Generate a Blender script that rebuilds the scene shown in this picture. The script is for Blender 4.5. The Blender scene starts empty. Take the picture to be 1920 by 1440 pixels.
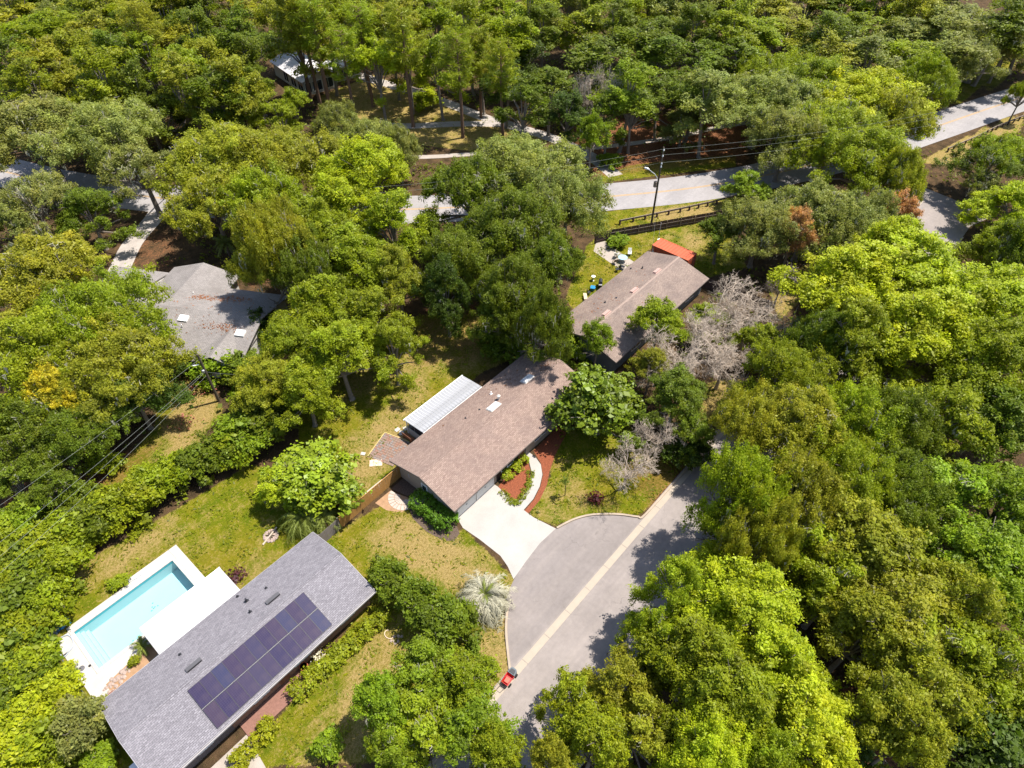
import bpy, math, random
import numpy as np
from mathutils import Vector, Matrix

# ------------------------------------------------------------------ scene, camera, light, exposure
sc = bpy.context.scene
COL = sc.collection
R = math.radians
# world axes: X runs along the residential street, Y away from it towards the back yards, Z up; metres
HEAD = R(48.3)
fw_c = Vector((0, math.cos(R(45.5)), -math.sin(R(45.5))))
up_c = Vector((0, math.sin(R(45.5)), math.cos(R(45.5))))
rt_c = Vector((1, 0, 0))
ROLL = R(-0.5)
right = math.cos(ROLL) * rt_c + math.sin(ROLL) * up_c
upv = -math.sin(ROLL) * rt_c + math.cos(ROLL) * up_c
turn = Matrix(((math.cos(HEAD), math.sin(HEAD), 0), (-math.sin(HEAD), math.cos(HEAD), 0), (0, 0, 1)))
right, upv, back = turn @ right, turn @ upv, -(turn @ fw_c)
cam_d = bpy.data.cameras.new('camera')
cam_d.sensor_width = 36; cam_d.lens = 36 * 1250 / 1920
cam_d.clip_start = 0.5; cam_d.clip_end = 4000
cam = bpy.data.objects.new('camera', cam_d); COL.objects.link(cam)
cam.matrix_world = Matrix(((right.x, upv.x, back.x, 0), (right.y, upv.y, back.y, 0), (right.z, upv.z, back.z, 58), (0, 0, 0, 1)))
sc.camera = cam

SUN_EL = R(65); SUN_DIR = Vector((0.88, -0.47, 0)).normalized()
to_sun = Vector((SUN_DIR.x * math.cos(SUN_EL), SUN_DIR.y * math.cos(SUN_EL), math.sin(SUN_EL)))
w = bpy.data.worlds.new('World'); sc.world = w; w.use_nodes = True
wn = w.node_tree.nodes; wl = w.node_tree.links
wn.clear()
sky = wn.new('ShaderNodeTexSky'); sky.sky_type = 'NISHITA'; sky.sun_disc = False
sky.sun_elevation = SUN_EL; sky.sun_rotation = math.atan2(SUN_DIR.x, SUN_DIR.y)
bg = wn.new('ShaderNodeBackground'); bg.inputs['Strength'].default_value = 0.115
wo = wn.new('ShaderNodeOutputWorld')
wl.new(sky.outputs[0], bg.inputs[0]); wl.new(bg.outputs[0], wo.inputs[0])
sd = bpy.data.lights.new('sun', 'SUN'); sd.energy = 4.6; sd.angle = R(0.53); sd.color = (1.0, 0.955, 0.88)
so = bpy.data.objects.new('sun', sd); COL.objects.link(so)
so.rotation_euler = (-to_sun).to_track_quat('-Z', 'Y').to_euler(); so.location = (60, 20, 120)
sc.view_settings.view_transform = 'Standard'; sc.view_settings.look = 'None'
sc.view_settings.exposure = 1.0; sc.view_settings.gamma = 1.0; sc.view_settings.use_curve_mapping = False
sc.render.engine = 'CYCLES'
sc.cycles.max_bounces = 6; sc.cycles.diffuse_bounces = 3; sc.cycles.glossy_bounces = 2
sc.cycles.transmission_bounces = 4; sc.cycles.transparent_max_bounces = 6

# ------------------------------------------------------------------ materials
def mat(name):
    m = bpy.data.materials.new(name); m.use_nodes = True
    nt = m.node_tree; b = nt.nodes['Principled BSDF']
    return m, nt, b
def node(nt, t, **kw):
    n = nt.nodes.new(t)
    for k, v in kw.items():
        if k in n.inputs.keys(): n.inputs[k].default_value = v
        else: setattr(n, k, v)
    return n
def ramp(nt, fac, stops):
    r = nt.nodes.new('ShaderNodeValToRGB'); e = r.color_ramp.elements
    while len(e) < len(stops): e.new(0.5)
    for el, (p, c) in zip(e, stops):
        el.position = p; el.color = (*c, 1) if len(c) == 3 else c
    nt.links.new(fac, r.inputs[0]); return r.outputs[0]
def mixc(nt, f, a, b, mode='MIX'):
    n = nt.nodes.new('ShaderNodeMix'); n.data_type = 'RGBA'; n.blend_type = mode
    for sock, v in ((n.inputs[0], f), (n.inputs[6], a), (n.inputs[7], b)):
        if isinstance(v, (int, float)): sock.default_value = v
        elif isinstance(v, (tuple, list)): sock.default_value = (*v, 1)
        else: nt.links.new(v, sock)
    return n.outputs[2]
def noise(nt, vec, scale, detail=4, rough=0.6):
    n = node(nt, 'ShaderNodeTexNoise', Scale=scale, Detail=detail, Roughness=rough)
    nt.links.new(vec, n.inputs['Vector']); return n.outputs['Fac']
def coords(nt, kind='Object'):
    return nt.nodes.new('ShaderNodeTexCoord').outputs[kind]
def bump(nt, b, h, strength, dist):
    n = node(nt, 'ShaderNodeBump', Strength=strength, Distance=dist)
    nt.links.new(h, n.inputs['Height']); nt.links.new(n.outputs[0], b.inputs['Normal'])
def plain(name, c, rough=0.7, var=0.25, scale=3.0, metal=0.0, spec=0.3, fine=40.0):
    m, nt, b = mat(name)
    co = coords(nt)
    n1 = noise(nt, co, scale); n2 = noise(nt, co, fine, 2)
    f = node(nt, 'ShaderNodeMath', operation='ADD'); nt.links.new(n1, f.inputs[0]); nt.links.new(n2, f.inputs[1])
    h = node(nt, 'ShaderNodeMath', operation='MULTIPLY'); nt.links.new(f.outputs[0], h.inputs[0]); h.inputs[1].default_value = 0.5
    lo = tuple(x * (1 - var) for x in c); hi = tuple(min(1, x * (1 + var)) for x in c)
    nt.links.new(ramp(nt, h.outputs[0], [(0.3, lo), (0.7, hi)]), b.inputs['Base Color'])
    b.inputs['Roughness'].default_value = rough; b.inputs['Metallic'].default_value = metal
    b.inputs['Specular IOR Level'].default_value = spec
    return m
def shingle(name, c1, c2, stain, stain_amt=0.5, course=0.145):
    m, nt, b = mat(name)
    co = coords(nt)
    mp = node(nt, 'ShaderNodeMapping'); nt.links.new(co, mp.inputs[0])
    br = node(nt, 'ShaderNodeTexBrick', Scale=1.0)
    br.inputs['Brick Width'].default_value = 0.33; br.inputs['Row Height'].default_value = course
    br.inputs['Mortar Size'].default_value = 0.012; br.inputs['Bias'].default_value = 0.0
    br.inputs['Color1'].default_value = (*c1, 1); br.inputs['Color2'].default_value = (*c2, 1)
    br.inputs['Mortar'].default_value = (*(x * 0.45 for x in c1), 1)
    nt.links.new(mp.outputs[0], br.inputs['Vector'])
    n1 = noise(nt, co, 0.35, 5, 0.65); n2 = noise(nt, co, 9.0, 3, 0.7); n3 = noise(nt, co, 60, 2)
    col = mixc(nt, ramp(nt, n1, [(0.42, (0, 0, 0)), (0.72, (stain_amt,) * 3)]), br.outputs['Color'], stain)
    col = mixc(nt, 0.55, col, ramp(nt, n2, [(0.3, (0.3,) * 3), (0.7, (0.72,) * 3)]), 'OVERLAY')
    col = mixc(nt, 0.35, col, ramp(nt, n3, [(0.3, (0.35,) * 3), (0.7, (0.65,) * 3)]), 'OVERLAY')
    nt.links.new(col, b.inputs['Base Color'])
    b.inputs['Roughness'].default_value = 0.85; b.inputs['Specular IOR Level'].default_value = 0.2
    hh = node(nt, 'ShaderNodeMath', operation='ADD'); nt.links.new(n2, hh.inputs[0]); nt.links.new(br.outputs['Fac'], hh.inputs[1])
    bump(nt, b, hh.outputs[0], 0.6, 0.03)
    return m
def asphalt(name, base, warm, var=0.18):
    m, nt, b = mat(name)
    co = coords(nt)
    n1 = noise(nt, co, 0.22, 5, 0.6); n2 = noise(nt, co, 2.2, 4, 0.6); n3 = noise(nt, co, 35, 3, 0.7)
    st = node(nt, 'ShaderNodeMapping'); st.inputs['Scale'].default_value = (0.05, 1.1, 1); nt.links.new(co, st.inputs[0])
    n4 = noise(nt, st.outputs[0], 1.0, 4, 0.6)
    lo = tuple(x * (1 - var) for x in base); hi = tuple(x * (1 + var) for x in base)
    col = ramp(nt, n1, [(0.3, lo), (0.68, hi)])
    col = mixc(nt, 0.35, col, ramp(nt, n4, [(0.35, lo), (0.65, warm)]))
    col = mixc(nt, 0.3, col, ramp(nt, n2, [(0.3, (0.38,) * 3), (0.7, (0.62,) * 3)]), 'OVERLAY')
    col = mixc(nt, 0.4, col, ramp(nt, n3, [(0.25, (0.34,) * 3), (0.75, (0.66,) * 3)]), 'OVERLAY')
    vo = node(nt, 'ShaderNodeTexVoronoi', Scale=0.16); vo.feature = 'DISTANCE_TO_EDGE'
    wob = node(nt, 'ShaderNodeVectorMath', operation='ADD'); nz = node(nt, 'ShaderNodeTexNoise', Scale=0.6, Detail=5.0)
    nt.links.new(co, nz.inputs['Vector']); sca = node(nt, 'ShaderNodeVectorMath', operation='SCALE'); sca.inputs['Scale'].default_value = 3.0
    nt.links.new(nz.outputs['Color'], sca.inputs[0]); nt.links.new(co, wob.inputs[0]); nt.links.new(sca.outputs[0], wob.inputs[1])
    nt.links.new(wob.outputs[0], vo.inputs['Vector'])
    crack = mixc(nt, 1.0, ramp(nt, vo.outputs['Distance'], [(0.0, (0.5,) * 3), (0.006, (0, 0, 0))]), ramp(nt, noise(nt, co, 0.3, 3), [(0.5, (0, 0, 0)), (0.62, (1, 1, 1))]), 'MULTIPLY')
    col = mixc(nt, crack, col, tuple(x * 0.45 for x in base))
    nt.links.new(col, b.inputs['Base Color']); b.inputs['Roughness'].default_value = 0.9
    b.inputs['Specular IOR Level'].default_value = 0.15
    bump(nt, b, n3, 0.3, 0.01)
    return m
def leaf_material(name, gloss=0.25, trans=0.45, rough=0.5):
    m = bpy.data.materials.new(name); m.use_nodes = True
    nt = m.node_tree; nt.nodes.clear()
    at = nt.nodes.new('ShaderNodeAttribute'); at.attribute_name = 'tone'
    sp = nt.nodes.new('ShaderNodeSeparateColor'); nt.links.new(at.outputs['Color'], sp.inputs[0])
    oi = nt.nodes.new('ShaderNodeObjectInfo')
    k = node(nt, 'ShaderNodeMapRange'); k.inputs['To Min'].default_value = 0.5; k.inputs['To Max'].default_value = 1.5
    nt.links.new(sp.outputs[0], k.inputs['Value'])
    v = node(nt, 'ShaderNodeVectorMath', operation='SCALE'); nt.links.new(oi.outputs['Color'], v.inputs[0]); nt.links.new(k.outputs[0], v.inputs['Scale'])
    warm = node(nt, 'ShaderNodeVectorMath', operation='MULTIPLY'); nt.links.new(v.outputs[0], warm.inputs[0]); warm.inputs[1].default_value = (1.22, 1.06, 0.7)
    col = mixc(nt, sp.outputs[1], v.outputs[0], warm.outputs[0])
    d = node(nt, 'ShaderNodeBsdfPrincipled', Roughness=rough); d.inputs['Specular IOR Level'].default_value = gloss
    nt.links.new(col, d.inputs['Base Color'])
    t = nt.nodes.new('ShaderNodeBsdfTranslucent')
    tc = node(nt, 'ShaderNodeVectorMath', operation='MULTIPLY'); nt.links.new(col, tc.inputs[0]); tc.inputs[1].default_value = (1.15, 1.2, 0.5)
    nt.links.new(tc.outputs[0], t.inputs['Color'])
    mx = nt.nodes.new('ShaderNodeMixShader'); mx.inputs[0].default_value = trans
    nt.links.new(d.outputs[0], mx.inputs[1]); nt.links.new(t.outputs[0], mx.inputs[2])
    o = nt.nodes.new('ShaderNodeOutputMaterial'); nt.links.new(mx.outputs[0], o.inputs[0])
    return m

M = {}
M['leaf'] = leaf_material('leaf')
M['glossy_leaf'] = leaf_material('glossy_leaf', 0.3, 0.3, 0.45)
M['bark'] = plain('bark', (0.11, 0.085, 0.065), 0.9, 0.4, 4)
M['limb_bark'] = plain('limb_bark', (0.2, 0.165, 0.135), 0.9, 0.4, 4)
M['pale_bark'] = plain('pale_bark', (0.33, 0.28, 0.23), 0.9, 0.35, 3)
M['pine_bark'] = plain('pine_bark', (0.16, 0.095, 0.06), 0.9, 0.4, 4)
M['dead_wood'] = plain('dead_wood', (0.43, 0.35, 0.275), 0.9, 0.3, 2)
M['moss'] = plain('moss', (0.33, 0.31, 0.22), 0.95, 0.3, 2)
M['brown_shingle'] = shingle('brown_shingle', (0.30, 0.215, 0.172), (0.215, 0.146, 0.12), (0.16, 0.115, 0.1), 0.6)
M['old_brown_shingle'] = shingle('old_brown_shingle', (0.275, 0.21, 0.172), (0.215, 0.158, 0.132), (0.12, 0.092, 0.084), 0.75)
M['grey_shingle'] = shingle('grey_shingle', (0.235, 0.218, 0.232), (0.165, 0.152, 0.164), (0.13, 0.12, 0.13), 0.3)
M['pale_grey_shingle'] = shingle('pale_grey_shingle', (0.28, 0.25, 0.235), (0.225, 0.205, 0.19), (0.12, 0.105, 0.095), 0.5)
M['white_roof'] = plain('white_roof', (0.5, 0.48, 0.49), 0.7, 0.2, 0.7)
M['tan_wall'] = plain('tan_wall', (0.30, 0.26, 0.21), 0.85, 0.1)
M['brick_wall'] = plain('brick_wall', (0.26, 0.15, 0.10), 0.85, 0.25, 6)
M['slate_wall'] = plain('slate_wall', (0.13, 0.15, 0.17), 0.8, 0.12)
M['pale_wall'] = plain('pale_wall', (0.5, 0.47, 0.42), 0.8, 0.1)
M['white_paint'] = plain('white_paint', (0.75, 0.74, 0.71), 0.5, 0.08)
M['white_metal'] = plain('white_metal', (0.72, 0.71, 0.7), 0.45, 0.06, 0.9)
M['cover_white'] = plain('cover_white', (0.52, 0.505, 0.48), 0.5, 0.08, 0.5)
M['trim'] = plain('trim', (0.16, 0.13, 0.115), 0.7, 0.15)
M['grey_trim'] = plain('grey_trim', (0.33, 0.31, 0.31), 0.6, 0.12)
M['garage'] = plain('garage', (0.72, 0.71, 0.68), 0.6, 0.08)
M['dark'] = plain('dark', (0.02, 0.02, 0.022), 0.5, 0.2)
M['black_metal'] = plain('black_metal', (0.025, 0.025, 0.028), 0.4, 0.2, spec=0.5)
M['steel'] = plain('steel', (0.42, 0.42, 0.42), 0.4, 0.12, metal=0.6)
M['glass'] = plain('glass', (0.03, 0.04, 0.05), 0.08, 0.1, spec=0.6)
M['concrete'] = plain('concrete', (0.34, 0.315, 0.285), 0.85, 0.16, 0.45, fine=18)
M['panel_frame'] = plain('panel_frame', (0.03, 0.028, 0.04), 0.4, 0.1)
M['old_concrete'] = plain('old_concrete', (0.31, 0.265, 0.225), 0.9, 0.22, 0.8, fine=15)
M['deck_concrete'] = plain('deck_concrete', (0.4, 0.37, 0.335), 0.8, 0.16, 0.8)
M['curb'] = plain('curb', (0.33, 0.265, 0.2), 0.9, 0.25, 0.9)
M['gutter'] = plain('gutter', (0.34, 0.285, 0.225), 0.9, 0.16, 0.7)
M['gravel'] = plain('gravel', (0.33, 0.29, 0.26), 0.95, 0.35, 0.9, fine=12)
M['bulb_asphalt'] = asphalt('bulb_asphalt', (0.21, 0.182, 0.17), (0.24, 0.205, 0.18))
M['ridge_shingle'] = plain('ridge_shingle', (0.27, 0.2, 0.165), 0.85, 0.2, 3)
M['dark_siding'] = plain('dark_siding', (0.13, 0.105, 0.1), 0.8, 0.15)
M['apron_stone'] = plain('apron_stone', (0.38, 0.32, 0.27), 0.9, 0.25, 2)
M['asphalt'] = asphalt('asphalt', (0.235, 0.203, 0.187), (0.27, 0.23, 0.2))
M['road'] = asphalt('road', (0.27, 0.25, 0.245), (0.29, 0.265, 0.255))
M['yellow_paint'] = plain('yellow_paint', (0.42, 0.24, 0.06), 0.8, 0.25, 0.8)
M['mulch'] = plain('mulch', (0.19, 0.055, 0.024), 0.95, 0.75, 7, fine=22)
M['dark_mulch'] = plain('dark_mulch', (0.09, 0.062, 0.045), 0.95, 0.75, 7, fine=22)
M['sand'] = plain('sand', (0.3, 0.18, 0.1), 0.95, 0.3, 2)
M['new_cedar'] = plain('new_cedar', (0.36, 0.19, 0.055), 0.8, 0.3, 2)
M['cut_top'] = plain('cut_top', (0.6, 0.46, 0.33), 0.8, 0.2, 2)
M['old_cedar'] = plain('old_cedar', (0.19, 0.165, 0.15), 0.9, 0.3, 2)
M['red_cedar'] = plain('red_cedar', (0.2, 0.085, 0.045), 0.85, 0.3, 2)
M['dark_cedar'] = plain('dark_cedar', (0.085, 0.055, 0.048), 0.9, 0.4, 2)
M['creosote'] = plain('creosote', (0.08, 0.062, 0.042), 0.9, 0.3, 2)
M['guard_wood'] = plain('guard_wood', (0.08, 0.05, 0.04), 0.9, 0.3, 2)
M['rail_top'] = plain('rail_top', (0.24, 0.19, 0.15), 0.9, 0.3, 2)
M['wire'] = plain('wire', (0.16, 0.17, 0.15), 0.5, 0.1)
M['orange_steel'] = plain('orange_steel', (0.42, 0.085, 0.035), 0.6, 0.22, 1.2)
M['rust'] = plain('rust', (0.06, 0.03, 0.02), 0.9, 0.3, 2)
M['red_paint'] = plain('red_paint', (0.5, 0.02, 0.018), 0.35, 0.15, spec=0.5)
M['red_worn'] = plain('red_worn', (0.52, 0.11, 0.07), 0.5, 0.2, 5)
M['blue_plastic'] = plain('blue_plastic', (0.02, 0.2, 0.4), 0.4, 0.15, spec=0.5)
M['navy_plastic'] = plain('navy_plastic', (0.02, 0.05, 0.1), 0.4, 0.2, spec=0.5)
M['pale_blue'] = plain('pale_blue', (0.3, 0.44, 0.5), 0.3, 0.08, spec=0.5)
M['grey_plastic'] = plain('grey_plastic', (0.09, 0.11, 0.125), 0.45, 0.15, spec=0.4)
M['hose'] = plain('hose', (0.33, 0.36, 0.4), 0.5, 0.1)
M['terracotta'] = plain('terracotta', (0.34, 0.09, 0.045), 0.8, 0.2)
M['red_brick'] = plain('red_brick', (0.2, 0.1, 0.075), 0.9, 0.3, 6)
M['paver'] = plain('paver', (0.215, 0.15, 0.12), 0.9, 0.3, 1.2)
M['paver_grey'] = plain('paver_grey', (0.2, 0.165, 0.15), 0.9, 0.3, 1.2)
M['paver_red'] = plain('paver_red', (0.23, 0.13, 0.095), 0.9, 0.3, 1.2)
M['edging'] = plain('edging', (0.45, 0.36, 0.14), 0.8, 0.2)
M['stone'] = plain('stone', (0.33, 0.25, 0.21), 0.95, 0.3, 3)
M['skylight'] = plain('skylight', (0.56, 0.56, 0.56), 0.25, 0.08, spec=0.5)
M['roof_vent'] = plain('roof_vent', (0.4, 0.27, 0.23), 0.7, 0.15)
M['grey_vent'] = plain('grey_vent', (0.1, 0.095, 0.1), 0.6, 0.15)
M['flashing'] = plain('flashing', (0.5, 0.47, 0.42), 0.5, 0.1)
M['car_white'] = plain('car_white', (0.75, 0.76, 0.78), 0.25, 0.03, spec=0.6)
M['car_blue'] = plain('car_blue', (0.02, 0.06, 0.13), 0.25, 0.05, spec=0.6)
M['rubber'] = plain('rubber', (0.02, 0.02, 0.02), 0.9, 0.2)
M['lamp_red'] = plain('lamp_red', (0.35, 0.01, 0.01), 0.3, 0.1)
M['plaster'] = plain('plaster', (0.5, 0.545, 0.555), 0.7, 0.05, 0.5)
M['pool_tile'] = plain('pool_tile', (0.09, 0.36, 0.4), 0.4, 0.15, 3)
M['debris'] = plain('debris', (0.05, 0.14, 0.12), 0.9, 0.3)
def water_material():
    m = bpy.data.materials.new('water'); m.use_nodes = True; nt = m.node_tree; nt.nodes.clear()
    t = nt.nodes.new('ShaderNodeBsdfTransparent'); t.inputs[0].default_value = (0.7, 0.95, 0.97, 1)
    g = node(nt, 'ShaderNodeBsdfGlossy', Roughness=0.03)
    f = node(nt, 'ShaderNodeFresnel', IOR=1.33)
    n = node(nt, 'ShaderNodeTexNoise', Scale=1.6, Detail=3.0); nt.links.new(coords(nt), n.inputs['Vector'])
    bp = node(nt, 'ShaderNodeBump', Strength=0.15, Distance=0.05); nt.links.new(n.outputs['Fac'], bp.inputs['Height'])
    nt.links.new(bp.outputs[0], g.inputs['Normal']); nt.links.new(bp.outputs[0], f.inputs['Normal'])
    mx = nt.nodes.new('ShaderNodeMixShader'); nt.links.new(f.outputs[0], mx.inputs[0]); nt.links.new(t.outputs[0], mx.inputs[1]); nt.links.new(g.outputs[0], mx.inputs[2])
    o = nt.nodes.new('ShaderNodeOutputMaterial'); nt.links.new(mx.outputs[0], o.inputs[0]); return m
M['water'] = water_material()
def solar_material():
    m, nt, b = mat('solar_cell')
    co = coords(nt)
    oi = nt.nodes.new('ShaderNodeObjectInfo')
    br = node(nt, 'ShaderNodeTexBrick', Scale=1.0); br.offset = 0.0
    br.inputs['Brick Width'].default_value = 0.16; br.inputs['Row Height'].default_value = 0.16; br.inputs['Mortar Size'].default_value = 0.006
    nt.links.new(co, br.inputs['Vector'])
    tint = ramp(nt, oi.outputs['Random'], [(0.0, (0.022, 0.017, 0.05)), (0.5, (0.036, 0.024, 0.05)), (0.8, (0.028, 0.03, 0.068)), (1.0, (0.045, 0.026, 0.042))])
    n1 = noise(nt, co, 1.3, 4)
    dust = mixc(nt, ramp(nt, n1, [(0.45, (0, 0, 0)), (0.8, (0.35,) * 3)]), tint, (0.09, 0.065, 0.07))
    nt.links.new(br.outputs['Fac'], b.inputs['Metallic']) if False else None
    col = mixc(nt, br.outputs['Fac'], dust, (0.055, 0.048, 0.08))
    nt.links.new(col, b.inputs['Base Color']); b.inputs['Roughness'].default_value = 0.18; b.inputs['Specular IOR Level'].default_value = 0.4
    return m
M['solar'] = solar_material()
def ribbed(name, c, streak, scale_y=6.0):
    m, nt, b = mat(name); co = coords(nt)
    mp = node(nt, 'ShaderNodeMapping'); mp.inputs['Scale'].default_value = (6.0, 0.7, 1); nt.links.new(co, mp.inputs[0])
    n1 = noise(nt, mp.outputs[0], 1.0, 5, 0.7); n2 = noise(nt, co, 0.9, 4)
    col = mixc(nt, ramp(nt, n1, [(0.4, (0, 0, 0)), (0.75, (0.8,) * 3)]), c, streak)
    col = mixc(nt, ramp(nt, n2, [(0.5, (0, 0, 0)), (0.75, (0.6,) * 3)]), col, tuple(x * 0.7 for x in streak))
    nt.links.new(col, b.inputs['Base Color']); b.inputs['Roughness'].default_value = 0.5; return m
M['awning'] = ribbed('awning', (0.37, 0.37, 0.38), (0.2, 0.195, 0.195))

# ------------------------------------------------------------------ mesh helpers
class MB:
    def __init__(s): s.v = []; s.f = []
    def add(s, vs, fs):
        o = len(s.v); s.v += [tuple(p) for p in vs]; s.f += [tuple(i + o for i in f) for f in fs]
    def box(s, x0, x1, y0, y1, z0, z1, rot=0, piv=None):
        vs = [(x, y, z) for z in (z0, z1) for y in (y0, y1) for x in (x0, x1)]
        if rot:
            px, py = piv or ((x0 + x1) / 2, (y0 + y1) / 2); c, q = math.cos(rot), math.sin(rot)
            vs = [(px + (x - px) * c - (y - py) * q, py + (x - px) * q + (y - py) * c, z) for x, y, z in vs]
        s.add(vs, [(0, 2, 3, 1), (4, 5, 7, 6), (0, 1, 5, 4), (2, 6, 7, 3), (0, 4, 6, 2), (1, 3, 7, 5)])
    def tube(s, pts, rad, n=6, cap=True):
        pts = [Vector(p) for p in pts]
        rad = [rad] * len(pts) if isinstance(rad, (int, float)) else rad
        rings = []
        for i, p in enumerate(pts):
            d = (pts[min(i + 1, len(pts) - 1)] - pts[max(i - 1, 0)])
            d = d.normalized() if d.length > 1e-9 else Vector((0, 0, 1))
            a = d.cross(Vector((0, 0, 1))) if abs(d.z) < 0.95 else d.cross(Vector((1, 0, 0)))
            a.normalize(); b = d.cross(a)
            rings.append([p + (a * math.cos(6.2832 * k / n) + b * math.sin(6.2832 * k / n)) * rad[i] for k in range(n)])
        o = len(s.v)
        for r in rings: s.v += [tuple(q) for q in r]
        for i in range(len(pts) - 1):
            for k in range(n):
                s.f.append((o + i * n + k, o + i * n + (k + 1) % n, o + (i + 1) * n + (k + 1) % n, o + (i + 1) * n + k))
        if cap:
            s.f.append(tuple(o + k for k in range(n))[::-1]); s.f.append(tuple(o + (len(pts) - 1) * n + k for k in range(n)))
    def prism(s, poly, z0, z1):
        n = len(poly)
        area = sum(poly[i][0] * poly[(i + 1) % n][1] - poly[(i + 1) % n][0] * poly[i][1] for i in range(n))
        if area < 0: poly = poly[::-1]
        s.add([(x, y, z0) for x, y in poly] + [(x, y, z1) for x, y in poly],
              [tuple(range(n))[::-1], tuple(range(n, 2 * n))] + [(i, (i + 1) % n, n + (i + 1) % n, n + i) for i in range(n)])
    def mesh(s, name, m):
        me = bpy.data.meshes.new(name); me.from_pydata(s.v, [], s.f); me.update()
        if m: me.materials.append(m)
        return me
def obj(name, mb, m, parent=None, loc=None, rz=0):
    o = bpy.data.objects.new(name, mb.mesh(name, m) if isinstance(mb, MB) else mb)
    COL.objects.link(o)
    if parent: o.parent = parent
    if loc is not None: o.location = loc
    if rz: o.rotation_euler = (0, 0, rz)
    return o
def tag(o, label, cat, group=None):
    o['label'] = label; o['category'] = cat
    if group: o['group'] = group
    return o
def thing(name, label, cat, loc=(0, 0, 0), rz=0, group=None):
    o = bpy.data.objects.new(name, None); COL.objects.link(o); o.location = loc; o.rotation_euler = (0, 0, rz)
    o.empty_display_size = 0.5
    return tag(o, label, cat, group)
def struct(name, mb, m, parent=None):
    o = obj(name, mb, m, parent)
    if not parent: o['kind'] = 'structure'
    return o
def bx(*a, **k):
    b = MB(); b.box(*a, **k); return b
def part(name, src, parent, loc=None, rz=None):      # another copy of a part that shares its mesh
    c = src.copy(); COL.objects.link(c); c.parent = parent
    if loc is not None: c.location = loc
    if rz is not None: c.rotation_euler = (0, 0, rz)
    return c
def smooth(o):
    o.data.polygons.foreach_set('use_smooth', [True] * len(o.data.polygons)); return o
def sheet(poly, z):
    b = MB(); n = len(poly)
    area = sum(poly[i][0] * poly[(i + 1) % n][1] - poly[(i + 1) % n][0] * poly[i][1] for i in range(n))
    if area < 0: poly = poly[::-1]
    b.add([(x, y, z) for x, y in poly], [tuple(range(n))]); return b
def spline(pts, n=12):
    out = []
    P = [Vector((*p, 0)) if len(p) == 2 else Vector(p) for p in pts]
    for i in range(len(P) - 1):
        a, b, c, d = P[max(i - 1, 0)], P[i], P[i + 1], P[min(i + 2, len(P) - 1)]
        for k in range(n):
            t = k / n
            out.append(0.5 * ((2 * b) + (c - a) * t + (2 * a - 5 * b + 4 * c - d) * t * t + (3 * b - a - 3 * c + d) * t ** 3))
    out.append(P[-1]); return out
def ribbon(pts, w0, w1, z, n=10, thick=0.0):
    """strip from offset w0 to offset w1 (left positive) of a centre line"""
    c = spline(pts, n); b = MB(); vs = []
    for i, p in enumerate(c):
        d = (c[min(i + 1, len(c) - 1)] - c[max(i - 1, 0)]).normalized(); nn = Vector((-d.y, d.x, 0))
        vs.append(p + nn * w0); vs.append(p + nn * w1)
    if thick == 0:
        b.add([(v.x, v.y, z) for v in vs], [(2 * i, 2 * i + 2, 2 * i + 3, 2 * i + 1) for i in range(len(c) - 1)])
        if w1 > w0: pass
    else:
        N = len(vs)
        fs = []
        for i in range(len(c) - 1):
            a0, a1, b0, b1 = 2 * i, 2 * i + 1, 2 * i + 2, 2 * i + 3
            fs += [(a0 + N, b0 + N, b1 + N, a1 + N), (a0, b0, b0 + N, a0 + N), (a1, a1 + N, b1 + N, b1), (a0, a1, b1, b0)]
        fs += [(0, N, N + 1, 1), (2 * len(c) - 2, 2 * len(c) - 1, N + 2 * len(c) - 1, N + 2 * len(c) - 2)]
        b.add([(v.x, v.y, z) for v in vs] + [(v.x, v.y, z + thick) for v in vs], fs)
    return b
# ------------------------------------------------------------------ the ground: one sheet to the horizon
def axis(lo, hi, step, extra, far):
    a = list(np.arange(lo, hi + 1e-6, step)) + list(extra)
    d = step
    x = hi
    while x < far: d *= 1.5; x += d; a.append(x)
    x = lo; d = step
    while x > -far: d *= 1.5; x -= d; a.append(x)
    a = sorted(a); out = [a[0]]
    for t in a[1:]:
        if t - out[-1] > 0.12 or t in extra:
            if t - out[-1] < 0.12: out[-1] = t
            else: out.append(t)
    return np.array(out)
PX0, PX1, PY0, PY1 = -6.66, 2.9, 42.0, 46.95         # pool basin
ax = axis(-45, 140, 0.6, (PX0, PX1), 1900); ay = axis(-35, 150, 0.6, (PY0, PY1), 1900)
GX, GY = np.meshgrid(ax, ay)
def poly_mask(poly, soft=0.6):
    p = np.array(poly, float); inside = np.zeros(GX.shape, bool); dist = np.full(GX.shape, 1e9)
    for i in range(len(p)):
        (x0, y0), (x1, y1) = p[i], p[(i + 1) % len(p)]
        cond = (y0 > GY) != (y1 > GY)
        with np.errstate(divide='ignore', invalid='ignore'):
            xi = x0 + (GY - y0) / (y1 - y0 + 1e-12) * (x1 - x0)
        inside ^= cond & (GX < xi)
        dx, dy = x1 - x0, y1 - y0
        t = np.clip(((GX - x0) * dx + (GY - y0) * dy) / (dx * dx + dy * dy + 1e-9), 0, 1)
        dist = np.minimum(dist, np.hypot(GX - x0 - t * dx, GY - y0 - t * dy))
    s = np.where(inside, dist, -dist)
    return np.clip(0.5 + s / (2 * soft), 0, 1)
lawn = np.zeros(GX.shape); dry = np.zeros(GX.shape); litter = np.zeros(GX.shape)
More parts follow.
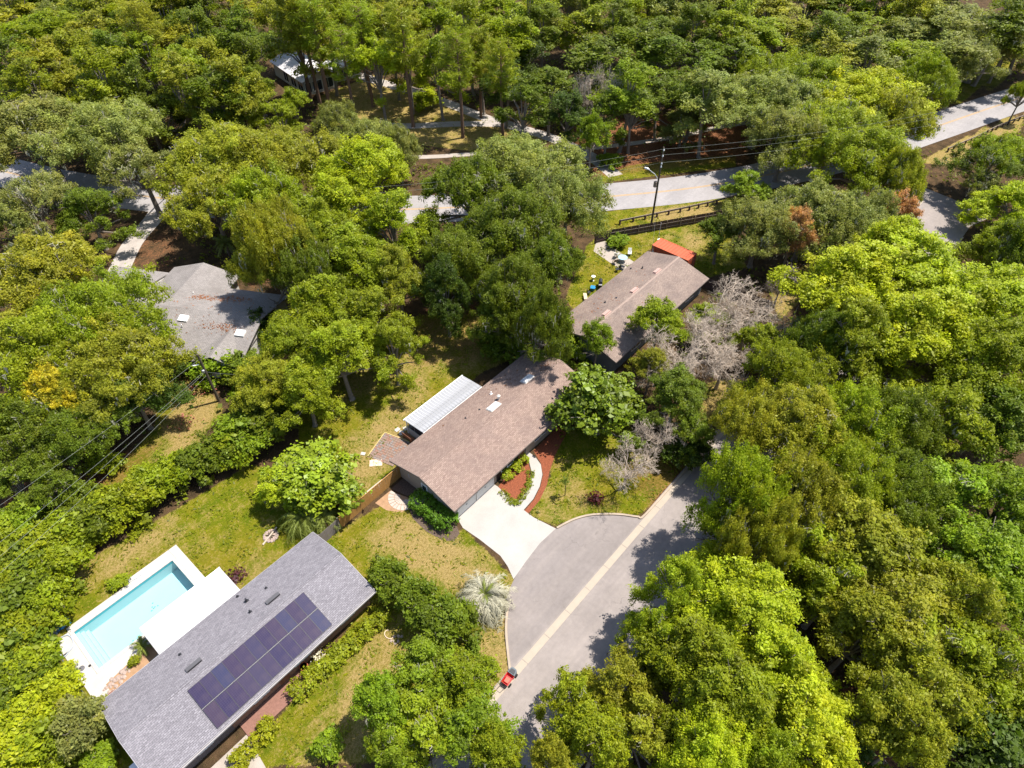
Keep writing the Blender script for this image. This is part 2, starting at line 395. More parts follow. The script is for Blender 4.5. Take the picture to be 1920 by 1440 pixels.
LAWN = [
 [(-7.52, 53.83), (6.14, 52.13), (14.58, 51.39), (16.74, 45.64), (18.02, 40.01), (16.19, 37.71), (13.58, 29.69), (-7.58, 38.71), (-6.23, 29.95), (-13.68, 38.44)],
 [(21.72, 36.28), (23.33, 28.11), (24.06, 28.22), (23.30, 20.64), (20.39, 19.52), (18.59, 17.78), (16.27, 14.91), (9.98, 12.61), (-3.20, 26.49), (3.48, 27.38), (13.75, 29.50), (14.16, 37.68)],
 [(29.56, 24.31), (34.38, 25.41), (41.02, 29.23), (46.23, 23.24), (45.96, 15.38), (37.09, 15.69), (34.74, 18.67), (30.37, 21.46)],
 [(23.70, 37.66), (16.39, 37.96), (16.74, 45.64), (23.30, 54.66), (33.81, 59.88), (44.39, 55.96), (50.57, 48.83), (48.21, 40.16), (41.34, 42.13), (25.44, 40.05)],
 [(59.96, 43.32), (72.41, 48.95), (75.25, 49.02), (93.61, 38.42), (83.33, 27.86), (77.44, 30.68), (78.19, 41.16), (58.61, 40.42)],
 [(76.04, 52.73), (80.33, 53.81), (97.78, 40.75), (104.05, 36.67), (96.71, 34.82), (76.39, 48.83)],
 [(15.20, 72.22), (18.33, 70.07), (16.99, 60.61), (10.34, 57.37), (5.81, 58.18), (-0.70, 56.58), (-5.39, 59.15), (3.16, 61.21), (10.36, 64.45)],
 [(80.27, 125.54), (95.33, 125.90), (95.04, 108.23), (95.69, 93.30), (96.85, 74.86), (83.96, 82.25), (74.31, 101.16), (72.15, 111.45)],
 [(91.15, 60.08), (97.72, 58.38), (104.42, 53.65), (113.80, 45.86), (109.79, 43.72), (89.63, 58.41)],
 [(194.81, 23.79), (207.05, 19.96), (202.70, 14.50), (182.82, 18.51), (165.02, 22.11), (150.10, 27.77), (152.53, 30.71)],
 [(57.88, 20.28), (62.53, 17.75), (55.71, 14.83), (52.15, 17.68)],
 [(80.63, 23.15), (90.73, 21.34), (85.06, 18.04), (75.07, 18.86)],
 [(132.18, 19.78), (146.65, 16.78), (168.76, 10.55), (163.84, 8.00), (134.86, 15.14)],
]
DRY = [
 ([(20.80, 34.83), (22.55, 28.08), (22.84, 21.58), (19.17, 23.31), (16.85, 28.86), (16.96, 34.48)], 0.75),
 ([(16.83, 19.05), (20.07, 19.10), (16.27, 14.91), (14.12, 15.89)], 0.9),
 ([(12.22, 28.08), (13.11, 24.04), (3.94, 18.35), (0.10, 22.73)], 0.5),
 ([(22.05, 45.08), (27.47, 46.03), (37.66, 47.82), (29.07, 40.53), (22.00, 39.60), (16.74, 37.55)], 0.6),
 ([(33.81, 59.88), (44.39, 55.96), (50.57, 48.83), (44.06, 41.93), (34.01, 47.75), (26.63, 50.84)], 0.4),
 ([(80.27, 125.54), (95.33, 125.90), (95.04, 108.23), (95.69, 93.30), (96.85, 74.86), (83.96, 82.25), (74.31, 101.16), (72.15, 111.45)], 0.6),
 ([(87.24, 47.05), (96.56, 40.07), (93.61, 38.42), (84.42, 44.20)], 0.9),
 ([(82.27, 40.88), (89.95, 37.80), (83.39, 34.06), (80.59, 35.17)], 0.45),
 ([(16.51, 70.71), (17.47, 61.37), (10.34, 57.37), (8.40, 59.60)], 0.75),
 ([(-5.39, 53.05), (5.98, 51.82), (4.04, 48.36), (-4.87, 50.80)], 0.55),
 ([(30.17, 24.10), (36.06, 24.56), (36.08, 20.33), (30.72, 21.05)], 0.4),
 ([(57.88, 20.28), (62.53, 17.75), (55.71, 14.83), (52.15, 17.68)], 0.8),
 ([(80.63, 23.15), (90.73, 21.34), (85.06, 18.04), (75.07, 18.86)], 0.8),
 ([(132.18, 19.78), (146.65, 16.78), (168.76, 10.55), (163.84, 8.00), (134.86, 15.14)], 0.9),
 ([(5.94, 40.92), (8.94, 40.07), (6.66, 38.44)], 0.6),
 ([(31.17, 24.94), (34.95, 23.69), (36.09, 18.30), (30.37, 21.46)], 0.35),
]
LITTER = [
 ([(105.38, 76.30), (134.08, 54.28), (113.21, 43.42), (91.45, 59.73), (91.81, 68.33)], 1.0),
 ([(41.23, 21.93), (49.65, 16.90), (46.09, 14.14), (38.62, 15.40)], 0.8),
 ([(40.44, 31.13), (42.06, 29.27), (36.24, 25.43), (35.66, 27.20)], 0.7),
 ([(44.70, 57.35), (52.16, 52.32), (47.63, 42.38), (40.29, 44.80), (35.91, 49.84)], 0.5),
 ([(35.43, 87.42), (41.77, 80.09), (35.54, 71.51), (31.51, 79.89)], 0.35),
 ([(26.54, 106.58), (33.95, 100.32), (27.33, 88.59), (22.98, 97.64)], 0.4),
 ([(-3.84, 71.42), (4.87, 64.79), (10.75, 61.56), (1.26, 57.23), (-8.41, 59.06)], 0.6),
 ([(31.14, -4.19), (42.25, -13.53), (36.72, -19.02), (25.83, -6.61)], 0.8),
 ([(86.65, 59.63), (76.66, 53.20), (73.78, 54.17), (85.10, 64.24)], 0.3),
]
for p in LAWN: lawn = np.maximum(lawn, poly_mask(p))
for p, a in DRY: dry = np.maximum(dry, a * poly_mask(p, 1.5))
for p, a in LITTER: litter = np.maximum(litter, a * poly_mask(p, 1.2))
nx, ny = len(ax), len(ay)
idx = np.arange(nx * ny).reshape(ny, nx)
quads = np.stack([idx[:-1, :-1], idx[:-1, 1:], idx[1:, 1:], idx[1:, :-1]], -1)
cx_, cy_ = (ax[:-1] + ax[1:]) / 2, (ay[:-1] + ay[1:]) / 2
keep = ~((cx_[None, :] > PX0) & (cx_[None, :] < PX1) & (cy_[:, None] > PY0) & (cy_[:, None] < PY1))
quads = quads[keep]
gm = bpy.data.meshes.new('ground')
gm.vertices.add(nx * ny); gm.vertices.foreach_set('co', np.stack([GX, GY, np.zeros_like(GX)], -1).astype(np.float32).ravel())
gm.loops.add(quads.size); gm.loops.foreach_set('vertex_index', quads.astype(np.int32).ravel())
gm.polygons.add(len(quads)); gm.polygons.foreach_set('loop_start', np.arange(0, quads.size, 4, dtype=np.int32))
gm.update(calc_edges=True)
at = gm.color_attributes.new('mask', 'FLOAT_COLOR', 'POINT')
at.data.foreach_set('color', np.stack([lawn, dry, litter, np.ones_like(lawn)], -1).astype(np.float32).ravel())
def ground_material():
    m, nt, b = mat('ground'); co = coords(nt)
    a = nt.nodes.new('ShaderNodeAttribute'); a.attribute_name = 'mask'
    sp = nt.nodes.new('ShaderNodeSeparateColor'); nt.links.new(a.outputs['Color'], sp.inputs[0])
    big = noise(nt, co, 0.13, 5, 0.6); mid = noise(nt, co, 0.75, 5, 0.65); sml = noise(nt, co, 4.0, 4, 0.7); tiny = noise(nt, co, 14.0, 3, 0.75)
    def jag(ch, amt):
        s = node(nt, 'ShaderNodeMath', operation='SUBTRACT'); nt.links.new(mid, s.inputs[0]); s.inputs[1].default_value = 0.5
        s2 = node(nt, 'ShaderNodeMath', operation='SUBTRACT'); nt.links.new(sml, s2.inputs[0]); s2.inputs[1].default_value = 0.5
        ss = node(nt, 'ShaderNodeMath', operation='ADD'); nt.links.new(s.outputs[0], ss.inputs[0]); nt.links.new(s2.outputs[0], ss.inputs[1])
        f = node(nt, 'ShaderNodeMath', operation='MULTIPLY_ADD'); nt.links.new(ss.outputs[0], f.inputs[0]); f.inputs[1].default_value = amt; nt.links.new(ch, f.inputs[2])
        return f.outputs[0]
    green = mixc(nt, ramp(nt, mid, [(0.35, (0, 0, 0)), (0.65, (1, 1, 1))]), (0.075, 0.108, 0.002), (0.165, 0.16, 0.006))
    green = mixc(nt, ramp(nt, big, [(0.45, (0, 0, 0)), (0.66, (0.6,) * 3)]), green, (0.19, 0.145, 0.012))
    straw = mixc(nt, ramp(nt, sml, [(0.35, (0, 0, 0)), (0.65, (1, 1, 1))]), (0.19, 0.135, 0.03), (0.34, 0.245, 0.1))
    straw = mixc(nt, ramp(nt, tiny, [(0.55, (0, 0, 0)), (0.75, (0.8,) * 3)]), straw, (0.5, 0.38, 0.22))
    pat = noise(nt, co, 0.42, 6, 0.7)
    pm_ = node(nt, 'ShaderNodeMath', operation='MULTIPLY_ADD'); nt.links.new(pat, pm_.inputs[0]); pm_.inputs[1].default_value = 1.7; pm_.inputs[2].default_value = -0.68
    pa_ = node(nt, 'ShaderNodeMath', operation='ADD'); nt.links.new(pm_.outputs[0], pa_.inputs[0]); nt.links.new(sp.outputs[1], pa_.inputs[1])
    dm = ramp(nt, jag(pa_.outputs[0], 1.3), [(0.2, (0, 0, 0)), (0.85, (1, 1, 1))])
    speck = ramp(nt, sml, [(0.54, (0, 0, 0)), (0.66, (0.7,) * 3)])
    gl = mixc(nt, dm, green, straw)
    gl = mixc(nt, speck, gl, (0.28, 0.2, 0.045))
    floor = mixc(nt, ramp(nt, mid, [(0.35, (0, 0, 0)), (0.65, (1, 1, 1))]), (0.045, 0.03, 0.016), (0.11, 0.066, 0.034))
    floor = mixc(nt, ramp(nt, sml, [(0.55, (0, 0, 0)), (0.7, (0.7,) * 3)]), floor, (0.075, 0.07, 0.018))
    red = mixc(nt, ramp(nt, sml, [(0.4, (0, 0, 0)), (0.66, (1, 1, 1))]), (0.095, 0.038, 0.02), (0.28, 0.125, 0.055))
    lm = ramp(nt, jag(sp.outputs[2], 1.0), [(0.3, (0, 0, 0)), (0.7, (1, 1, 1))])
    gl = mixc(nt, mixc(nt, 0.55, lm, (0, 0, 0)), gl, red)
    floor = mixc(nt, lm, floor, red)
    col = mixc(nt, ramp(nt, jag(sp.outputs[0], 0.7), [(0.42, (0, 0, 0)), (0.58, (1, 1, 1))]), floor, gl)
    col = mixc(nt, 0.85, col, ramp(nt, tiny, [(0.3, (0.45, 0.43, 0.4)), (0.7, (1.45, 1.45, 1.45))]), 'MULTIPLY')
    nt.links.new(col, b.inputs['Base Color']); b.inputs['Roughness'].default_value = 0.95; b.inputs['Specular IOR Level'].default_value = 0.1
    h = node(nt, 'ShaderNodeMath', operation='ADD'); nt.links.new(tiny, h.inputs[0]); nt.links.new(sml, h.inputs[1])
    bump(nt, b, h.outputs[0], 0.9, 0.12)
    return m
gm.materials.append(ground_material())
ground = bpy.data.objects.new('ground', gm); COL.objects.link(ground); ground['kind'] = 'structure'

# ------------------------------------------------------------------ roads, kerbs, drives and paths
street = struct('street', sheet([(-60, 6.4), (116, 6.4), (122, 4.5), (124, 16.5), (117, 15.4), (46, 15.4), (16.3, 15.4), (-60, 15.4)], 0.006), M['asphalt'])
bulb = [(16.35, 15.3), (18.86, 17.83), (20.94, 19.68), (23.00, 20.57), (25.41, 21.04), (27.83, 21.31), (30.15, 21.14), (32.16, 20.46), (33.63, 19.55), (34.81, 18.39), (35.83, 17.12), (36.73, 15.71), (36.8, 15.3)]
bulb_s = [(v.x, v.y) for v in spline(bulb, 6)]
struct('turning_area', sheet(bulb_s, 0.010), M['bulb_asphalt'])
gs = None
x = -18.0
while x < 118:
    L = 3.0
    if gs is None: gs = struct('gutter_slab', bx(0.02, L - 0.02, 14.5, 15.15, 0.004, 0.022), M['gutter'], street); gs.location = (x, 0, 0)
    else: part('gutter_slab', gs, street, (x, 0, 0))
    x += L
def kerb(pts, n=10):
    return struct('kerb', ribbon(pts, 0, 0.2, 0.0, n, 0.13), M['curb'])
kerb([(20.69, 19.33), (18.83, 17.87), (16.4, 15.25)])
kerb([(16.3, 15.25), (10, 15.25), (0, 15.25), (-18, 15.25)], 2)
kerb([(46, 15.25), (41, 15.3), (37.2, 15.4), (36.78, 15.74), (35.89, 17.16), (34.86, 18.43), (33.69, 19.58), (32.21, 20.50), (30.28, 21.18)])
kerb([(110, 15.25), (80, 15.25), (47, 15.25)], 3)
kerb([(-18, 6.2), (40, 6.2), (112, 6.2)], 3)
ROADC = [(12, 170), (20, 150), (27, 131), (36, 113), (47, 95.5), (62, 77), (85.5, 55.6), (103, 42.4), (125, 31), (148, 22.5), (175, 13), (230, -8), (300, -35)]
road = struct('road', ribbon(ROADC, -4.3, 4.3, 0.013, 12), M['road'])
for off in (-0.16, 0.1):
    struct('centre_line', ribbon(ROADC, off, off + 0.11, 0.018, 12), M['yellow_paint'], road)
struct('pavement', ribbon([(62, 104), (70, 95), (77, 87.5), (81.5, 83.5), (90, 75), (98.7, 67.4), (112, 58.4), (121, 54.3), (135, 46)], -0.7, 0.7, 0.004, 8, 0.03), M['old_concrete'])
struct('gravel_drive', ribbon([(93, 128), (94, 118), (95.3, 103.7), (95.3, 90), (97, 77), (96, 66), (93, 58)], -1.4, 1.4, 0.006, 8), M['gravel'])
struct('gravel_track', ribbon([(80, 104), (83, 100.2), (90.6, 92.8), (96, 86)], -1.2, 1.2, 0.009, 8), M['gravel'])
struct('dirt_drive', ribbon([(38, 112), (33, 107), (27, 102.5), (22, 97), (17, 92)], -1.6, 1.6, 0.006, 8), M['gravel'])
DRIVE = [(24.55, 29.6), (24.06, 28.22), (24.21, 26.00), (24.21, 23.29), (23.83, 21.99), (23.19, 20.68), (24.23, 20.84), (25.37, 21.01), (27.78, 21.27), (30.15, 21.14), (29.68, 23.69), (29.72, 26.11), (30.13, 29.02), (30.05, 29.6)]
drv = struct('driveway', sheet(DRIVE, 0.016), M['concrete'])
WALK = [(29.72, 26.11), (29.63, 25.01), (31.37, 25.12), (33.06, 25.65), (34.44, 26.42), (35.38, 27.42), (35.80, 28.61), (35.83, 29.48), (35.28, 29.55), (34.87, 28.67), (33.95, 27.51), (32.80, 26.69), (31.39, 26.22)]
struct('front_walk', sheet(WALK, 0.020), M['concrete'])
struct('mulch_bed', sheet([(30.03, 28.92), (29.80, 26.11), (31.49, 26.31), (32.82, 26.77), (33.93, 27.64), (34.74, 28.71), (34.72, 29.62)], 0.008), M['mulch'])
struct('mulch_bed', sheet([(29.66, 24.89), (29.61, 24.35), (31.71, 24.53), (33.80, 25.23), (35.20, 26.08), (37.29, 27.02), (40.74, 28.08), (40.94, 29.32), (36.32, 29.27), (35.54, 27.56), (34.47, 26.37), (33.05, 25.56), (31.36, 25.03)], 0.006), M['mulch'])
struct('dark_mulch_bed', sheet([(22.15, 34.28), (21.50, 32.86), (21.35, 30.66), (21.75, 28.63), (22.45, 27.83), (23.40, 28.03), (23.85, 28.92), (23.97, 34.22)], 0.006), M['dark_mulch'])
struct('corner_bed', sheet([(22.5, 37.3), (24.35, 37.4), (24.35, 35.1), (23.0, 35.3)], 0.008), M['dark_mulch'])
struct('side_path', sheet([(20.3, 38.0), (25.0, 38.0), (25.0, 39.0), (20.3, 39.0)], 0.008), M['deck_concrete'])
struct('door_pad', sheet([(22.6, 34.95), (24.4, 34.95), (24.4, 33.5), (22.9, 33.5)], 0.012), M['old_concrete'])
struct('near_driveway', sheet([(-14, 15.4), (-4, 15.4), (-1.9, 22.0), (-1.2, 27.9), (-9.5, 27.9), (-9.8, 22)], 0.007), M['old_concrete'])
struct('far_drive', sheet([(52, 6.4), (60, 6.4), (61, -6), (52, -6)], 0.006), M['old_concrete'])
struct('neighbour_patio', sheet([(73.78, 48.25), (75.22, 47.47), (74.12, 43.72), (73.48, 40.89), (70.58, 40.98), (71.05, 43.70), (71.84, 47.22)], 0.010), M['old_concrete'])
# semicircle of pale paving stones by the gate
apron = struct('paved_apron', sheet([(20.2, 37.2), (22.2, 37.2), (22.9, 35.2), (22.4, 34.0), (21.2, 34.3), (20.4, 35.6)], 0.005), M['sand'])
rng = random.Random(5)
for k in range(11):
    a0, a1 = R(100 + k * 16.5), R(100 + (k + 1) * 16.5 - 2.5)
    for r0, r1 in ((0.35, 0.95), (1.0, 1.65)):
        poly = [(22.6 + r * math.cos(a) * 0.95, 35.5 + r * math.sin(a)) for r, a in ((r0, a0), (r1, a0), (r1, a1), (r0, a1))]
        b = MB(); b.prism(poly, 0.005, 0.03 + rng.random() * 0.012); struct('paving_stone', b, M['apron_stone'], apron)

# ------------------------------------------------------------------ houses
def gable(mb, x0, x1, y0, y1, ez, rise, along='x', th=0.13):
    """two roof slabs over the rectangle, ridge along x or y"""
    if along == 'x':
        ym = (y0 + y1) / 2
        prof = [(y0, ez), (ym, ez + rise), (y1, ez)]
        mk = lambda t, p, dz: (t, p[0], p[1] + dz); a0, a1 = x0, x1
    else:
        xm = (x0 + x1) / 2
        prof = [(x0, ez), (xm, ez + rise), (x1, ez)]
        mk = lambda t, p, dz: (p[0], t, p[1] + dz); a0, a1 = y0, y1
    vs = [mk(t, p, dz) for dz in (0, -th) for t in (a0, a1) for p in prof]
    fs = [(0, 1, 4, 3), (1, 2, 5, 4), (6, 9, 10, 7), (7, 10, 11, 8), (0, 3, 9, 6), (2, 8, 11, 5), (0, 6, 7, 1), (1, 7, 8, 2), (3, 4, 10, 9), (4, 5, 11, 10)]
    mb.add(vs, fs)
def wall_mass(mb, x0, x1, y0, y1, h, rise, along='x'):
    if along == 'x':
        ym = (y0 + y1) / 2; prof = [(y0, 0), (y1, 0), (y1, h), (ym, h + rise), (y0, h)]; mk = lambda t, p: (t, p[0], p[1]); a = (x0, x1)
    else:
        xm = (x0 + x1) / 2; prof = [(x0, 0), (x1, 0), (x1, h), (xm, h + rise), (x0, h)]; mk = lambda t, p: (p[0], t, p[1]); a = (y0, y1)
    mb.add([mk(t, p) for t in a for p in prof], [(0, 1, 2, 3, 4), (9, 8, 7, 6, 5)] + [(i, (i + 1) % 5, 5 + (i + 1) % 5, 5 + i) for i in range(5)])
def ridge_caps(parent, x0, x1, y, z, m, slope):
    b = MB(); x = x0
    while x < x1 - 0.1:
        e = min(x + 0.29, x1); h = 0.012 + 0.012 * ((int(x * 7)) % 2)
        b.add([(x, y - 0.15, z - 0.15 * slope + h), (x, y, z + h + 0.01), (x, y + 0.15, z - 0.15 * slope + h), (e, y - 0.15, z - 0.15 * slope + h + .012), (e, y, z + h + 0.022), (e, y + 0.15, z - 0.15 * slope + h + .012)], [(0, 1, 4, 3), (1, 2, 5, 4)])
        x += 0.3
    return obj('ridge_cap', b, m, parent)
def fascias(parent, L, W, ez, rise, m, th=0.13):
    b = MB()
    for s in (-1, 1):
        b.box(-L / 2, L / 2, min(s * (W / 2 + .003), s * (W / 2 + .035)), max(s * (W / 2 + .003), s * (W / 2 + .035)), ez - 0.2, ez - 0.012)
    for s in (-1, 1):
        x0, x1 = sorted((s * (L / 2 + .003), s * (L / 2 + .035)))
        for t in (-1, 1):
            y0, y1 = t * (W / 2), 0
            vs = [(x, y, z) for x in (x0, x1) for y, z in ((y0, ez - .012), (y1, ez + rise - .012), (y1, ez + rise - .2), (y0, ez - .2))]
            b.add(vs, [(0, 1, 2, 3), (7, 6, 5, 4), (0, 4, 5, 1), (3, 2, 6, 7), (0, 3, 7, 4), (1, 5, 6, 2)])
    return obj('fascia', b, m, parent)
class House:
    def __init__(s, name, label, cx, cy, L, W, ez, rise, roof, wall, trim, ovx=0.5, ovy=0.6, cap=True):
        s.root = thing(name, label, 'house', (cx, cy, 0)); s.L, s.W, s.ez, s.rise, s.cx, s.cy = L, W, ez, rise, cx, cy
        s.slope = rise / (W / 2)
        b = MB(); gable(b, -L / 2, L / 2, -W / 2, W / 2, ez, rise); s.roof = obj('roof', b, roof, s.root)
        hw = ez + ovy * s.slope - 0.14
        b = MB(); wall_mass(b, -L / 2 + ovx, L / 2 - ovx, -W / 2 + ovy, W / 2 - ovy, hw, rise - ovy * s.slope); s.wall = obj('wall', b, wall, s.root)
        fascias(s.root, L, W, ez, rise, trim)
        if cap: ridge_caps(s.root, -L / 2, L / 2, 0, ez + rise, cap if cap is not True else roof, s.slope)
    def z(s, y): return s.ez + s.rise - abs(y) * s.slope
    def on(s, name, mb, m, wx, wy, parent=None, rz=0.0, label=None):
        """seat a piece on the slope at world x, y"""
        x, y = wx - s.cx, wy - s.cy
        o = obj(name, mb, m, parent or s.root, (x, y, s.z(y)))
        ang = math.atan(s.slope) * (1 if y < 0 else -1)
        o.rotation_euler = (ang, 0, 0)
        return o
    def pipe(s, wx, wy, h=0.3, r=0.06, m=None, name='vent_pipe'):
        x, y = wx - s.cx, wy - s.cy; b = MB(); z0 = s.z(y)
        b.tube([(x, y, z0 - .05), (x, y, z0 + .03)], r * 2.4, 10); b.tube([(x, y, z0), (x, y, z0 + h)], r, 10)
        return obj(name, b, m or M['black_metal'], s.root)
def window(parent, x0, x1, z0, z1, y, face, axis='x', panes=2, fm='white_paint'):
    """window set proud of a wall; face = +1/-1 outward; axis the wall runs along"""
    b = MB(); t = 0.06
    def bar(a0, a1, c0, c1, d0, d1):
        d0, d1 = sorted((y + face * d0, y + face * d1))
        if axis == 'x': b.box(a0, a1, d0, d1, c0, c1)
        else: b.box(d0, d1, a0, a1, c0, c1)
    bar(x0, x1, z1 - t, z1, .003, .06); bar(x0, x1, z0, z0 + t, .003, .08)
    for i in range(panes + 1):
        xc = x0 + (x1 - x0 - t) * i / panes; bar(xc, xc + t, z0 + t, z1 - t, .003, .06)
    f = obj('window', b, M[fm], parent)
    for i in range(panes):
        b = MB(); xa = x0 + (x1 - x0 - t) * i / panes + t; xb = x0 + (x1 - x0 - t) * (i + 1) / panes
        d0, d1 = sorted((y + face * .006, y + face * .022))
        if axis == 'x': b.box(xa, xb, d0, d1, z0 + t, z1 - t)
        else: b.box(d0, d1, xa, xb, z0 + t, z1 - t)
        obj('pane', b, M['glass'], f)
    return f

# --- the house in the middle
h = House('ranch_house', 'long brown shingled ranch house with white driveway, double garage and ribbed patio roof', 35.1, 33.7, 22.65, 9.6, 2.6, 1.35, M['brown_shingle'], M['tan_wall'], M['trim'])
cen = h
yf = -9.6 / 2 + 0.6
for gx in (24.72, 27.5):
    b = MB(); x0 = gx - h.cx
    for r in range(4): b.box(x0, x0 + 2.42, yf - .05, yf - .004, 0.03 + r * .55, 0.03 + r * .55 + .535)
    d = obj('garage_door', b, M['garage'], h.root)
    obj('handle', bx(x0 + 1.13, x0 + 1.29, yf - .1, yf - .053, .95, 1.0), M['black_metal'], d)
    b = MB()
    b.box(x0 - .12, x0 - .01, yf - .09, yf - .003, 0.02, 2.35); b.box(x0 + 2.43, x0 + 2.54, yf - .09, yf - .003, 0.02, 2.35); b.box(x0 - .12, x0 + 2.54, yf - .09, yf - .003, 2.352, 2.46)
    obj('door_casing', b, M['white_paint'], h.root)
for lx in (24.5, 27.33, 30.2):
    b = MB(); x0 = lx - h.cx; b.box(x0 - .05, x0 + .05, yf - .08, yf - .003, 1.75, 2.0); b.tube([(x0, yf - .16, 1.5), (x0, yf - .16, 1.62), (x0, yf - .16, 1.9), (x0, yf - .16, 2.0)], [.06, .11, .11, .03], 8)
    obj('wall_lantern', b, M['black_metal'], h.root)
obj('entry_shade_panel', bx(30.5 - h.cx, 35.3 - h.cx, yf - .02, yf - .003, .05, 2.35), M['dark'], h.root)  # flat near-black panel: shade of the recessed entry put in as colour
d = obj('front_door', bx(34.0 - h.cx, 34.95 - h.cx, yf - .06, yf - .024, .06, 2.1), M['red_cedar'], h.root)
obj('handle', bx(34.1 - h.cx, 34.14 - h.cx, yf - .1, yf - .063, .95, 1.1), M['steel'], d)
window(h.root, 31.2 - h.cx, 33.2 - h.cx, 0.9, 2.1, yf - .02, -1)
for wx0, wx1 in ((36.7, 39.0), (41.0, 43.0)): window(h.root, wx0 - h.cx, wx1 - h.cx, 0.95, 2.1, yf, -1)
xl = -22.65 / 2 + .5
d = obj('side_door', bx(xl - .06, xl - .004, 33.35 - h.cy, 34.25 - h.cy, 0.03, 2.05), M['white_paint'], h.root, )
obj('door_panel', bx(xl - .075, xl - .063, 33.5 - h.cy, 34.1 - h.cy, 1.1, 1.9), M['glass'], d)
obj('handle', bx(xl - .12, xl - .063, 34.12 - h.cy, 34.17 - h.cy, .95, 1.05), M['steel'], d)
b = MB(); b.box(xl - .05, xl - .003, 36.1 - h.cy, 36.3 - h.cy, 1.2, 1.7); obj('meter_box', b, M['grey_trim'], h.root)
for px in ((35.88, 34.69), (41.62, 34.69)):
    b = MB(); b.box(-.75, .75, -.42, .42, 0.01, .14); s_ = h.on('skylight', b, M['skylight'], px[0], px[1])
    obj('kerb_frame', bx(-.82, .82, -.49, .49, -.02, .06), M['flashing'], s_)
b = MB(); b.tube([(0, 0, -.1), (0, 0, .5)], .13, 12); b.tube([(0, 0, .5), (0, 0, .55), (0, 0, .68)], [.22, .22, .05], 12)
p = (37.19, 35.16); fl = obj('flue', b, M['flashing'], h.root, (p[0] - h.cx, p[1] - h.cy, h.z(p[1] - h.cy)))
p = (37.51, 36.60); h.pipe(p[0], p[1], .35, .07, M['white_paint'])
p = (32.87, 36.14); h.pipe(p[0], p[1], .2, .05)
p = (34.73, 35.81); h.pipe(p[0], p[1], .15, .05)
p = (45.16, 33.59)
# ribbed patio roof on posts against the back eave
pr = obj('patio_roof', bx(28.8 - h.cx, 38.15 - h.cx, 38.62 - h.cy, 38.72 - h.cy, 2.3, 2.42), M['white_paint'], h.root)
pan = None
for i in range(23):
    x0 = 28.8 - h.cx + i * .4065
    if pan is None:
        b = MB(); ya, yb, za, zb = 38.75 - h.cy, 41.85 - h.cy, 2.44, 2.2
        prof = [(0, 0), (.05, .03), (.1, .03), (.15, 0), (.27, .0), (.31, .02), (.35, 0), (.404, 0)]
        n = len(prof)
        vs = [(px, ya, za + pz) for px, pz in prof] + [(px, yb, zb + pz) for px, pz in prof] + [(px, ya, za + pz - .02) for px, pz in prof] + [(px, yb, zb + pz - .02) for px, pz in prof]
        fs = []
        for k in range(n - 1): fs += [(k, n + k, n + k + 1, k + 1), (2 * n + k, 2 * n + k + 1, 3 * n + k + 1, 3 * n + k), (n + k, 3 * n + k, 3 * n + k + 1, n + k + 1), (k, k + 1, 2 * n + k + 1, 2 * n + k)]
        b.add(vs, fs); pan = obj('panel', b, M['awning'], pr); pan.location = (x0, 0, 0)
    else: part('panel', pan, pr, (x0, 0, 0))
obj('gutter', bx(28.75 - h.cx, 38.2 - h.cx, 41.86 - h.cy, 41.97 - h.cy, 2.08, 2.2), M['white_paint'], pr)
for px in (28.95, 32.0, 35.0, 38.0):
    obj('post', bx(px - .05 - h.cx, px + .05 - h.cx, 41.6 - h.cy, 41.7 - h.cy, 0.01, 2.19), M['white_paint'], h.root)
obj('patio_wall', bx(29.0 - h.cx, 29.08 - h.cx, 38.4 - h.cy, 41.55 - h.cy, 0.01, 0.95), M['pale_wall'], h.root)
for i in range(3):
    obj('screen', bx(29.01 - h.cx, 29.05 - h.cx, 38.5 + i * 1.03 - h.cy, 39.43 + i * 1.03 - h.cy, 1.0, 2.15), M['glass'], h.root)
obj('patio_slab', bx(28.9 - h.cx, 38.1 - h.cx, 38.0 - h.cy, 41.8 - h.cy, 0.006, .05), M['old_concrete'], h.root)
obj('back_step', bx(26.7 - h.cx, 28.7 - h.cx, 38.0 - h.cy, 39.6 - h.cy, 0.006, .06), M['deck_concrete'], h.root)

# --- the near house with the solar panels
h = House('solar_house', 'long grey shingled house with solar panels on the roof beside the swimming pool', 2.75, 32.95, 20.9, 9.1, 2.6, 1.25, M['grey_shingle'], M['brick_wall'], M['grey_trim'])
sol = h
frame_b = MB(); pw, ph = 1.0, 1.895
for a, b_, c, d in ((-pw / 2, pw / 2, -ph / 2, -ph / 2 + .03), (-pw / 2, pw / 2, ph / 2 - .03, ph / 2), (-pw / 2, -pw / 2 + .025, -ph / 2 + .03, ph / 2 - .03), (pw / 2 - .025, pw / 2, -ph / 2 + .03, ph / 2 - .03)):
    frame_b.box(a, b_, c, d, 0.07, .118)
first = None
for r in range(2):
    for i in range(11):
        wx, wy = -2.42 + .5 + i * 1.008, (28.62 + .95) + r * 1.905
        y = wy - h.cy; loc = (wx - h.cx, y, h.z(y)); ang = math.atan(h.slope)
        if first is None:
            o = obj('solar_panel', bx(-pw / 2 + .024, pw / 2 - .024, -ph / 2 + .028, ph / 2 - .028, .075, .11), M['solar'], h.root)
            f = obj('frame', frame_b, M['panel_frame'], o); first = (o, f)
        else:
            o = part('solar_panel', first[0], h.root); part('frame', first[1], o)
        o.location = loc; o.rotation_euler = (ang, 0, 0)
b = MB(); b.box(-5.55, 5.55, -.012, .012, .02, .125); p = h.on('mounting_rail', b, M['grey_trim'], 3.12, 30.525)
g = MB(); g.box(-10.45, 10.45, -4.72, -4.59, 2.42, 2.45); g.box(-10.45, 10.45, -4.74, -4.72, 2.42, 2.58); g.box(-10.45, 10.45, -4.595, -4.588, 2.42, 2.57)
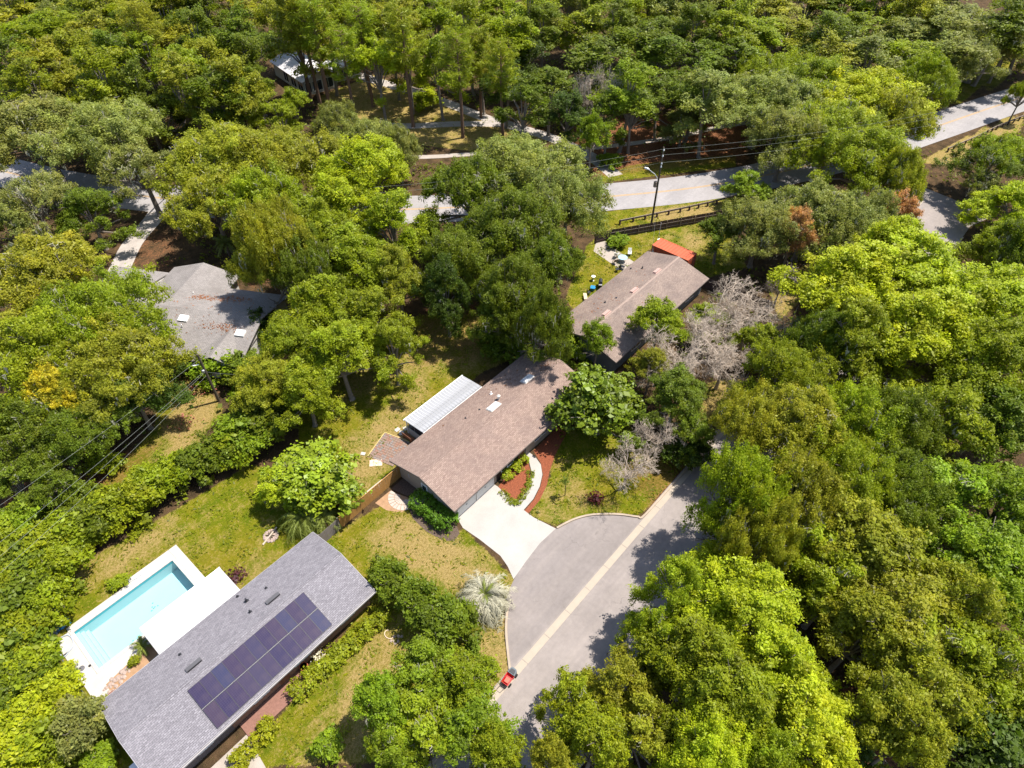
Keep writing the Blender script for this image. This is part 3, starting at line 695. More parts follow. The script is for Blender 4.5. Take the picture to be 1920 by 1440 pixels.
obj('gutter', g, M['grey_trim'], h.root)
for px in ((6.57, 33.99), (-1.03, 33.93)):
    b = MB(); b.add([(-.68, -.24, 0), (.68, -.24, 0), (.68, .24, 0), (-.68, .24, 0), (-.66, -.2, .17), (.66, -.2, .17), (.66, .2, .13), (-.66, .2, .13)], [(4, 5, 6, 7), (0, 1, 5, 4), (1, 2, 6, 5), (2, 3, 7, 6), (3, 0, 4, 7)])
    v_ = h.on('roof_vent', b, M['grey_vent'], px[0], px[1]); obj('slot', bx(-.62, .62, -.262, -.243, .02, .13), M['dark'], v_)
for px, hh, rr in (((4.58, 34.49), .35, .07), ((4.98, 35.82), .45, .09), ((4.72, 37.03), .25, .06), ((6.81, 35.56), .2, .06), ((-1.34, 35.93), .2, .06)):
    h.pipe(px[0], px[1], hh, rr)
# white flat patio roof behind
pc = obj('patio_cover', bx(-2.45 - h.cx, 5.25 - h.cx, 37.55 - h.cy, 41.0 - h.cy, 2.36, 2.46), M['cover_white'], h.root)
obj('edge_trim', bx(-2.5 - h.cx, 5.3 - h.cx, 41.003 - h.cy, 41.06 - h.cy, 2.32, 2.47), M['white_metal'], pc)
obj('edge_trim', bx(-2.51 - h.cx, -2.453 - h.cx, 37.55 - h.cy, 41.06 - h.cy, 2.32, 2.47), M['grey_trim'], pc)
b = MB()
for i in range(1, 6): b.box(-2.45 + i * 1.283 - h.cx - .012, -2.45 + i * 1.283 - h.cx + .012, 37.6 - h.cy, 40.98 - h.cy, 2.461, 2.472)
obj('seam', b, M['white_metal'], pc)
for px in (-2.35, 1.4, 5.1): obj('post', bx(px - .05 - h.cx, px + .05 - h.cx, 40.8 - h.cy, 40.9 - h.cy, .01, 2.355), M['white_paint'], h.root)
yf = -9.1 / 2 + .6
for a, c in ((-4.5, -3.2), (0.5, 2.0), (4.5, 6.2), (9.4, 11)): window(h.root, a - h.cx, c - h.cx, .9, 2.1, yf, -1, panes=2)
obj('front_door', bx(2.9 - h.cx, 3.85 - h.cx, yf - .05, yf - .004, .06, 2.1), M['red_cedar'], h.root)
b = MB()
for r in range(4): b.box(-6.5 - h.cx, -1.6 - h.cx, yf - .05, yf - .004, .03 + r * .55, .565 + r * .55)
obj('garage_door', b, M['dark_siding'], h.root)
obj('porch_slab', bx(-1.2 - h.cx, 5 - h.cx, 27.3 - h.cy, 28.95 - h.cy, .006, .1), M['red_brick'], h.root)
xl = -20.9 / 2 + .5
obj('side_door', bx(xl - .05, xl - .004, 30.2 - h.cy, 31.1 - h.cy, .05, 2.05), M['white_paint'], h.root)
obj('air_conditioner', bx(xl - 1.3, xl - .4, 31.5 - h.cy, 32.3 - h.cy, .01, .9), M['white_metal'], h.root)

# --- the far house with three vents
h = House('brown_house', 'weathered brown roofed house with three pinkish roof vents beside the orange container', 62.65, 34.2, 22.1, 10.0, 2.6, 1.3, M['old_brown_shingle'], M['slate_wall'], M['trim'], cap=M['ridge_shingle'])
bro = h
for px in ((68.94, 34.76), (63.34, 34.72), (57.07, 34.72)):
    b = MB(); b.box(-.62, .62, -.24, .24, 0.0, .2); v_ = h.on('roof_vent', b, M['roof_vent'], px[0], px[1])
    obj('flange', bx(-.75, .75, -.36, .36, -.03, .025), M['roof_vent'], v_)
for px, hh in (((68.98, 37.06), .35), ((68.30, 38.45), .2), ((59.26, 36.42), .3), ((60.83, 35.76), .12), ((73.92, 38.50), .4)): h.pipe(px[0], px[1], hh, .07)
yb = 5.0 - .6
for a, c in ((54, 56), (60, 62), (66, 68.2), (70, 71)): window(h.root, a - h.cx, c - h.cx, .9, 2.1, yb, 1)
for a, c in ((56, 58), (64, 66), (69, 71)): window(h.root, a - h.cx, c - h.cx, .9, 2.1, -yb, -1)
obj('back_door', bx(63.2 - h.cx, 65 - h.cx, yb + .004, yb + .05, .05, 2.1), M['white_paint'], h.root)
obj('chimney_cap', bx(-10.8, -10.3, 1.0, 1.6, 3.2, 3.9), M['slate_wall'], h.root) if False else None
rb = random.Random(8)
b = MB()
for i in range(46):
    x, y = rb.gauss(56.3, .8) - h.cx, rb.gauss(30.8, .45) - h.cy; z = h.z(y) + .02; a = rb.random() * 6.3; l = rb.uniform(.15, .5)
    b.tube([(x, y, z), (x + l * math.cos(a), y + l * math.sin(a), h.z(y + l * math.sin(a)) + .035)], .012, 3)
lf = obj('fallen_branch', b, M['red_worn'], None); tag(lf, 'scatter of rust brown fallen twigs lying on the weathered brown roof', 'twigs')

# --- the grey house under the oaks
g0 = thing('grey_house', 'pale grey shingled house with cross gables half hidden beneath the oaks', 'house', (24, 74, 0), R(-60))
b = MB(); gable(b, -11, 8.4, -7.6, 6.0, 2.7, 1.7); obj('roof', b, M['pale_grey_shingle'], g0)
b = MB(); gable(b, -10.3, -.2, 0, 9.0, 2.72, 1.45, 'y'); obj('roof', b, M['pale_grey_shingle'], g0)
b = MB(); gable(b, 2.3, 8.1, -8.25, -.5, 2.74, 1.2, 'y'); obj('roof', b, M['pale_grey_shingle'], g0)
b = MB(); gable(b, -18, -10.3, 1.8, 7.8, 2.6, .8); obj('roof', b, M['pale_grey_shingle'], g0)
b = MB(); wall_mass(b, -10.6, 8.0, -6.9, 5.4, 2.6, 1.4); obj('wall', b, M['pale_wall'], g0)
b = MB(); wall_mass(b, -9.7, -.8, 0, 8.6, 2.6, 1.3, 'y'); obj('wall', b, M['pale_wall'], g0)
b = MB(); wall_mass(b, 2.8, 7.6, -7.85, -.5, 2.65, 1.0, 'y'); obj('wall', b, M['white_paint'], g0)
b = MB(); wall_mass(b, -17.6, -10.3, 2.3, 7.3, 2.5, .6); obj('wall', b, M['pale_wall'], g0)
for x, y, a in ((6.6, -3.4, 0), (-1.6, -2.4, 0), (-6.2, -3.0, 0)):
    sl = 1.7 / 6.8; z = 2.7 + 1.7 - abs(y + .8) * sl
    o = obj('skylight', bx(-.6, .6, -.45, .45, .0, .22), M['white_paint'], g0, (x, y, z)); o.rotation_euler = (math.atan(sl), 0, 0)
for x, y in ((-1.2, -3.6), (-3.5, 3)):
    b = MB(); z = 4.4 - abs(y + .8) * .25; b.tube([(x, y, z - .1), (x, y, z + .4)], .07, 8); obj('vent_pipe', b, M['white_paint'], g0)
window(g0, -8, -6, .9, 2.1, -6.9, -1); window(g0, -3, -1, .9, 2.1, -6.9, -1); window(g0, 4.2, 6.2, .9, 2.1, -7.85, -1)
obj('sill_band', bx(-10.55, 2.6, -6.98, -6.905, .0, .5), M['white_paint'], g0)

# --- the white roofed house in the woods
wcx, wcy = 78.5, 144
wh = thing('white_roofed_house', 'white roofed house seen between pine trunks in the woods', 'house', (83.0, 134.4, 0), R(80))
b = MB(); gable(b, -8, 8, -4, 4, 3.0, 1.4); obj('roof', b, M['white_roof'], wh)
b = MB(); gable(b, -5.5, 1.5, -12, 0, 3.02, 1.3, 'y'); obj('roof', b, M['white_roof'], wh)
b = MB(); wall_mass(b, -7.5, 7.5, -3.5, 3.5, 2.9, 1.2); obj('wall', b, M['pale_wall'], wh)
b = MB(); wall_mass(b, -5.0, 1.0, -11.5, 0, 2.95, 1.0, 'y'); obj('wall', b, M['pale_wall'], wh)
for a, c in ((-3.2, -.9), (-.6, 1.6), (1.9, 3.3)): window(wh, a, c, .5, 2.6, -7.5, -1, axis='y')
for a, c in ((-10.8, -8.6), (-8.2, -6), (-5.6, -3.8)): window(wh, a, c, .5, 2.6, -5.0, -1, axis='y')
for a, c in ((-7, -4.4), (-3.6, -1), (.2, 2.6)): window(wh, a, c, .5, 2.6, 3.5, 1)

# ------------------------------------------------------------------ the pool
pool = thing('swimming_pool', 'rectangular turquoise swimming pool set in a white deck', 'pool', ((PX0 + PX1) / 2, (PY0 + PY1) / 2, 0))
ox, oy = (PX0 + PX1) / 2, (PY0 + PY1) / 2
def off(*a): return (a[0] - ox, a[1] - ox, a[2] - oy, a[3] - oy, a[4], a[5])
b = MB(); b.box(*off(PX0 - .2, PX1 + .2, PY0 - .2, PY1 + .2, -1.75, -1.5))
b.box(*off(PX0 - .2, PX0 - .002, PY0 - .2, PY1 + .2, -1.499, -.004)); b.box(*off(PX1 + .002, PX1 + .2, PY0 - .2, PY1 + .2, -1.499, -.004))
b.box(*off(PX0, PX1, PY0 - .2, PY0 - .002, -1.499, -.004)); b.box(*off(PX0, PX1, PY1 + .002, PY1 + .2, -1.499, -.004))
obj('basin', b, M['plaster'], pool)
b = MB(); t = .012
b.box(*off(PX0, PX1, PY1 - t, PY1, -.3, -.02)); b.box(*off(PX0, PX1, PY0, PY0 + t, -.3, -.02)); b.box(*off(PX0, PX0 + t, PY0 + t, PY1 - t, -.3, -.02)); b.box(*off(PX1 - t, PX1, PY0 + t, PY1 - t, -.3, -.02))
obj('tile_band', b, M['pool_tile'], pool)
b = MB(); b.add([(x - ox, y - oy, -.14) for x, y in ((PX0 + t, PY0 + t), (PX1 - t, PY0 + t), (PX1 - t, PY1 - t), (PX0 + t, PY1 - t))], [(0, 1, 2, 3)]); obj('water', b, M['water'], pool)
for i in range(3): obj('step', bx(*off(PX0 + .3 * i + .003, PX0 + .3 * (i + 1), PY0 + .01, PY1 - .01, -1.498, -.35 - .3 * i)), M['plaster'], pool)
rb = random.Random(3); b = MB()
for cxp, cyp in ((-3.68, 43.60), (-3.66, 43.05), (-0.72, 45.81), (-2.88, 43.81), (-3.93, 43.50)):
    for k in range(6):
        x, y = cxp + rb.gauss(0, .18) - ox, cyp - .9 + rb.gauss(0, .18) - oy; a = rb.random() * 6.3
        b.add([(x + .1 * math.cos(a + q) * (1 if q % 2 else .6), y + .07 * math.sin(a + q), -1.49) for q in (0, 1.6, 3.1, 4.7)], [(0, 1, 2, 3)])
o = obj('sunken_leaf', b, M['debris'], pool); o['kind'] = 'stuff'
# deck slabs with narrow joints round the basin
deck = struct('pool_deck', bx(-8.15, 4.0, 37.2, 41.69, 0.003, .06), M['deck_concrete'])
def slab(*a): struct('deck_slab', bx(*a), M['deck_concrete'], deck)
slab(-8.15, -6.98, 41.70, 47.3, .003, .06); slab(3.21, 4.0, 41.70, 48.25, .003, .06)
slab(-6.97, -1.0, 47.26, 47.75, .003, .06); slab(-.99, 3.19, 47.26, 48.25, .003, .06)
cop = None
x = PX0 - .3
while x < PX1 + .29:
    e = min(x + .6, PX1 + .3)
    for y0 in (PY0 - .3, PY1 - .03): slab(x + .004, e - .004, y0, y0 + .33, .004, .066)
    x += .6
y = PY0 + .03
while y < PY1 - .04:
    e = min(y + .6, PY1 - .03)
    for x0 in (PX0 - .3, PX1 - .03): slab(x0, x0 + .33, y + .004, e - .004, .004, .066)
    y += .6
struct('planter_bed', sheet([(-6.88, 40.27), (-3.66, 40.72), (-2.58, 40.79), (-2.37, 39.40), (-6.89, 38.82)], .064), M['sand'])
# ------------------------------------------------------------------ fences
def plank_fence(name, label, p0, p1, h, wood, postm, pw=.14, gap=.008, railside=1, cap=None, group=None, rails=(.3, .95, 1.6), seed=1):
    p0, p1 = Vector((*p0, 0)), Vector((*p1, 0)); d = p1 - p0; L = d.length
    root = thing(name, label, 'fence', p0, math.atan2(d.y, d.x), group)
    rr = random.Random(seed); var = []
    for k in range(4):
        b = MB(); hh = h + rr.uniform(-.03, .03); t = .02
        b.add([(0, 0, .02), (pw, 0, .02), (pw, 0, hh - .04), (pw - .03, 0, hh), (.03, 0, hh), (0, 0, hh - .04)] + [(0, t, .02), (pw, t, .02), (pw, t, hh - .04), (pw - .03, t, hh), (.03, t, hh), (0, t, hh - .04)],
              [(0, 1, 2, 3, 4, 5), (11, 10, 9, 8, 7, 6)] + [(i, 6 + i, 6 + (i + 1) % 6, (i + 1) % 6) for i in range(6)])
        var.append(b.mesh('plank', wood))
    n = int(L / (pw + gap))
    for i in range(n):
        o = bpy.data.objects.new('plank', rr.choice(var)); COL.objects.link(o); o.parent = root
        o.location = (i * (pw + gap), rr.uniform(-.006, .006), 0); o.rotation_euler = (0, rr.uniform(-.012, .012), 0)
    for z in rails:
        b = MB(); y0, y1 = sorted((.01 + railside * .018, .01 + railside * .06)); b.box(0, L, y0, y1, z, z + .09); obj('rail', b, postm, root)
    k = 0; pm = None
    while k * 2.4 < L + .2:
        x = min(k * 2.4, L - .05); b = MB(); yc = .01 + railside * .11
        b.box(x - .045, x + .045, yc - .045, yc + .045, 0, h - .05); obj('post', b, postm, root); k += 1
    if cap:
        b = MB(); b.box(0, L, -.03, .05, h + .035, h + .06); obj('cap_rail', b, cap, root)
    return root
plank_fence('cedar_fence', 'golden new cedar plank fence running from the middle house to the older grey fence', (24.3, 37.7), (16.0, 37.45), 1.85, M['new_cedar'], M['new_cedar'], railside=-1, cap=M['new_cedar'], seed=2)
plank_fence('grey_fence', 'weathered grey plank fence at the corner of the solar house', (15.95, 37.45), (13.15, 37.3), 1.8, M['old_cedar'], M['old_cedar'], railside=-1, seed=3)
plank_fence('side_fence', 'red brown plank fence under the green tree behind the cedar fence', (17.6, 37.9), (16.9, 44.5), 1.8, M['red_cedar'], M['red_cedar'], seed=4)
plank_fence('dark_fence', 'long dark brown plank fence behind the orange container', (76.07, 47.38), (92.42, 37.09), 1.6, M['dark_cedar'], M['rail_top'], pw=.17, railside=-1, rails=(.35, 1.0), seed=5)
plank_fence('dark_fence', 'short dark plank fence at the end of the neighbour patio', (75.95, 47.29), (73.45, 48.41), 1.6, M['dark_cedar'], M['dark_cedar'], pw=.17, railside=1, rails=(.35, 1.6), seed=6)
plank_fence('dark_fence', 'dark plank fence beside the bare tree and the brown roof', (74.5, 33.0), (75.8, 20.5), 1.8, M['dark_cedar'], M['dark_cedar'], pw=.17, railside=1, rails=(.35, 1.6), seed=7)
def guard_rail(pts, label):
    root = thing('guard_rail', label, 'guard rail', (pts[0][0], pts[0][1], 0), 0, 'timber guard rails along the main road')
    P = [Vector((x - pts[0][0], y - pts[0][1], 0)) for x, y in pts]
    pts3 = []
    for i in range(len(P) - 1):
        d = P[i + 1] - P[i]; n = max(1, round(d.length / 1.9))
        for k in range(n): pts3.append(P[i] + d * k / n)
    pts3.append(P[-1])
    for q in pts3:
        obj('post', bx(q.x - .12, q.x + .12, q.y - .12, q.y + .12, 0, .78), M['guard_wood'], root)
    for i in range(len(pts3) - 1):
        a, c = pts3[i], pts3[i + 1]; d = c - a; ang = math.atan2(d.y, d.x)
        b = MB(); b.box(-.01, d.length - .01, .125, .23, .42, .72)
        o = obj('rail', b, M['rail_top'], root, (a.x, a.y, 0), ang)
guard_rail([(80.52, 48.48), (82.56, 47.32), (89.94, 43.17), (96.00, 39.95), (100.70, 37.88)], 'dark timber guard rail on the verge behind the utility pole')
guard_rail([(139.92, 17.03), (148.59, 14.50), (155.69, 12.82), (164.61, 10.06), (178.48, 6.34)], 'dark timber guard rail by the main road at the right edge')

# ------------------------------------------------------------------ utility poles and wires
def wire(name, label, a, c, sag, r=.012, group=None, cat='power line'):
    b = MB(); a, c = Vector(a), Vector(c); n = 14
    b.tube([a + (c - a) * t - Vector((0, 0, sag * 4 * t * (1 - t))) for t in [i / n for i in range(n + 1)]], r, 4)
    return tag(obj(name, b, M['wire']), label, cat, group)
pp = (83.79, 44.70); dirr = Vector((16.7, -13, 0)).normalized(); nrm = Vector((-dirr.y, dirr.x, 0))
pole = thing('utility_pole', 'tall dark utility pole with street lamp on the verge by the dark fence', 'utility pole', (pp[0], pp[1], 0))
b = MB(); b.tube([(0, 0, 0), (0, 0, 6), (0, 0, 12.9)], [.17, .145, .11], 10); obj('mast', b, M['creosote'], pole)
for z, s in ((12.4, -.05), (11.5, -.05), (10.3, -.05), (9.8, .05)):
    b = MB(); o_ = nrm * (-.17); b.tube([(o_.x, o_.y, z), (o_.x, o_.y, z + .1), (o_.x, o_.y, z + .2), (o_.x, o_.y, z + .3)], [.09, .12, .09, .05], 8); obj('insulator', b, M['white_paint'], pole)
b = MB(); e = nrm * 1.5 - dirr * 1.2
b.tube([(0, 0, 7.7), (e.x * .4, e.y * .4, 8.4), (e.x, e.y, 8.8)], .05, 6); la = obj('lamp_arm', b, M['steel'], pole)
b = MB(); e2 = e * 1.35; b.tube([(e.x * .95, e.y * .95, 8.8), (e.x * 1.1, e.y * 1.1, 8.83), (e2.x, e2.y, 8.8)], [.08, .2, .14], 8); obj('lamp_head', b, M['white_metal'], la)
b = MB(); q = -dirr * .42; b.tube([(q.x, q.y, 6.6), (q.x, q.y, 6.65), (q.x, q.y, 7.5), (q.x, q.y, 7.58)], [.2, .26, .26, .15], 12); obj('transformer', b, M['rail_top'], pole)
b = MB(); b.tube([(.17, 0, .3), (.17, 0, 7.5)], .02, 4); obj('conduit', b, M['grey_trim'], pole)
pv = Vector((pp[0], pp[1], 0)) - nrm * .17
for z, lab in ((12.7, 'topmost'), (11.8, 'middle'), (10.6, 'lowest')):
    wire('power_line', lab + ' wire running right from the tall pole by the main road', pv + Vector((0, 0, z)), pv + dirr * 46 + nrm * 3 + Vector((0, 0, z + .2)), .7, group='wires of the tall pole')
    wire('power_line', lab + ' wire running left from the tall pole into the big oak', pv + Vector((0, 0, z)), pv - dirr * 42 - nrm * 2 + Vector((0, 0, z - .4)), .7, group='wires of the tall pole')
wire('guy_wire', 'slack service wire dropping from the tall pole to the brown roof', pv + Vector((0, 0, 7.6)), ((72.98, 38.01)[0], (72.98, 38.01)[1], 3.3), .25, .012)
for px in ((79.38, 41.54), (80.11, 41.14)):
    pass
ps = (79.98, 41.06)
flag = thing('garden_pole', 'slim pale pole standing between the dark fence and the orange container', 'pole', (ps[0], ps[1], 0))
b = MB(); b.tube([(0, 0, 0), (0, 0, 3.6)], .035, 6); obj('mast', b, M['white_metal'], flag)
b = MB(); b.tube([(.35, 0, .05), (.35, 0, .5), (.35, 0, .52)], [.28, .3, .1], 10); obj('foot', b, M['white_paint'], flag)
p2 = (17.47, 62.42)
pole2 = thing('utility_pole', 'brown wooden utility pole in the grassy gap beside the grey house', 'utility pole', (p2[0], p2[1], 0))
b = MB(); b.tube([(0, 0, 0), (0, 0, 4), (0, 0, 7.6)], [.17, .15, .12], 10); obj('mast', b, M['creosote'], pole2)
b = MB(); b.tube([(-.2, 0, 5.0), (-.2, 0, 5.3), (-.2, 0, 5.35)], [.16, .17, .08], 8); obj('junction_can', b, M['steel'], pole2)
b = MB(); b.tube([(-.3, .1, 6.2), (-.9, .3, 6.3)], .06, 6); obj('bracket', b, M['white_metal'], pole2)
A = Vector((p2[0], p2[1], 0))
for k, (e, za, zb, lab) in enumerate((((-1.75, 56.86), 5.1, 6.0, 'second highest wire over the shaded ground beside the long hedge'), ((-1.59, 55.97), 4.9, 5.8, 'third wire over the shaded ground beside the long hedge'), ((-0.97, 55.43), 4.4, 5.2, 'lowest wire sagging over the long hedge'), ((-3.81, 58.85), 6.9, 7.2, 'highest single wire crossing in front of the left oaks'))):
    ev = Vector((*e, zb)); sv = A + Vector((0, 0, za)); ev2 = sv + (ev - sv) * 1.5
    wire('power_line', lab, sv, ev2, .5, .013, group='wires of the brown pole')
wire('power_line', 'pale service wire from the brown pole to the bright tree', A + Vector((0, 0, 4.9)), (*(20.75, 57.44), 5.2), .15, .014)

# ------------------------------------------------------------------ orange container
ct = thing('shipping_container', 'bright orange steel shipping container behind the brown roofed house', 'container', (75.5, 33.55, 0))
W_, L_, H_ = 2.44, 6.06, 2.6
b = MB(); n = 30
prof = []
for i in range(n):
    y = .12 + (L_ - .24) * i / (n - 1); prof.append((y, .0 if (i // 2) % 2 else .035))
for x, s in ((0.02, 1), (W_ - .02, -1)):
    vs = [(x + s * d, y, z) for z in (.16, H_ - .1) for y, d in prof]
    b.add(vs, [(i, i + 1, n + i + 1, n + i) for i in range(n - 1)])
obj('side_wall', b, M['orange_steel'], ct)
b = MB(); prof = [(.1 + (L_ - .2) * i / 47, .02 if (i // 2) % 2 else 0) for i in range(48)]
b.add([(x, y, H_ - .03 + d) for x in (.06, W_ - .06) for y, d in prof], [(i, 48 + i, 49 + i, i + 1) for i in range(47)]); obj('roof', b, M['orange_steel'], ct)
b = MB()
for x in (0, W_ - .1):
    b.box(x, x + .1, .1, L_ - .1, H_ - .1, H_); b.box(x, x + .1, .1, L_ - .1, 0.02, .16)
    for y in (0, L_ - .1): b.box(x, x + .1, y, y + .1, .0, H_ + .012)
for y in (0.0, L_ - .1): b.box(.102, W_ - .102, y, y + .1, H_ - .1, H_); b.box(.102, W_ - .102, y, y + .1, .02, .16)
obj('frame', b, M['orange_steel'], ct)
for k in range(2):
    d = obj('door', bx(.11 + k * 1.11, 1.21 + k * 1.11, .02, .06, .17, H_ - .11), M['orange_steel'], ct)
    b = MB()
    for q in (.3, .8): b.tube([(.11 + k * 1.11 + q, -.02, .2), (.11 + k * 1.11 + q, -.02, H_ - .15)], .025, 6)
    obj('lock_rod', b, M['steel'], d)
obj('end_wall', bx(.102, W_ - .102, L_ - .06, L_ - .03, .17, H_ - .11), M['orange_steel'], ct)
for i in range(4):
    obj('stain_plate', bx(.5 + i * .02, 2.2 - (i == 2) * .4, .32 + i * .2, .36 + i * .2, H_ + .004, H_ + .012), M['rust'] if i % 2 == 0 else M['red_worn'], ct)
obj('floor', bx(.11, W_ - .11, .11, L_ - .11, .1, .16), M['rust'], ct)

# ------------------------------------------------------------------ neighbour's patio
def patio_chair(name, label, loc, rz, m, group=None, recl=.25):
    r = thing(name, label, 'chair', loc, rz, group)
    obj('seat', bx(-.26, .26, -.25, .25, .4, .44), m, r)
    b = MB(); b.add([(-.26, .22, .44), (.26, .22, .44), (.26, .22 + recl, 1.0), (-.26, .22 + recl, 1.0), (-.26, .26, .44), (.26, .26, .44), (.26, .26 + recl, 1.0), (-.26, .26 + recl, 1.0)], [(0, 1, 2, 3), (7, 6, 5, 4), (0, 4, 5, 1), (2, 6, 7, 3), (0, 3, 7, 4), (1, 5, 6, 2)]); obj('backrest', b, m, r)
    for x in (-.24, .24):
        for y in (-.23, .23):
            b = MB(); b.tube([(x, y, 0), (x, y, .4)], .022, 5); obj('leg', b, m, r)
        obj('armrest', bx(x - .03, x + .03, -.22, .3, .62, .65), m, r)
    return r
tp = (72.51, 42.42)
t = thing('patio_table', 'round pale blue patio table on the neighbour patio', 'table', (tp[0], tp[1], 0))
b = MB(); b.tube([(0, 0, .7), (0, 0, .73)], .68, 24); smooth_ = obj('tabletop', b, M['pale_blue'], t)
for k in range(4):
    b = MB(); a = .8 + k * 1.571; b.tube([(.2 * math.cos(a), .2 * math.sin(a), .7), (.45 * math.cos(a), .45 * math.sin(a), 0)], .03, 6); obj('leg', b, M['white_metal'], t)
for (px, rz, m, lab) in (((72.79, 43.77), 2.0, 'white_paint', 'white patio chair on the far side of the round blue table'), ((74.44, 42.49), -1.0, 'white_paint', 'white patio chair on the grass edge right of the blue table'), ((71.29, 43.00), 2.6, 'rail_top', 'brown patio chair left of the round blue table'), ((70.96, 41.34), 3.4, 'black_metal', 'dark patio chair in front of the round blue table'), ((69.91, 41.55), 4.1, 'black_metal', 'dark chair on the grass nearest the brown roof edge')):
    patio_chair('patio_chair', lab, (*px, .012), rz, M[m], 'chairs round the neighbour table')
gp = (65.29, 41.25)
gr = thing('barbecue_grill', 'black barbecue grill on the grass behind the brown roof', 'grill', (gp[0], gp[1], 0), .6)
obj('cabinet', bx(-.4, .4, -.28, .28, .15, .85), M['black_metal'], gr)
b = MB(); b.tube([(-.4, 0, .98), (.4, 0, .98)], .27, 12); obj('lid', b, M['black_metal'], gr)
for s in (-1, 1): obj('side_shelf', bx(min(s * .41, s * .75), max(s * .41, s * .75), -.24, .24, .8, .84), M['steel'], gr)
for x in (-.33, .33):
    for y in (-.22, .22):
        b = MB(); b.tube([(x, y - .03, .08), (x, y + .03, .08)], .08, 8); obj('wheel', b, M['rubber'], gr)
bp = (64.00, 41.61)
br_ = thing('storage_bin', 'bright blue plastic tub beside the black grill', 'tub', (bp[0], bp[1], 0), .5)
b = MB(); b.tube([(0, 0, 0), (0, 0, .5), (0, 0, .52), (0, 0, .08)], [.3, .38, .34, .27], 16, cap=False); b.tube([(0, 0, .02), (0, 0, .05)], .29, 16); obj('body', b, M['blue_plastic'], br_)
obj('lid', bx(-.36, .36, -.3, .3, .52, .55), M['blue_plastic'], br_)
bp = (62.87, 41.43)
k_ = thing('folding_chair', 'dark folded chair beside the blue tub', 'chair', (bp[0], bp[1], 0), .9)
obj('seat', bx(-.25, .25, -.2, .25, .38, .42), M['black_metal'], k_); obj('backrest', bx(-.25, .25, .25, .29, .42, .9), M['black_metal'], k_)
for x in (-.22, .22):
    b = MB(); b.tube([(x, -.2, 0), (x, .27, .6)], .02, 5); b.tube([(x, .27, 0), (x, -.2, .4)], .02, 5); obj('leg', b, M['steel'], k_)
bp = (61.76, 41.24)
bd = thing('wooden_bench', 'pale wooden bench against the corner of the brown roofed house', 'bench', (bp[0], bp[1], 0), .75)
for i in range(3): obj('slat', bx(-.7, .7, -.24 + i * .165, -.1 + i * .165, .42, .46), M['cut_top'], bd)
for x in (-.55, .55): obj('leg', bx(x - .04, x + .04, -.2, .2, 0, .42), M['cut_top'], bd)
bp = (65.86, 42.89)
bl = thing('white_ball', 'small white bird bath on the grass left of the black grill', 'bird bath', (bp[0], bp[1], 0)); bl.name = 'bird_bath'
b = MB(); b.tube([(0, 0, 0), (0, 0, .1), (0, 0, .6), (0, 0, .65)], [.16, .08, .07, .1], 10); obj('pedestal', b, M['white_paint'], bl)
b = MB(); b.tube([(0, 0, .65), (0, 0, .75), (0, 0, .77), (0, 0, .7)], [.1, .3, .27, .05], 14); obj('bowl', b, M['white_paint'], bl)

# ------------------------------------------------------------------ pool side things
bp = (-7.77, 48.12)
pf = thing('pool_filter', 'navy blue pool pump and filter drum in the corner by the hedge', 'pool filter', (bp[0], bp[1], .06), .84)
b = MB(); b.tube([(0, 0, 0), (0, 0, .08), (0, 0, .8), (0, 0, 1.0), (0, 0, 1.05)], [.3, .34, .34, .2, .06], 16); obj('drum', b, M['navy_plastic'], pf)
b = MB(); b.tube([(.35, 0, .3), (.7, 0, .3), (.72, 0, .3)], [.14, .14, .05], 10); obj('pump', b, M['black_metal'], pf)
b = MB(); b.tube([(.34, 0, .7), (.6, .1, .7), (.9, .1, .5), (1.3, .1, .12)], .05, 6); obj('pipe', b, M['white_paint'], pf)
bp = (-7.04, 48.41)
tb = thing('pool_tarp', 'crumpled blue cover heap in the shade at the pool deck corner', 'cover', (bp[0], bp[1], .06))
b = MB(); rb = random.Random(4); n = 9
b.add([((i - 4) * .16 + rb.uniform(-.05, .05), (j - 4) * .12 + rb.uniform(-.04, .04), max(.01, .42 * math.exp(-((i - 4) ** 2 + (j - 4) ** 2) / 9) + rb.uniform(-.05, .07))) for j in range(n) for i in range(n)], [(j * n + i, j * n + i + 1, (j + 1) * n + i + 1, (j + 1) * n + i) for j in range(n - 1) for i in range(n - 1)])
tbs = obj('cloth', b, M['blue_plastic'], tb)
def ground_line(name, label, pts, r, m, z=.075, cat='hose'):
    b = MB(); c = spline([(*p, 0) for p in pts], 8); b.tube([(v.x, v.y, z + r) for v in c], r, 6); return tag(obj(name, b, m), label, cat)
ground_line('pool_hose', 'pale grey pool hose looped on the white deck', [(-8.25, 47.12), (-7.72, 47.25), (-7.12, 47.01), (-7.01, 46.29), (-7.24, 45.68), (-7.67, 45.45), (-8.15, 45.29), (-8.38, 45.83), (-8.69, 45.97), (-8.99, 45.68), (-9.03, 45.17)], .05, M['hose'])
ground_line('pool_brush_pole', 'long dark pole lying across the deck from the filter', [(-8.36, 46.74), (-8.32, 45.76), (-8.44, 44.63), (-8.42, 43.31)], .04, M['grey_plastic'], cat='pole')
ground_line('pool_skimmer_pole', 'thin pole on the deck ending at the plant pots', [(-8.44, 42.45), (-8.47, 41.68), (-8.43, 41.05)], .025, M['grey_plastic'], cat='pole')
ground_line('broom', 'short dark broom lying on the deck near the hose loop', [(-8.36, 45.45), (-8.04, 45.44), (-7.72, 45.43)], .05, M['black_metal'], cat='broom')
ground_line('net_pole', 'short dark pole beside the blue filter', [(-8.57, 46.69), (-8.17, 46.74), (-7.78, 46.80)], .05, M['black_metal'], cat='pole')
ground_line('skimmer_pole', 'slim grey pole lying along the far edge of the pool deck', [(-1.15, 47.86), (-0.43, 47.71), (0.15, 47.71)], .025, M['hose'], cat='pole')
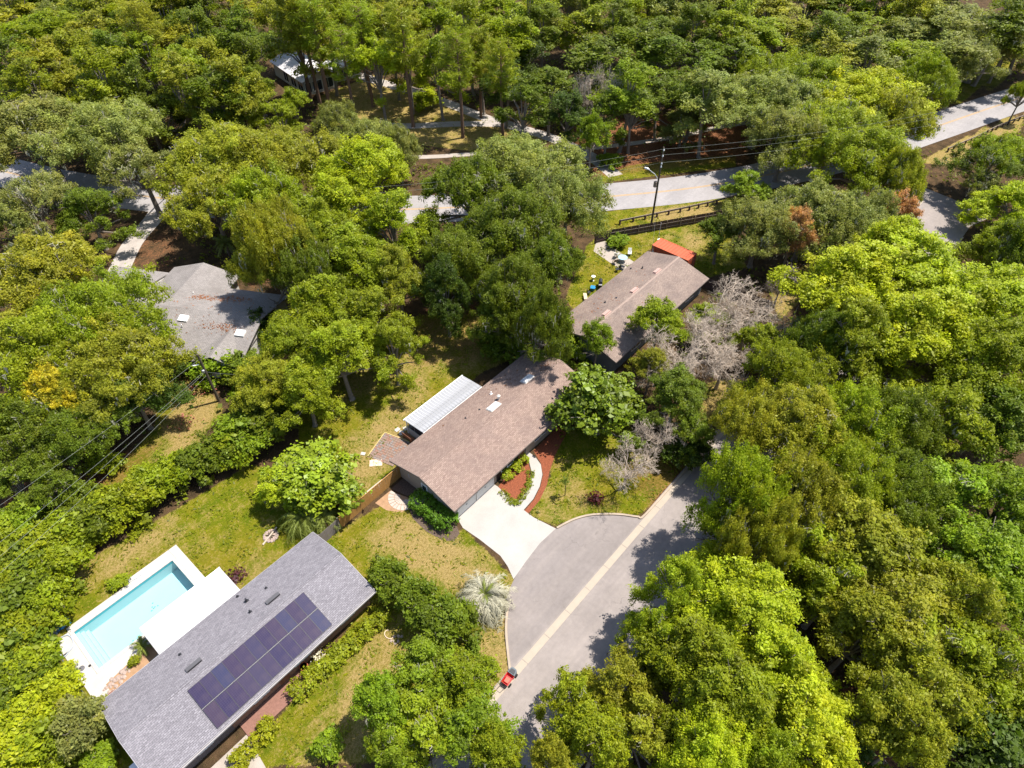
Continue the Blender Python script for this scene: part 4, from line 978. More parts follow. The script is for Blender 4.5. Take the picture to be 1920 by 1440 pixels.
bp = (-7.62, 43.15)
ub = thing('umbrella_base', 'round dark umbrella base standing on the white deck', 'umbrella base', (bp[0], bp[1], .062))
b = MB(); b.tube([(0, 0, 0), (0, 0, .06), (0, 0, .1)], [.24, .24, .08], 20); obj('base', b, M['grey_vent'], ub); b = MB(); b.tube([(0, 0, .1), (0, 0, .35)], .03, 8); obj('tube', b, M['steel'], ub)
for (px, lab) in (((-7.06, 42.86), 'small dark drain lid near the pool corner'), ((-8.58, 45.36), 'black drain lid beside the hose')):
    b = MB(); b.tube([(px[0], px[1], .06), (px[0], px[1], .09), (px[0], px[1], .1)], [.12, .12, .08], 12); tag(obj('drain_lid', b, M['dark']), lab, 'drain lid')
bp = (-8.22, 42.53)
lc = thing('deck_chair', 'low pale deck chair on the white pool deck', 'chair', (bp[0], bp[1], .062), 2.4)
for i in range(5): obj('slat', bx(-.3, .3, -.5 + i * .17, -.36 + i * .17, .28, .31), M['grey_trim'], lc)
b = MB(); b.add([(-.3, .36, .3), (.3, .36, .3), (.3, .75, .8), (-.3, .75, .8), (-.3, .39, .29), (.3, .39, .29), (.3, .78, .79), (-.3, .78, .79)], [(0, 1, 2, 3), (7, 6, 5, 4), (0, 4, 5, 1), (2, 6, 7, 3), (0, 3, 7, 4), (1, 5, 6, 2)]); obj('backrest', b, M['grey_trim'], lc)
for x in (-.28, .28):
    for y in (-.42, .36): b = MB(); b.tube([(x, y, 0), (x, y, .28)], .02, 5); obj('leg', b, M['steel'], lc)
rw = thing('brick_wall', 'low red brick planter wall at the back corner of the solar house', 'wall', (*(-8.77, 38.86), 0), .02)
wm = bx(0, .24, 0, .2, 0, .1); first = None
for r in range(4):
    for i in range(9 if r % 2 == 0 else 8):
        x = i * .25 + (.125 if r % 2 else 0)
        if first is None: first = obj('brick', wm, M['red_brick'], rw, (x, 0, .06 + r * .11))
        else: part('brick', first, rw, (x, random.Random(r * 20 + i).uniform(-.008, .008), .06 + r * .11))
rb = random.Random(9)
st = None
pl = thing('planter_stones', 'pale stones edging the planting bed behind the solar house', 'stones', (0, 0, 0), 0)
def rock(seed, r):
    q = random.Random(seed); b = MB(); n = 7; vs = [(0, 0, r * .75)]
    for ring, (rr_, z) in enumerate(((.6, .6), (1, .25), (1.05, -.05))):
        for k in range(n):
            a = 6.2832 * k / n + ring * .3; q_ = rr_ * r * q.uniform(.75, 1.2); vs.append((q_ * math.cos(a), q_ * math.sin(a), z * r * q.uniform(.8, 1.15)))
    fs = [(0, 1 + k, 1 + (k + 1) % n) for k in range(n)]
    for ring in range(2):
        o = 1 + ring * n; fs += [(o + k, o + n + k, o + n + (k + 1) % n, o + (k + 1) % n) for k in range(n)]
    b.add(vs, fs); return b
rocks = [rock(i, .17).mesh('stone', M['stone']) for i in range(5)]
for i in range(30):
    o = bpy.data.objects.new('stone', rocks[i % 5]); COL.objects.link(o); o.parent = pl
    t_ = rb.random(); q0, q1 = (-6.84, 39.69), (-4.74, 40.13); o.location = (q0[0] + (q1[0] - q0[0]) * t_ + rb.gauss(0, .2), q0[1] + (q1[1] - q0[1]) * t_ + rb.gauss(0, .25), .06); s = rb.uniform(.6, 1.4); o.scale = (s, s, s); o.rotation_euler = (0, 0, rb.random() * 6)
# fire pit on the back lawn
fp = (10.77, 42.03)
ft = thing('fire_pit', 'ring of pale stones with charred logs on the back lawn', 'fire pit', (fp[0], fp[1], 0))
for k in range(15):
    o = bpy.data.objects.new('stone', rocks[k % 5]); COL.objects.link(o); o.parent = ft; a = k * 6.2832 / 15; o.location = (.62 * math.cos(a), .62 * math.sin(a), .03); o.rotation_euler = (0, 0, k)
b = MB(); b.tube([(0, 0, 0), (0, 0, .03)], .56, 16); obj('ash', b, M['stone'], ft)
for a, l in ((.9, .45), (2.3, .4), (1.5, .35)):
    b = MB(); b.tube([(-l * math.cos(a), -l * math.sin(a), .1), (l * math.cos(a), l * math.sin(a), .16)], .055, 6); obj('log', b, M['creosote'], ft)
b = MB(); c_ = (math.cos(.25), math.sin(.25)); b.tube([(-1.15 * c_[0], -1.15 * c_[1], .06), (.95 * c_[0], .95 * c_[1], .27)], [.09, .07], 7)
lg = obj('pale_log', b, M['dead_wood'], None, (fp[0], fp[1], 0)); tag(lg, 'long pale log laid across the stone fire pit', 'log')

# ------------------------------------------------------------------ yard of the middle house
pt = struct('patio', sheet([(27.24, 43.71), (28.17, 41.32), (28.06, 40.14), (26.40, 40.08), (24.77, 39.47), (23.65, 42.44)], .008), M['sand'])
c0, c1, c2, c3 = [Vector((*q, 0)) for q in ((27.24, 43.71), (28.12, 40.55), (24.67, 39.36), (23.70, 42.50))]
e1, e2 = (c1 - c0), (c3 - c0); n1, n2 = int(e1.length / .3), int(e2.length / .3)
a_ = math.atan2(e1.y, e1.x); rb = random.Random(6); pm = None; cnt = 0
pms = [bx(-.14, .14, -.14, .14, 0, .05).mesh('paver', M[k]) for k in ('paver', 'paver_grey', 'paver_red', 'paver')]
for j in range(n2):
    for i in range(n1):
        if cnt >= 290: break
        q = c0 + e1 * ((i + .5) / n1) + e2 * ((j + .5) / n2)
        o = bpy.data.objects.new('paver', rb.choice(pms)); COL.objects.link(o); o.parent = pt; cnt += 1
        o.location = (q.x, q.y, .009 + rb.random() * .012); o.rotation_euler = (rb.gauss(0, .012), rb.gauss(0, .012), a_ + rb.gauss(0, .02))
for qa, qb in ((c0, c1), (c0, c3)):
    d = qb - qa; b = MB(); b.box(0, d.length, -.06, .02, .005, .09); o = obj('edging', b, M['edging'], pt, (qa.x, qa.y, 0), math.atan2(d.y, d.x))
sp_ = (23.70, 41.15); st_ = thing('stepping_slabs', 'square pale paving slabs laid on the grass beside the patio', 'slabs', (sp_[0], sp_[1], 0), -.75)
sm = None
for i in range(3):
    for j in range(2):
        loc = ((i - 1) * .47, (j - .5) * .47, 0)
        if sm is None: sm = obj('slab', bx(-.22, .22, -.22, .22, .004, .05), M['cut_top'], st_, loc)
        else: part('slab', sm, st_, loc)
for k, (px, s, lab) in enumerate((((28.43, 42.96), .3, 'pale paver leaning at the far corner of the patio roof'), ((28.42, 42.23), .33, 'white slab on the ground nearest the patio roof post'), ((29.14, 42.39), .28, 'small pale slab by the patio roof gutter'), ((23.59, 43.19), .25, 'lone pale stone on the grass left of the patio'))):
    o = obj('loose_slab', bx(-s, s, -s * .8, s * .8, .0, .06), M['deck_concrete'], None, (px[0], px[1], .006), k * .7); tag(o, lab, 'slab')
lm_ = thing('bench_seat', 'red brown wooden bench under the end of the patio roof', 'bench', (28.35, 40.9, 0), 1.57)
for i in range(3): obj('slat', bx(-.75, .75, -.25 + i * .17, -.1 + i * .17, .42, .46), M['red_cedar'], lm_)
obj('backrest', bx(-.75, .75, .27, .31, .5, .95), M['red_cedar'], lm_)
for x in (-.6, .6): obj('leg', bx(x - .04, x + .04, -.22, .28, 0, .42), M['red_cedar'], lm_)
# the red cart by the kerb
bp = (16.08, 14.86)
rc = thing('red_cart', 'small red cart with a dark grey front at the kerb end', 'cart', (bp[0], bp[1], .012), .12)
b = MB(); a1_ = [(-.72, -.26), (.1, -.3), (.1, .3), (-.72, .26)]; a2_ = [(-.8, -.33), (.14, -.36), (.14, .36), (-.8, .33)]
b.add([(x, y, .22) for x, y in a1_] + [(x, y, .58) for x, y in a2_] + [(x * .95, y * .9, .27) for x, y in a1_] + [(x * .97, y * .92, .58) for x, y in a2_],
      [(3, 2, 1, 0), (8, 9, 10, 11)] + [(i, (i + 1) % 4, 4 + (i + 1) % 4, 4 + i) for i in range(4)] + [(8 + (i + 1) % 4, 8 + i, 12 + i, 12 + (i + 1) % 4) for i in range(4)] + [(4 + i, 4 + (i + 1) % 4, 12 + (i + 1) % 4, 12 + i) for i in range(4)])
obj('tray', b, M['red_paint'], rc)
obj('tray_load', bx(-.6, -.15, -.2, .2, .28, .47), M['red_worn'], rc)
b = MB(); b.prism([(.16, -.36), (.62, -.3), (.72, -.15), (.72, .15), (.62, .3), (.16, .36)], .2, .66); obj('hood', b, M['grey_plastic'], rc)
b = MB(); b.prism([(.24, -.27), (.58, -.2), (.58, .2), (.24, .27)], .663, .7); obj('hood_panel', b, M['black_metal'], rc)
for x in (-.5, .45):
    for y in (-.38, .38):
        b = MB(); b.tube([(x, y - .05, .16), (x, y + .05, .16)], .16, 12); obj('wheel', b, M['rubber'], rc)
b = MB(); b.tube([(-.75, -.22, .5), (-1.15, -.2, .82), (-1.15, .2, .82), (-.75, .22, .5)], .025, 6); obj('handle', b, M['black_metal'], rc)
# porch things of the solar house
bp = (5.07, 28.66)
tp_ = thing('flower_pot', 'terracotta pot on the grass at the edge of the porch', 'pot', (bp[0], bp[1], 0))
b = MB(); b.tube([(0, 0, 0), (0, 0, .5), (0, 0, .56), (0, 0, .56), (0, 0, .46)], [.22, .36, .38, .31, .3], 16); obj('pot', b, M['terracotta'], tp_)
b = MB(); b.tube([(0, 0, .465), (0, 0, .475)], .3, 16); obj('soil', b, M['dark_mulch'], tp_)
bp = (11.76, 25.80)
gh = thing('garden_hose', 'pale curl of garden hose with bare stones on the front lawn', 'hose', (bp[0], bp[1], 0))
b = MB(); b.tube([(.3 * math.cos(a) * (1 - a * .05), .3 * math.sin(a) - a * .1, .04 + .004 * a) for a in [i * .35 for i in range(16)]], .04, 6); obj('coil', b, M['cut_top'], gh)
for i in range(7):
    o = bpy.data.objects.new('stone', rocks[i % 5]); COL.objects.link(o); o.parent = gh; o.location = (.2 + rb.uniform(-.4, .5), -1.0 + rb.uniform(-.4, .3), 0); o.scale = (.8, .8, .6)

# ------------------------------------------------------------------ cars half hidden by the trees
def car(name, label, loc, rz, body):
    r = thing(name, label, 'car', loc, rz)
    b = MB()
    prof = [(-2.2, .35), (-2.22, .75), (-1.9, .92), (-1.5, .98), (1.0, .98), (2.0, .85), (2.2, .65), (2.2, .35)]
    n = len(prof)
    def ring(y, k): return [(x, y, z if z < .5 else z * k) for x, z in prof]
    vs = ring(-.86, .96) + ring(-.7, 1) + ring(.7, 1) + ring(.86, .96); fs = []
    for j in range(3): fs += [(j * n + i, j * n + (i + 1) % n, (j + 1) * n + (i + 1) % n, (j + 1) * n + i) for i in range(n)]
    fs += [tuple(range(n))[::-1], tuple(range(3 * n, 4 * n))]; b.add(vs, fs); obj('body', b, body, r)
    b = MB(); lo = [(-1.6, -.76), (1.1, -.76), (1.1, .76), (-1.6, .76)]; hi = [(-1.1, -.6), (.35, -.6), (.35, .6), (-1.1, .6)]
    b.add([(x, y, .97) for x, y in lo] + [(x, y, 1.42) for x, y in hi], [(i, (i + 1) % 4, 4 + (i + 1) % 4, 4 + i) for i in range(4)] + [(4, 5, 6, 7)]); obj('window', b, M['glass'], r)
    b = MB(); b.add([(x * 1.02, y * 1.03, 1.425) for x, y in hi] + [(x * .95, y * .93, 1.46) for x, y in hi], [(i, (i + 1) % 4, 4 + (i + 1) % 4, 4 + i) for i in range(4)] + [(4, 5, 6, 7), (3, 2, 1, 0)]); obj('roof', b, body, r)
    for x in (-1.35, 1.4):
        for s in (-1, 1):
            b = MB(); b.tube([(x, s * .7, .32), (x, s * .88, .32)], .32, 16); wv = obj('wheel', b, M['rubber'], r)
            b = MB(); b.tube([(x, s * .88, .32), (x, s * .895, .32)], .19, 12); obj('rim', b, M['steel'], wv)
    for s in (-1, 1):
        obj('headlight', bx(2.17, 2.215, s * .62 - .15, s * .62 + .15, .58, .7), M['white_paint'], r)
        obj('tail_light', bx(-2.235, -2.19, s * .65 - .13, s * .65 + .13, .62, .76), M['lamp_red'], r)
    return r
car('parked_car', 'dark blue car glimpsed under the trees on the shaded street', (55.3, 12.4, .012), .05, M['car_blue'])
car('parked_car', 'pale car showing in bright specks through the oak crowns', (67.3, 13.0, .012), .02, M['car_white'])
# ------------------------------------------------------------------ vegetation
def unit(v): return v / np.maximum(np.linalg.norm(v, axis=-1, keepdims=True), 1e-9)
def leaf_mesh(name, C, O, L, Wd, tone, rg, m, up=.75, rnd=.62, fold=0.0):
    """one rhombic leaf spray per centre C, facing roughly along O"""
    n = len(C)
    N = unit(O * .6 + np.array([0, 0, up]) + rg.normal(0, rnd, (n, 3)))
    T = unit(np.cross(N, rg.normal(0, 1, (n, 3)))); B = np.cross(N, T)
    z_ = np.clip(rg.lognormal(-.12, .42, n), .35, 2.3); l = (L * z_)[:, None] / 2; w_ = (Wd * z_ * rg.uniform(.7, 1.2, n))[:, None] / 2
    sh = rg.uniform(-.35, .35, n)[:, None] * l
    V = np.stack([C - T * l, C + B * w_ + T * sh - N * w_ * fold, C + T * l, C - B * w_ + T * sh - N * w_ * fold], 1).reshape(-1, 3)
    me = bpy.data.meshes.new(name)
    me.vertices.add(4 * n); me.vertices.foreach_set('co', V.astype(np.float32).ravel())
    me.loops.add(4 * n); me.loops.foreach_set('vertex_index', np.arange(4 * n, dtype=np.int32))
    me.polygons.add(n); me.polygons.foreach_set('loop_start', np.arange(0, 4 * n, 4, dtype=np.int32))
    me.update(calc_edges=True)
    a = me.color_attributes.new('tone', 'FLOAT_COLOR', 'POINT')
    t4 = np.concatenate([tone, rg.random((n, 1)), np.ones((n, 1))], 1)
    a.data.foreach_set('color', np.repeat(t4, 4, 0).astype(np.float32).ravel())
    me.materials.append(m); return me
def puff_leaves(rg, P, pr, D, per, flat=.8):
    """scatter leaf centres through small puffs P (radius pr, outward D)"""
    k = np.maximum(3, (per * (pr / pr.mean()) ** 2 * rg.uniform(.55, 1.35, len(P))).astype(int))
    i = np.repeat(np.arange(len(P)), k); n = len(i)
    d = unit(rg.normal(0, 1, (n, 3)) + D[i] * .45); rad = rg.random(n) ** .5 * (1 + .55 * rg.random(n) ** 6)
    off = d * (pr[i] * rad)[:, None]; off[:, 2] *= flat
    ax_ = unit(D * .9 + rg.normal(0, .6, P.shape) + np.array([0, 0, .25]))         # each spray is drawn out along its twig
    off += ax_[i] * ((off * ax_[i]).sum(1) * rg.uniform(.5, 1.3, len(P))[i])[:, None]
    tb = rg.normal(.5, .15, len(P)); ty = np.clip(rg.normal(.25, .25, len(P)), 0, 1)
    tone = np.stack([np.clip(tb[i] + rg.normal(0, .1, n), 0, 1), np.clip(ty[i] + rg.normal(0, .08, n), 0, 1)], 1)
    return P[i] + off, unit(d + D[i]), tone
def lobes(rg, R_, H, zb, n, lr, top=.5):
    C, r = [], []
    for i in range(n):
        out = i % 3 == 2                                  # every third lobe is a smaller limb reaching past the rest
        a = i * 2.39996 + rg.uniform(-.6, .6); rho = R_ * (1 - lr * .75) * math.sqrt((i + .35) / n) * rg.uniform(.75, 1.15)
        q = R_ * lr * rg.uniform(.6, 1.2)
        if out: q *= .68; rho = min(R_ * 1.0, rho * 1.15 + R_ * .12)
        zt = H - (H - zb) * top * min(1, rho / R_) ** 2 - rg.uniform(0, .24) * (H - zb)
        C.append((rho * math.cos(a), rho * math.sin(a), max(zb + q * .3, zt - q * .7))); r.append(q)
    return np.array(C), np.array(r)
def tree_mesh(seed, R_, H, zb, n, lr, pr, per, L, Wd, m=None, top=.5, zmin=-.35, inner=.12, wood=None, cover=1.0, rnd=.62, gap=0.0, limb=1.0):
    rg = np.random.default_rng(seed); C, r = lobes(rg, R_, H, zb, n, lr, top)
    P, D, S = [], [], []
    for c, q in zip(C, r):
        k = int(cover * 4 * q * q / (pr * pr) * .75)
        d = unit(rg.normal(0, 1, (k * 2, 3))); d = d[d[:, 2] > zmin][:k]
        sc_ = rg.uniform(.62, 1.16, len(d)) + .3 * rg.random(len(d)) ** 8
        th_ = rg.uniform(0, 3.14); e_ = rg.uniform(1.0, 1.45); cs, sn = math.cos(th_), math.sin(th_)
        loc = d * (q * sc_)[:, None] * np.array([e_, 1 / e_ ** .6, rg.uniform(.6, .85)])
        p = c + np.stack([loc[:, 0] * cs - loc[:, 1] * sn, loc[:, 0] * sn + loc[:, 1] * cs, loc[:, 2]], 1)
        keep = np.ones(len(p), bool)
        for c2, q2 in zip(C, r):
            if c2 is c: continue
            keep &= (np.linalg.norm((p - c2) / np.array([1, 1, .82]), axis=1) > q2 * .62)
        if gap: keep &= rg.random(len(p)) > gap
        P.append(p[keep]); D.append(d[keep]); S.append(pr * rg.uniform(.45, 1.45, keep.sum()))
    P, D, S = np.concatenate(P), np.concatenate(D), np.concatenate(S)
    LC, LO, LT = puff_leaves(rg, P, S, D, per)
    if inner:
        k = int(len(LC) * inner); ii = rg.integers(0, len(C), k); o = unit(rg.normal(0, 1, (k, 3))) * (r[ii] * rg.random(k) ** .5 * .85)[:, None]
        LC = np.concatenate([LC, C[ii] + o]); LO = np.concatenate([LO, unit(o)]); LT = np.concatenate([LT, np.clip(rg.normal(.45, .12, (k, 2)), 0, 1) * np.array([1, .4])])
    crown = leaf_mesh('crown', LC, LO, L, Wd, LT, rg, m or M['leaf'], rnd=rnd)
    b = MB(); tr = max(.12, R_ * .05) * limb; zf = zb + (H - zb) * .18
    bend = rg.uniform(-.04, .04, 2) * H
    b.tube([(0, 0, -.1), (bend[0] * .2, bend[1] * .2, .4), (bend[0] * .6, bend[1] * .6, zf * .55), (bend[0], bend[1], zf)], [tr * 1.7, tr * 1.15, tr, tr * .85], 8)
    for c, q in zip(C, r):
        mid = (c * .45 + np.array([bend[0], bend[1], zf]) * .55); mid[2] += (c[2] - zf) * .22 - .1
        a = tr * .5
        b.tube([(bend[0], bend[1], zf - .3), tuple(mid), tuple(c * .8 + mid * .2), tuple(c)], [a, a * .75, a * .45, a * .2], 5, cap=False)
        for j in range(4):
            d = unit(rg.normal(0, 1, 3) + np.array([0, 0, .6])); b.tube([tuple(c * .7 + mid * .3), tuple(c + d * q * .5 + rg.normal(0, .15, 3)), tuple(c + d * q * rg.uniform(.9, 1.12))], [a * .34, a * .22, .025], 4, cap=False)
    return crown, b.mesh('trunk', wood or M['limb_bark']), C, r
def moss_mesh(seed, C, r, k=26):
    """pale bare twigs and hanging moss showing through the crown"""
    rg = np.random.default_rng(seed); b = MB()
    for _ in range(k):
        i = rg.integers(0, len(C)); d = unit(rg.normal(0, 1, 3) + np.array([0, 0, .25])); p = C[i] + d * r[i] * np.array([1, 1, .82]) * .92
        for s in range(5):
            q = p + rg.normal(0, .45, 3); e = unit(rg.normal(0, 1, 3) + d * .9)
            l = rg.uniform(.4, 1.0); b.tube([tuple(q - e * l * .5), tuple(q + rg.normal(0, .08, 3)), tuple(q + e * l * .5)], [.03, .025, .01], 3, cap=False)
            x, y, z = q; dx, dy = rg.normal(0, .1, 2); h = rg.uniform(.3, .9); 
            b.add([(x - dx, y - dy, z), (x + dx, y + dy, z), (x + dx * .5, y, z - h)], [(0, 1, 2)])
    return b.mesh('hanging_moss', M['moss'])
PROTO = {}
def proto(kind, R_, H, parts): PROTO.setdefault(kind, []).append((R_, H, parts))
def std(kind, seed, R_, H, *a, moss=0, **k):
    c, t, C, r = tree_mesh(seed, R_, H, *a, **k)
    ps = [('trunk', t), ('crown', c)]
    if moss: ps.append(('hanging_moss', moss_mesh(seed + 50, C, r, moss)))
    proto(kind, R_, H, ps)
#    kind     seed R   H   zb  lobes lr  puff per leafL leafW
std('oak', 1, 8, 12, 3.6, 17, .33, .62, 190, .22, .125, moss=40, gap=.2, top=.4)
std('oak', 2, 8, 12, 3.2, 22, .27, .56, 165, .22, .125, moss=60, gap=.24, top=.45)
std('oak', 3, 8, 12, 4.0, 15, .35, .66, 200, .22, .125, moss=34, gap=.17, top=.35)
std('oak', 4, 8, 12, 3.0, 20, .29, .6, 175, .22, .125, moss=50, gap=.26, top=.5)
std('sparse_oak', 5, 8, 12, 3.6, 13, .3, .6, 150, .23, .13, moss=70, gap=.5, inner=.05)
std('sparse_oak', 6, 8, 12, 3.4, 15, .28, .58, 150, .23, .13, moss=70, gap=.45, inner=.05)
std('laurel', 11, 6, 13, 3.0, 15, .34, .52, 170, .2, .125, top=.7, gap=.14)
std('laurel', 12, 6, 13, 2.6, 19, .29, .5, 155, .2, .125, top=.8, gap=.2, moss=5)
std('laurel', 13, 6, 13, 3.4, 13, .36, .55, 180, .2, .125, top=.6, gap=.12)
std('gum', 21, 5, 12, 3.0, 13, .32, .52, 150, .22, .14, top=.8, gap=.22, rnd=.65, moss=5)
std('gum', 22, 5, 12, 2.4, 17, .27, .5, 140, .22, .14, top=.9, gap=.26, rnd=.65, moss=12)
std('gum', 23, 5, 12, 3.2, 15, .29, .55, 145, .22, .14, top=.7, gap=.3, rnd=.65, moss=16)
std('wood_tree', 31, 4.6, 17, 4.5, 13, .34, .62, 125, .26, .16, top=.9, gap=.18)
std('wood_tree', 32, 4.6, 17, 5.5, 11, .36, .66, 130, .26, .16, top=1.0, gap=.2)
std('wood_tree', 33, 4.6, 17, 3.5, 15, .3, .58, 120, .26, .16, top=1.0, gap=.26)
std('wood_tree', 34, 4.6, 17, 4.0, 17, .27, .55, 120, .26, .16, top=.8, gap=.3)
std('magnolia', 41, 4.2, 8, .6, 13, .38, .55, 62, .36, .26, M['glossy_leaf'], top=.8, gap=.14)
std('round_tree', 45, 2.6, 4.2, .4, 9, .42, .42, 80, .24, .15, top=.75)
std('shrub', 51, 1.5, 2.2, .1, 8, .42, .34, 55, .22, .14, top=.7, limb=.5)
std('shrub', 52, 1.5, 2.2, .1, 10, .38, .3, 50, .22, .13, top=.7, limb=.5, gap=.1)
std('thicket', 55, 2.8, 4.4, .1, 12, .38, .45, 75, .28, .17, top=.7, limb=.6)
std('thicket', 56, 2.8, 4.4, .1, 14, .34, .42, 70, .28, .17, top=.75, limb=.6, gap=.16)
def pine(seed, H=21, R_=3.4):
    rg = np.random.default_rng(seed); b = MB(); P, D, S = [], [], []
    b.tube([(0, 0, -.1), (0, 0, .5), (.15, .1, H * .5), (.1, -.1, H * .96)], [.36, .28, .22, .06], 8)
    for i in range(30):
        z = H * (.52 + .46 * (i / 29)); a = i * 2.4 + rg.uniform(-.5, .5); l = R_ * (1.0 - .65 * max(0, (z / H - .62) / .38) ** 1.3) * rg.uniform(.55, 1.1)
        if z < H * .62: l *= .55
        e = np.array([l * math.cos(a), l * math.sin(a), z + l * .18]); b.tube([(.1, 0, z), tuple(e * np.array([.5, .5, 1])), tuple(e)], [.07, .05, .02], 4, cap=False)
        for k in range(4):
            P.append(e * np.array([.62 + .14 * k] * 2 + [1]) + rg.normal(0, .28, 3)); D.append(unit(np.array([math.cos(a), math.sin(a), .8]))); S.append(.62 * rg.uniform(.7, 1.25))
    LC, LO, LT = puff_leaves(rg, np.array(P), np.array(S), np.array(D), 90)
    return leaf_mesh('crown', LC, LO, .42, .075, LT, rg, M['leaf'], rnd=1.0), b.mesh('trunk', M['pine_bark'])
for s in (61, 62):
    c, t = pine(s); proto('pine', 3.4, 21, [('trunk', t), ('crown', c)])
def bare(seed, R_, H, depth=5, moss=True):
    rg = np.random.default_rng(seed); b = MB(); tw = MB()
    def grow(p, d, l, r, k):
        d = unit(d); mid = p + d * l * .5 + rg.normal(0, l * .07, 3); e = p + d * l + rg.normal(0, l * .08, 3)
        (b if k < 4 else tw).tube([tuple(p), tuple(mid), tuple(e)], [r, r * .85, r * .62], 5 if k < 3 else 3, cap=False)
        if k >= depth: return
        for j in range(3 if k < 2 else 4):
            nd = unit(d * .75 + rg.normal(0, .62, 3) * np.array([1, 1, .75]) + np.array([0, 0, .12 if k < 2 else -.02])); q = e if j < 2 else p + (e - p) * rg.uniform(.4, .9)
            grow(q, nd, l * rg.uniform(.58, .78), max(.011, r * .55), k + 1)
    for j in range(4):
        a = j * 1.57 + rg.uniform(-.5, .5); grow(np.array([0, 0, H * .3]), np.array([math.cos(a) * .8, math.sin(a) * .8, .7]), R_ * .42, .13, 1)
    b.tube([(0, 0, -.1), (.1, 0, H * .15), (0, .05, H * .33)], [.3, .24, .17], 8)
    return b.mesh('trunk', M['dead_wood']), tw.mesh('twig', M['dead_wood'])
for s in (71, 72):
    t, tw = bare(s, 5.4, 8.5, 6); proto('bare_tree', 5.0, 8.5, [('trunk', t), ('bare_twigs', tw)])
def plant(kind, x, y, R_, H, colour, label, cat, group=None, var=None, rz=None, lean=None, rs=[0]):
    rs[0] += 1; q = random.Random(rs[0] * 7 + 1)
    v = PROTO[kind]; R0, H0, ps = v[(rs[0] if var is None else var) % len(v)]
    nm = {'oak': 'oak_tree', 'sparse_oak': 'oak_tree', 'laurel': 'broadleaf_tree', 'gum': 'tree', 'wood_tree': 'woodland_tree', 'pine': 'pine_tree', 'bare_tree': 'bare_tree', 'magnolia': 'magnolia_tree', 'round_tree': 'round_tree', 'thicket': 'bush', 'shrub': 'shrub'}[kind]
    r = thing(nm, label, cat, (x, y, 0), q.random() * 6.28 if rz is None else rz, group)
    s = R_ / R0; r.scale = (s * q.uniform(.94, 1.06), s * q.uniform(.94, 1.06), H / H0)
    j = q.uniform(.9, 1.1); g = q.uniform(.95, 1.06)
    shift = 0.0
    if 5.9 < y < 15.7 and -20 < x < 117:                  # keep trunks off the asphalt: the crown leans out from the verge
        shift = (y - 5.3) if y < 10.7 else (y - 16.4)
        r.location.y -= shift; r.rotation_euler.z = 0.0
    for n, me in ps:
        o = bpy.data.objects.new(n, me); COL.objects.link(o); o.parent = r
        if shift or lean:
            lx, ly = lean or (0, shift); r.rotation_euler.z = 0.0
            if n == 'trunk': o.rotation_euler = (-math.atan(ly / s / (H0 * .55)), math.atan(lx / s / (H0 * .55)), 0)
            else: o.location = (lx / s, ly / s, 0)
        o.color = (colour[0] * j, colour[1] * j * g, colour[2] * j, 1)
        if n in ('hanging_moss', 'bare_twigs'): o['kind'] = 'stuff'
    return r
COLOUR = {'Y': (0.335, 0.39, 0.014), 'G': (0.225, 0.275, 0.011), 'O': (0.262, 0.275, 0.02), 'D': (0.07, 0.11, 0.012), 'B': (0.19, 0.268, 0.013), 'S': (0.225, 0.25, 0.06), 'R': (0.5, 0.28, 0.13), 'K': (0.5, 0.42, 0.025), 'V': (0.135, 0.18, 0.012)}
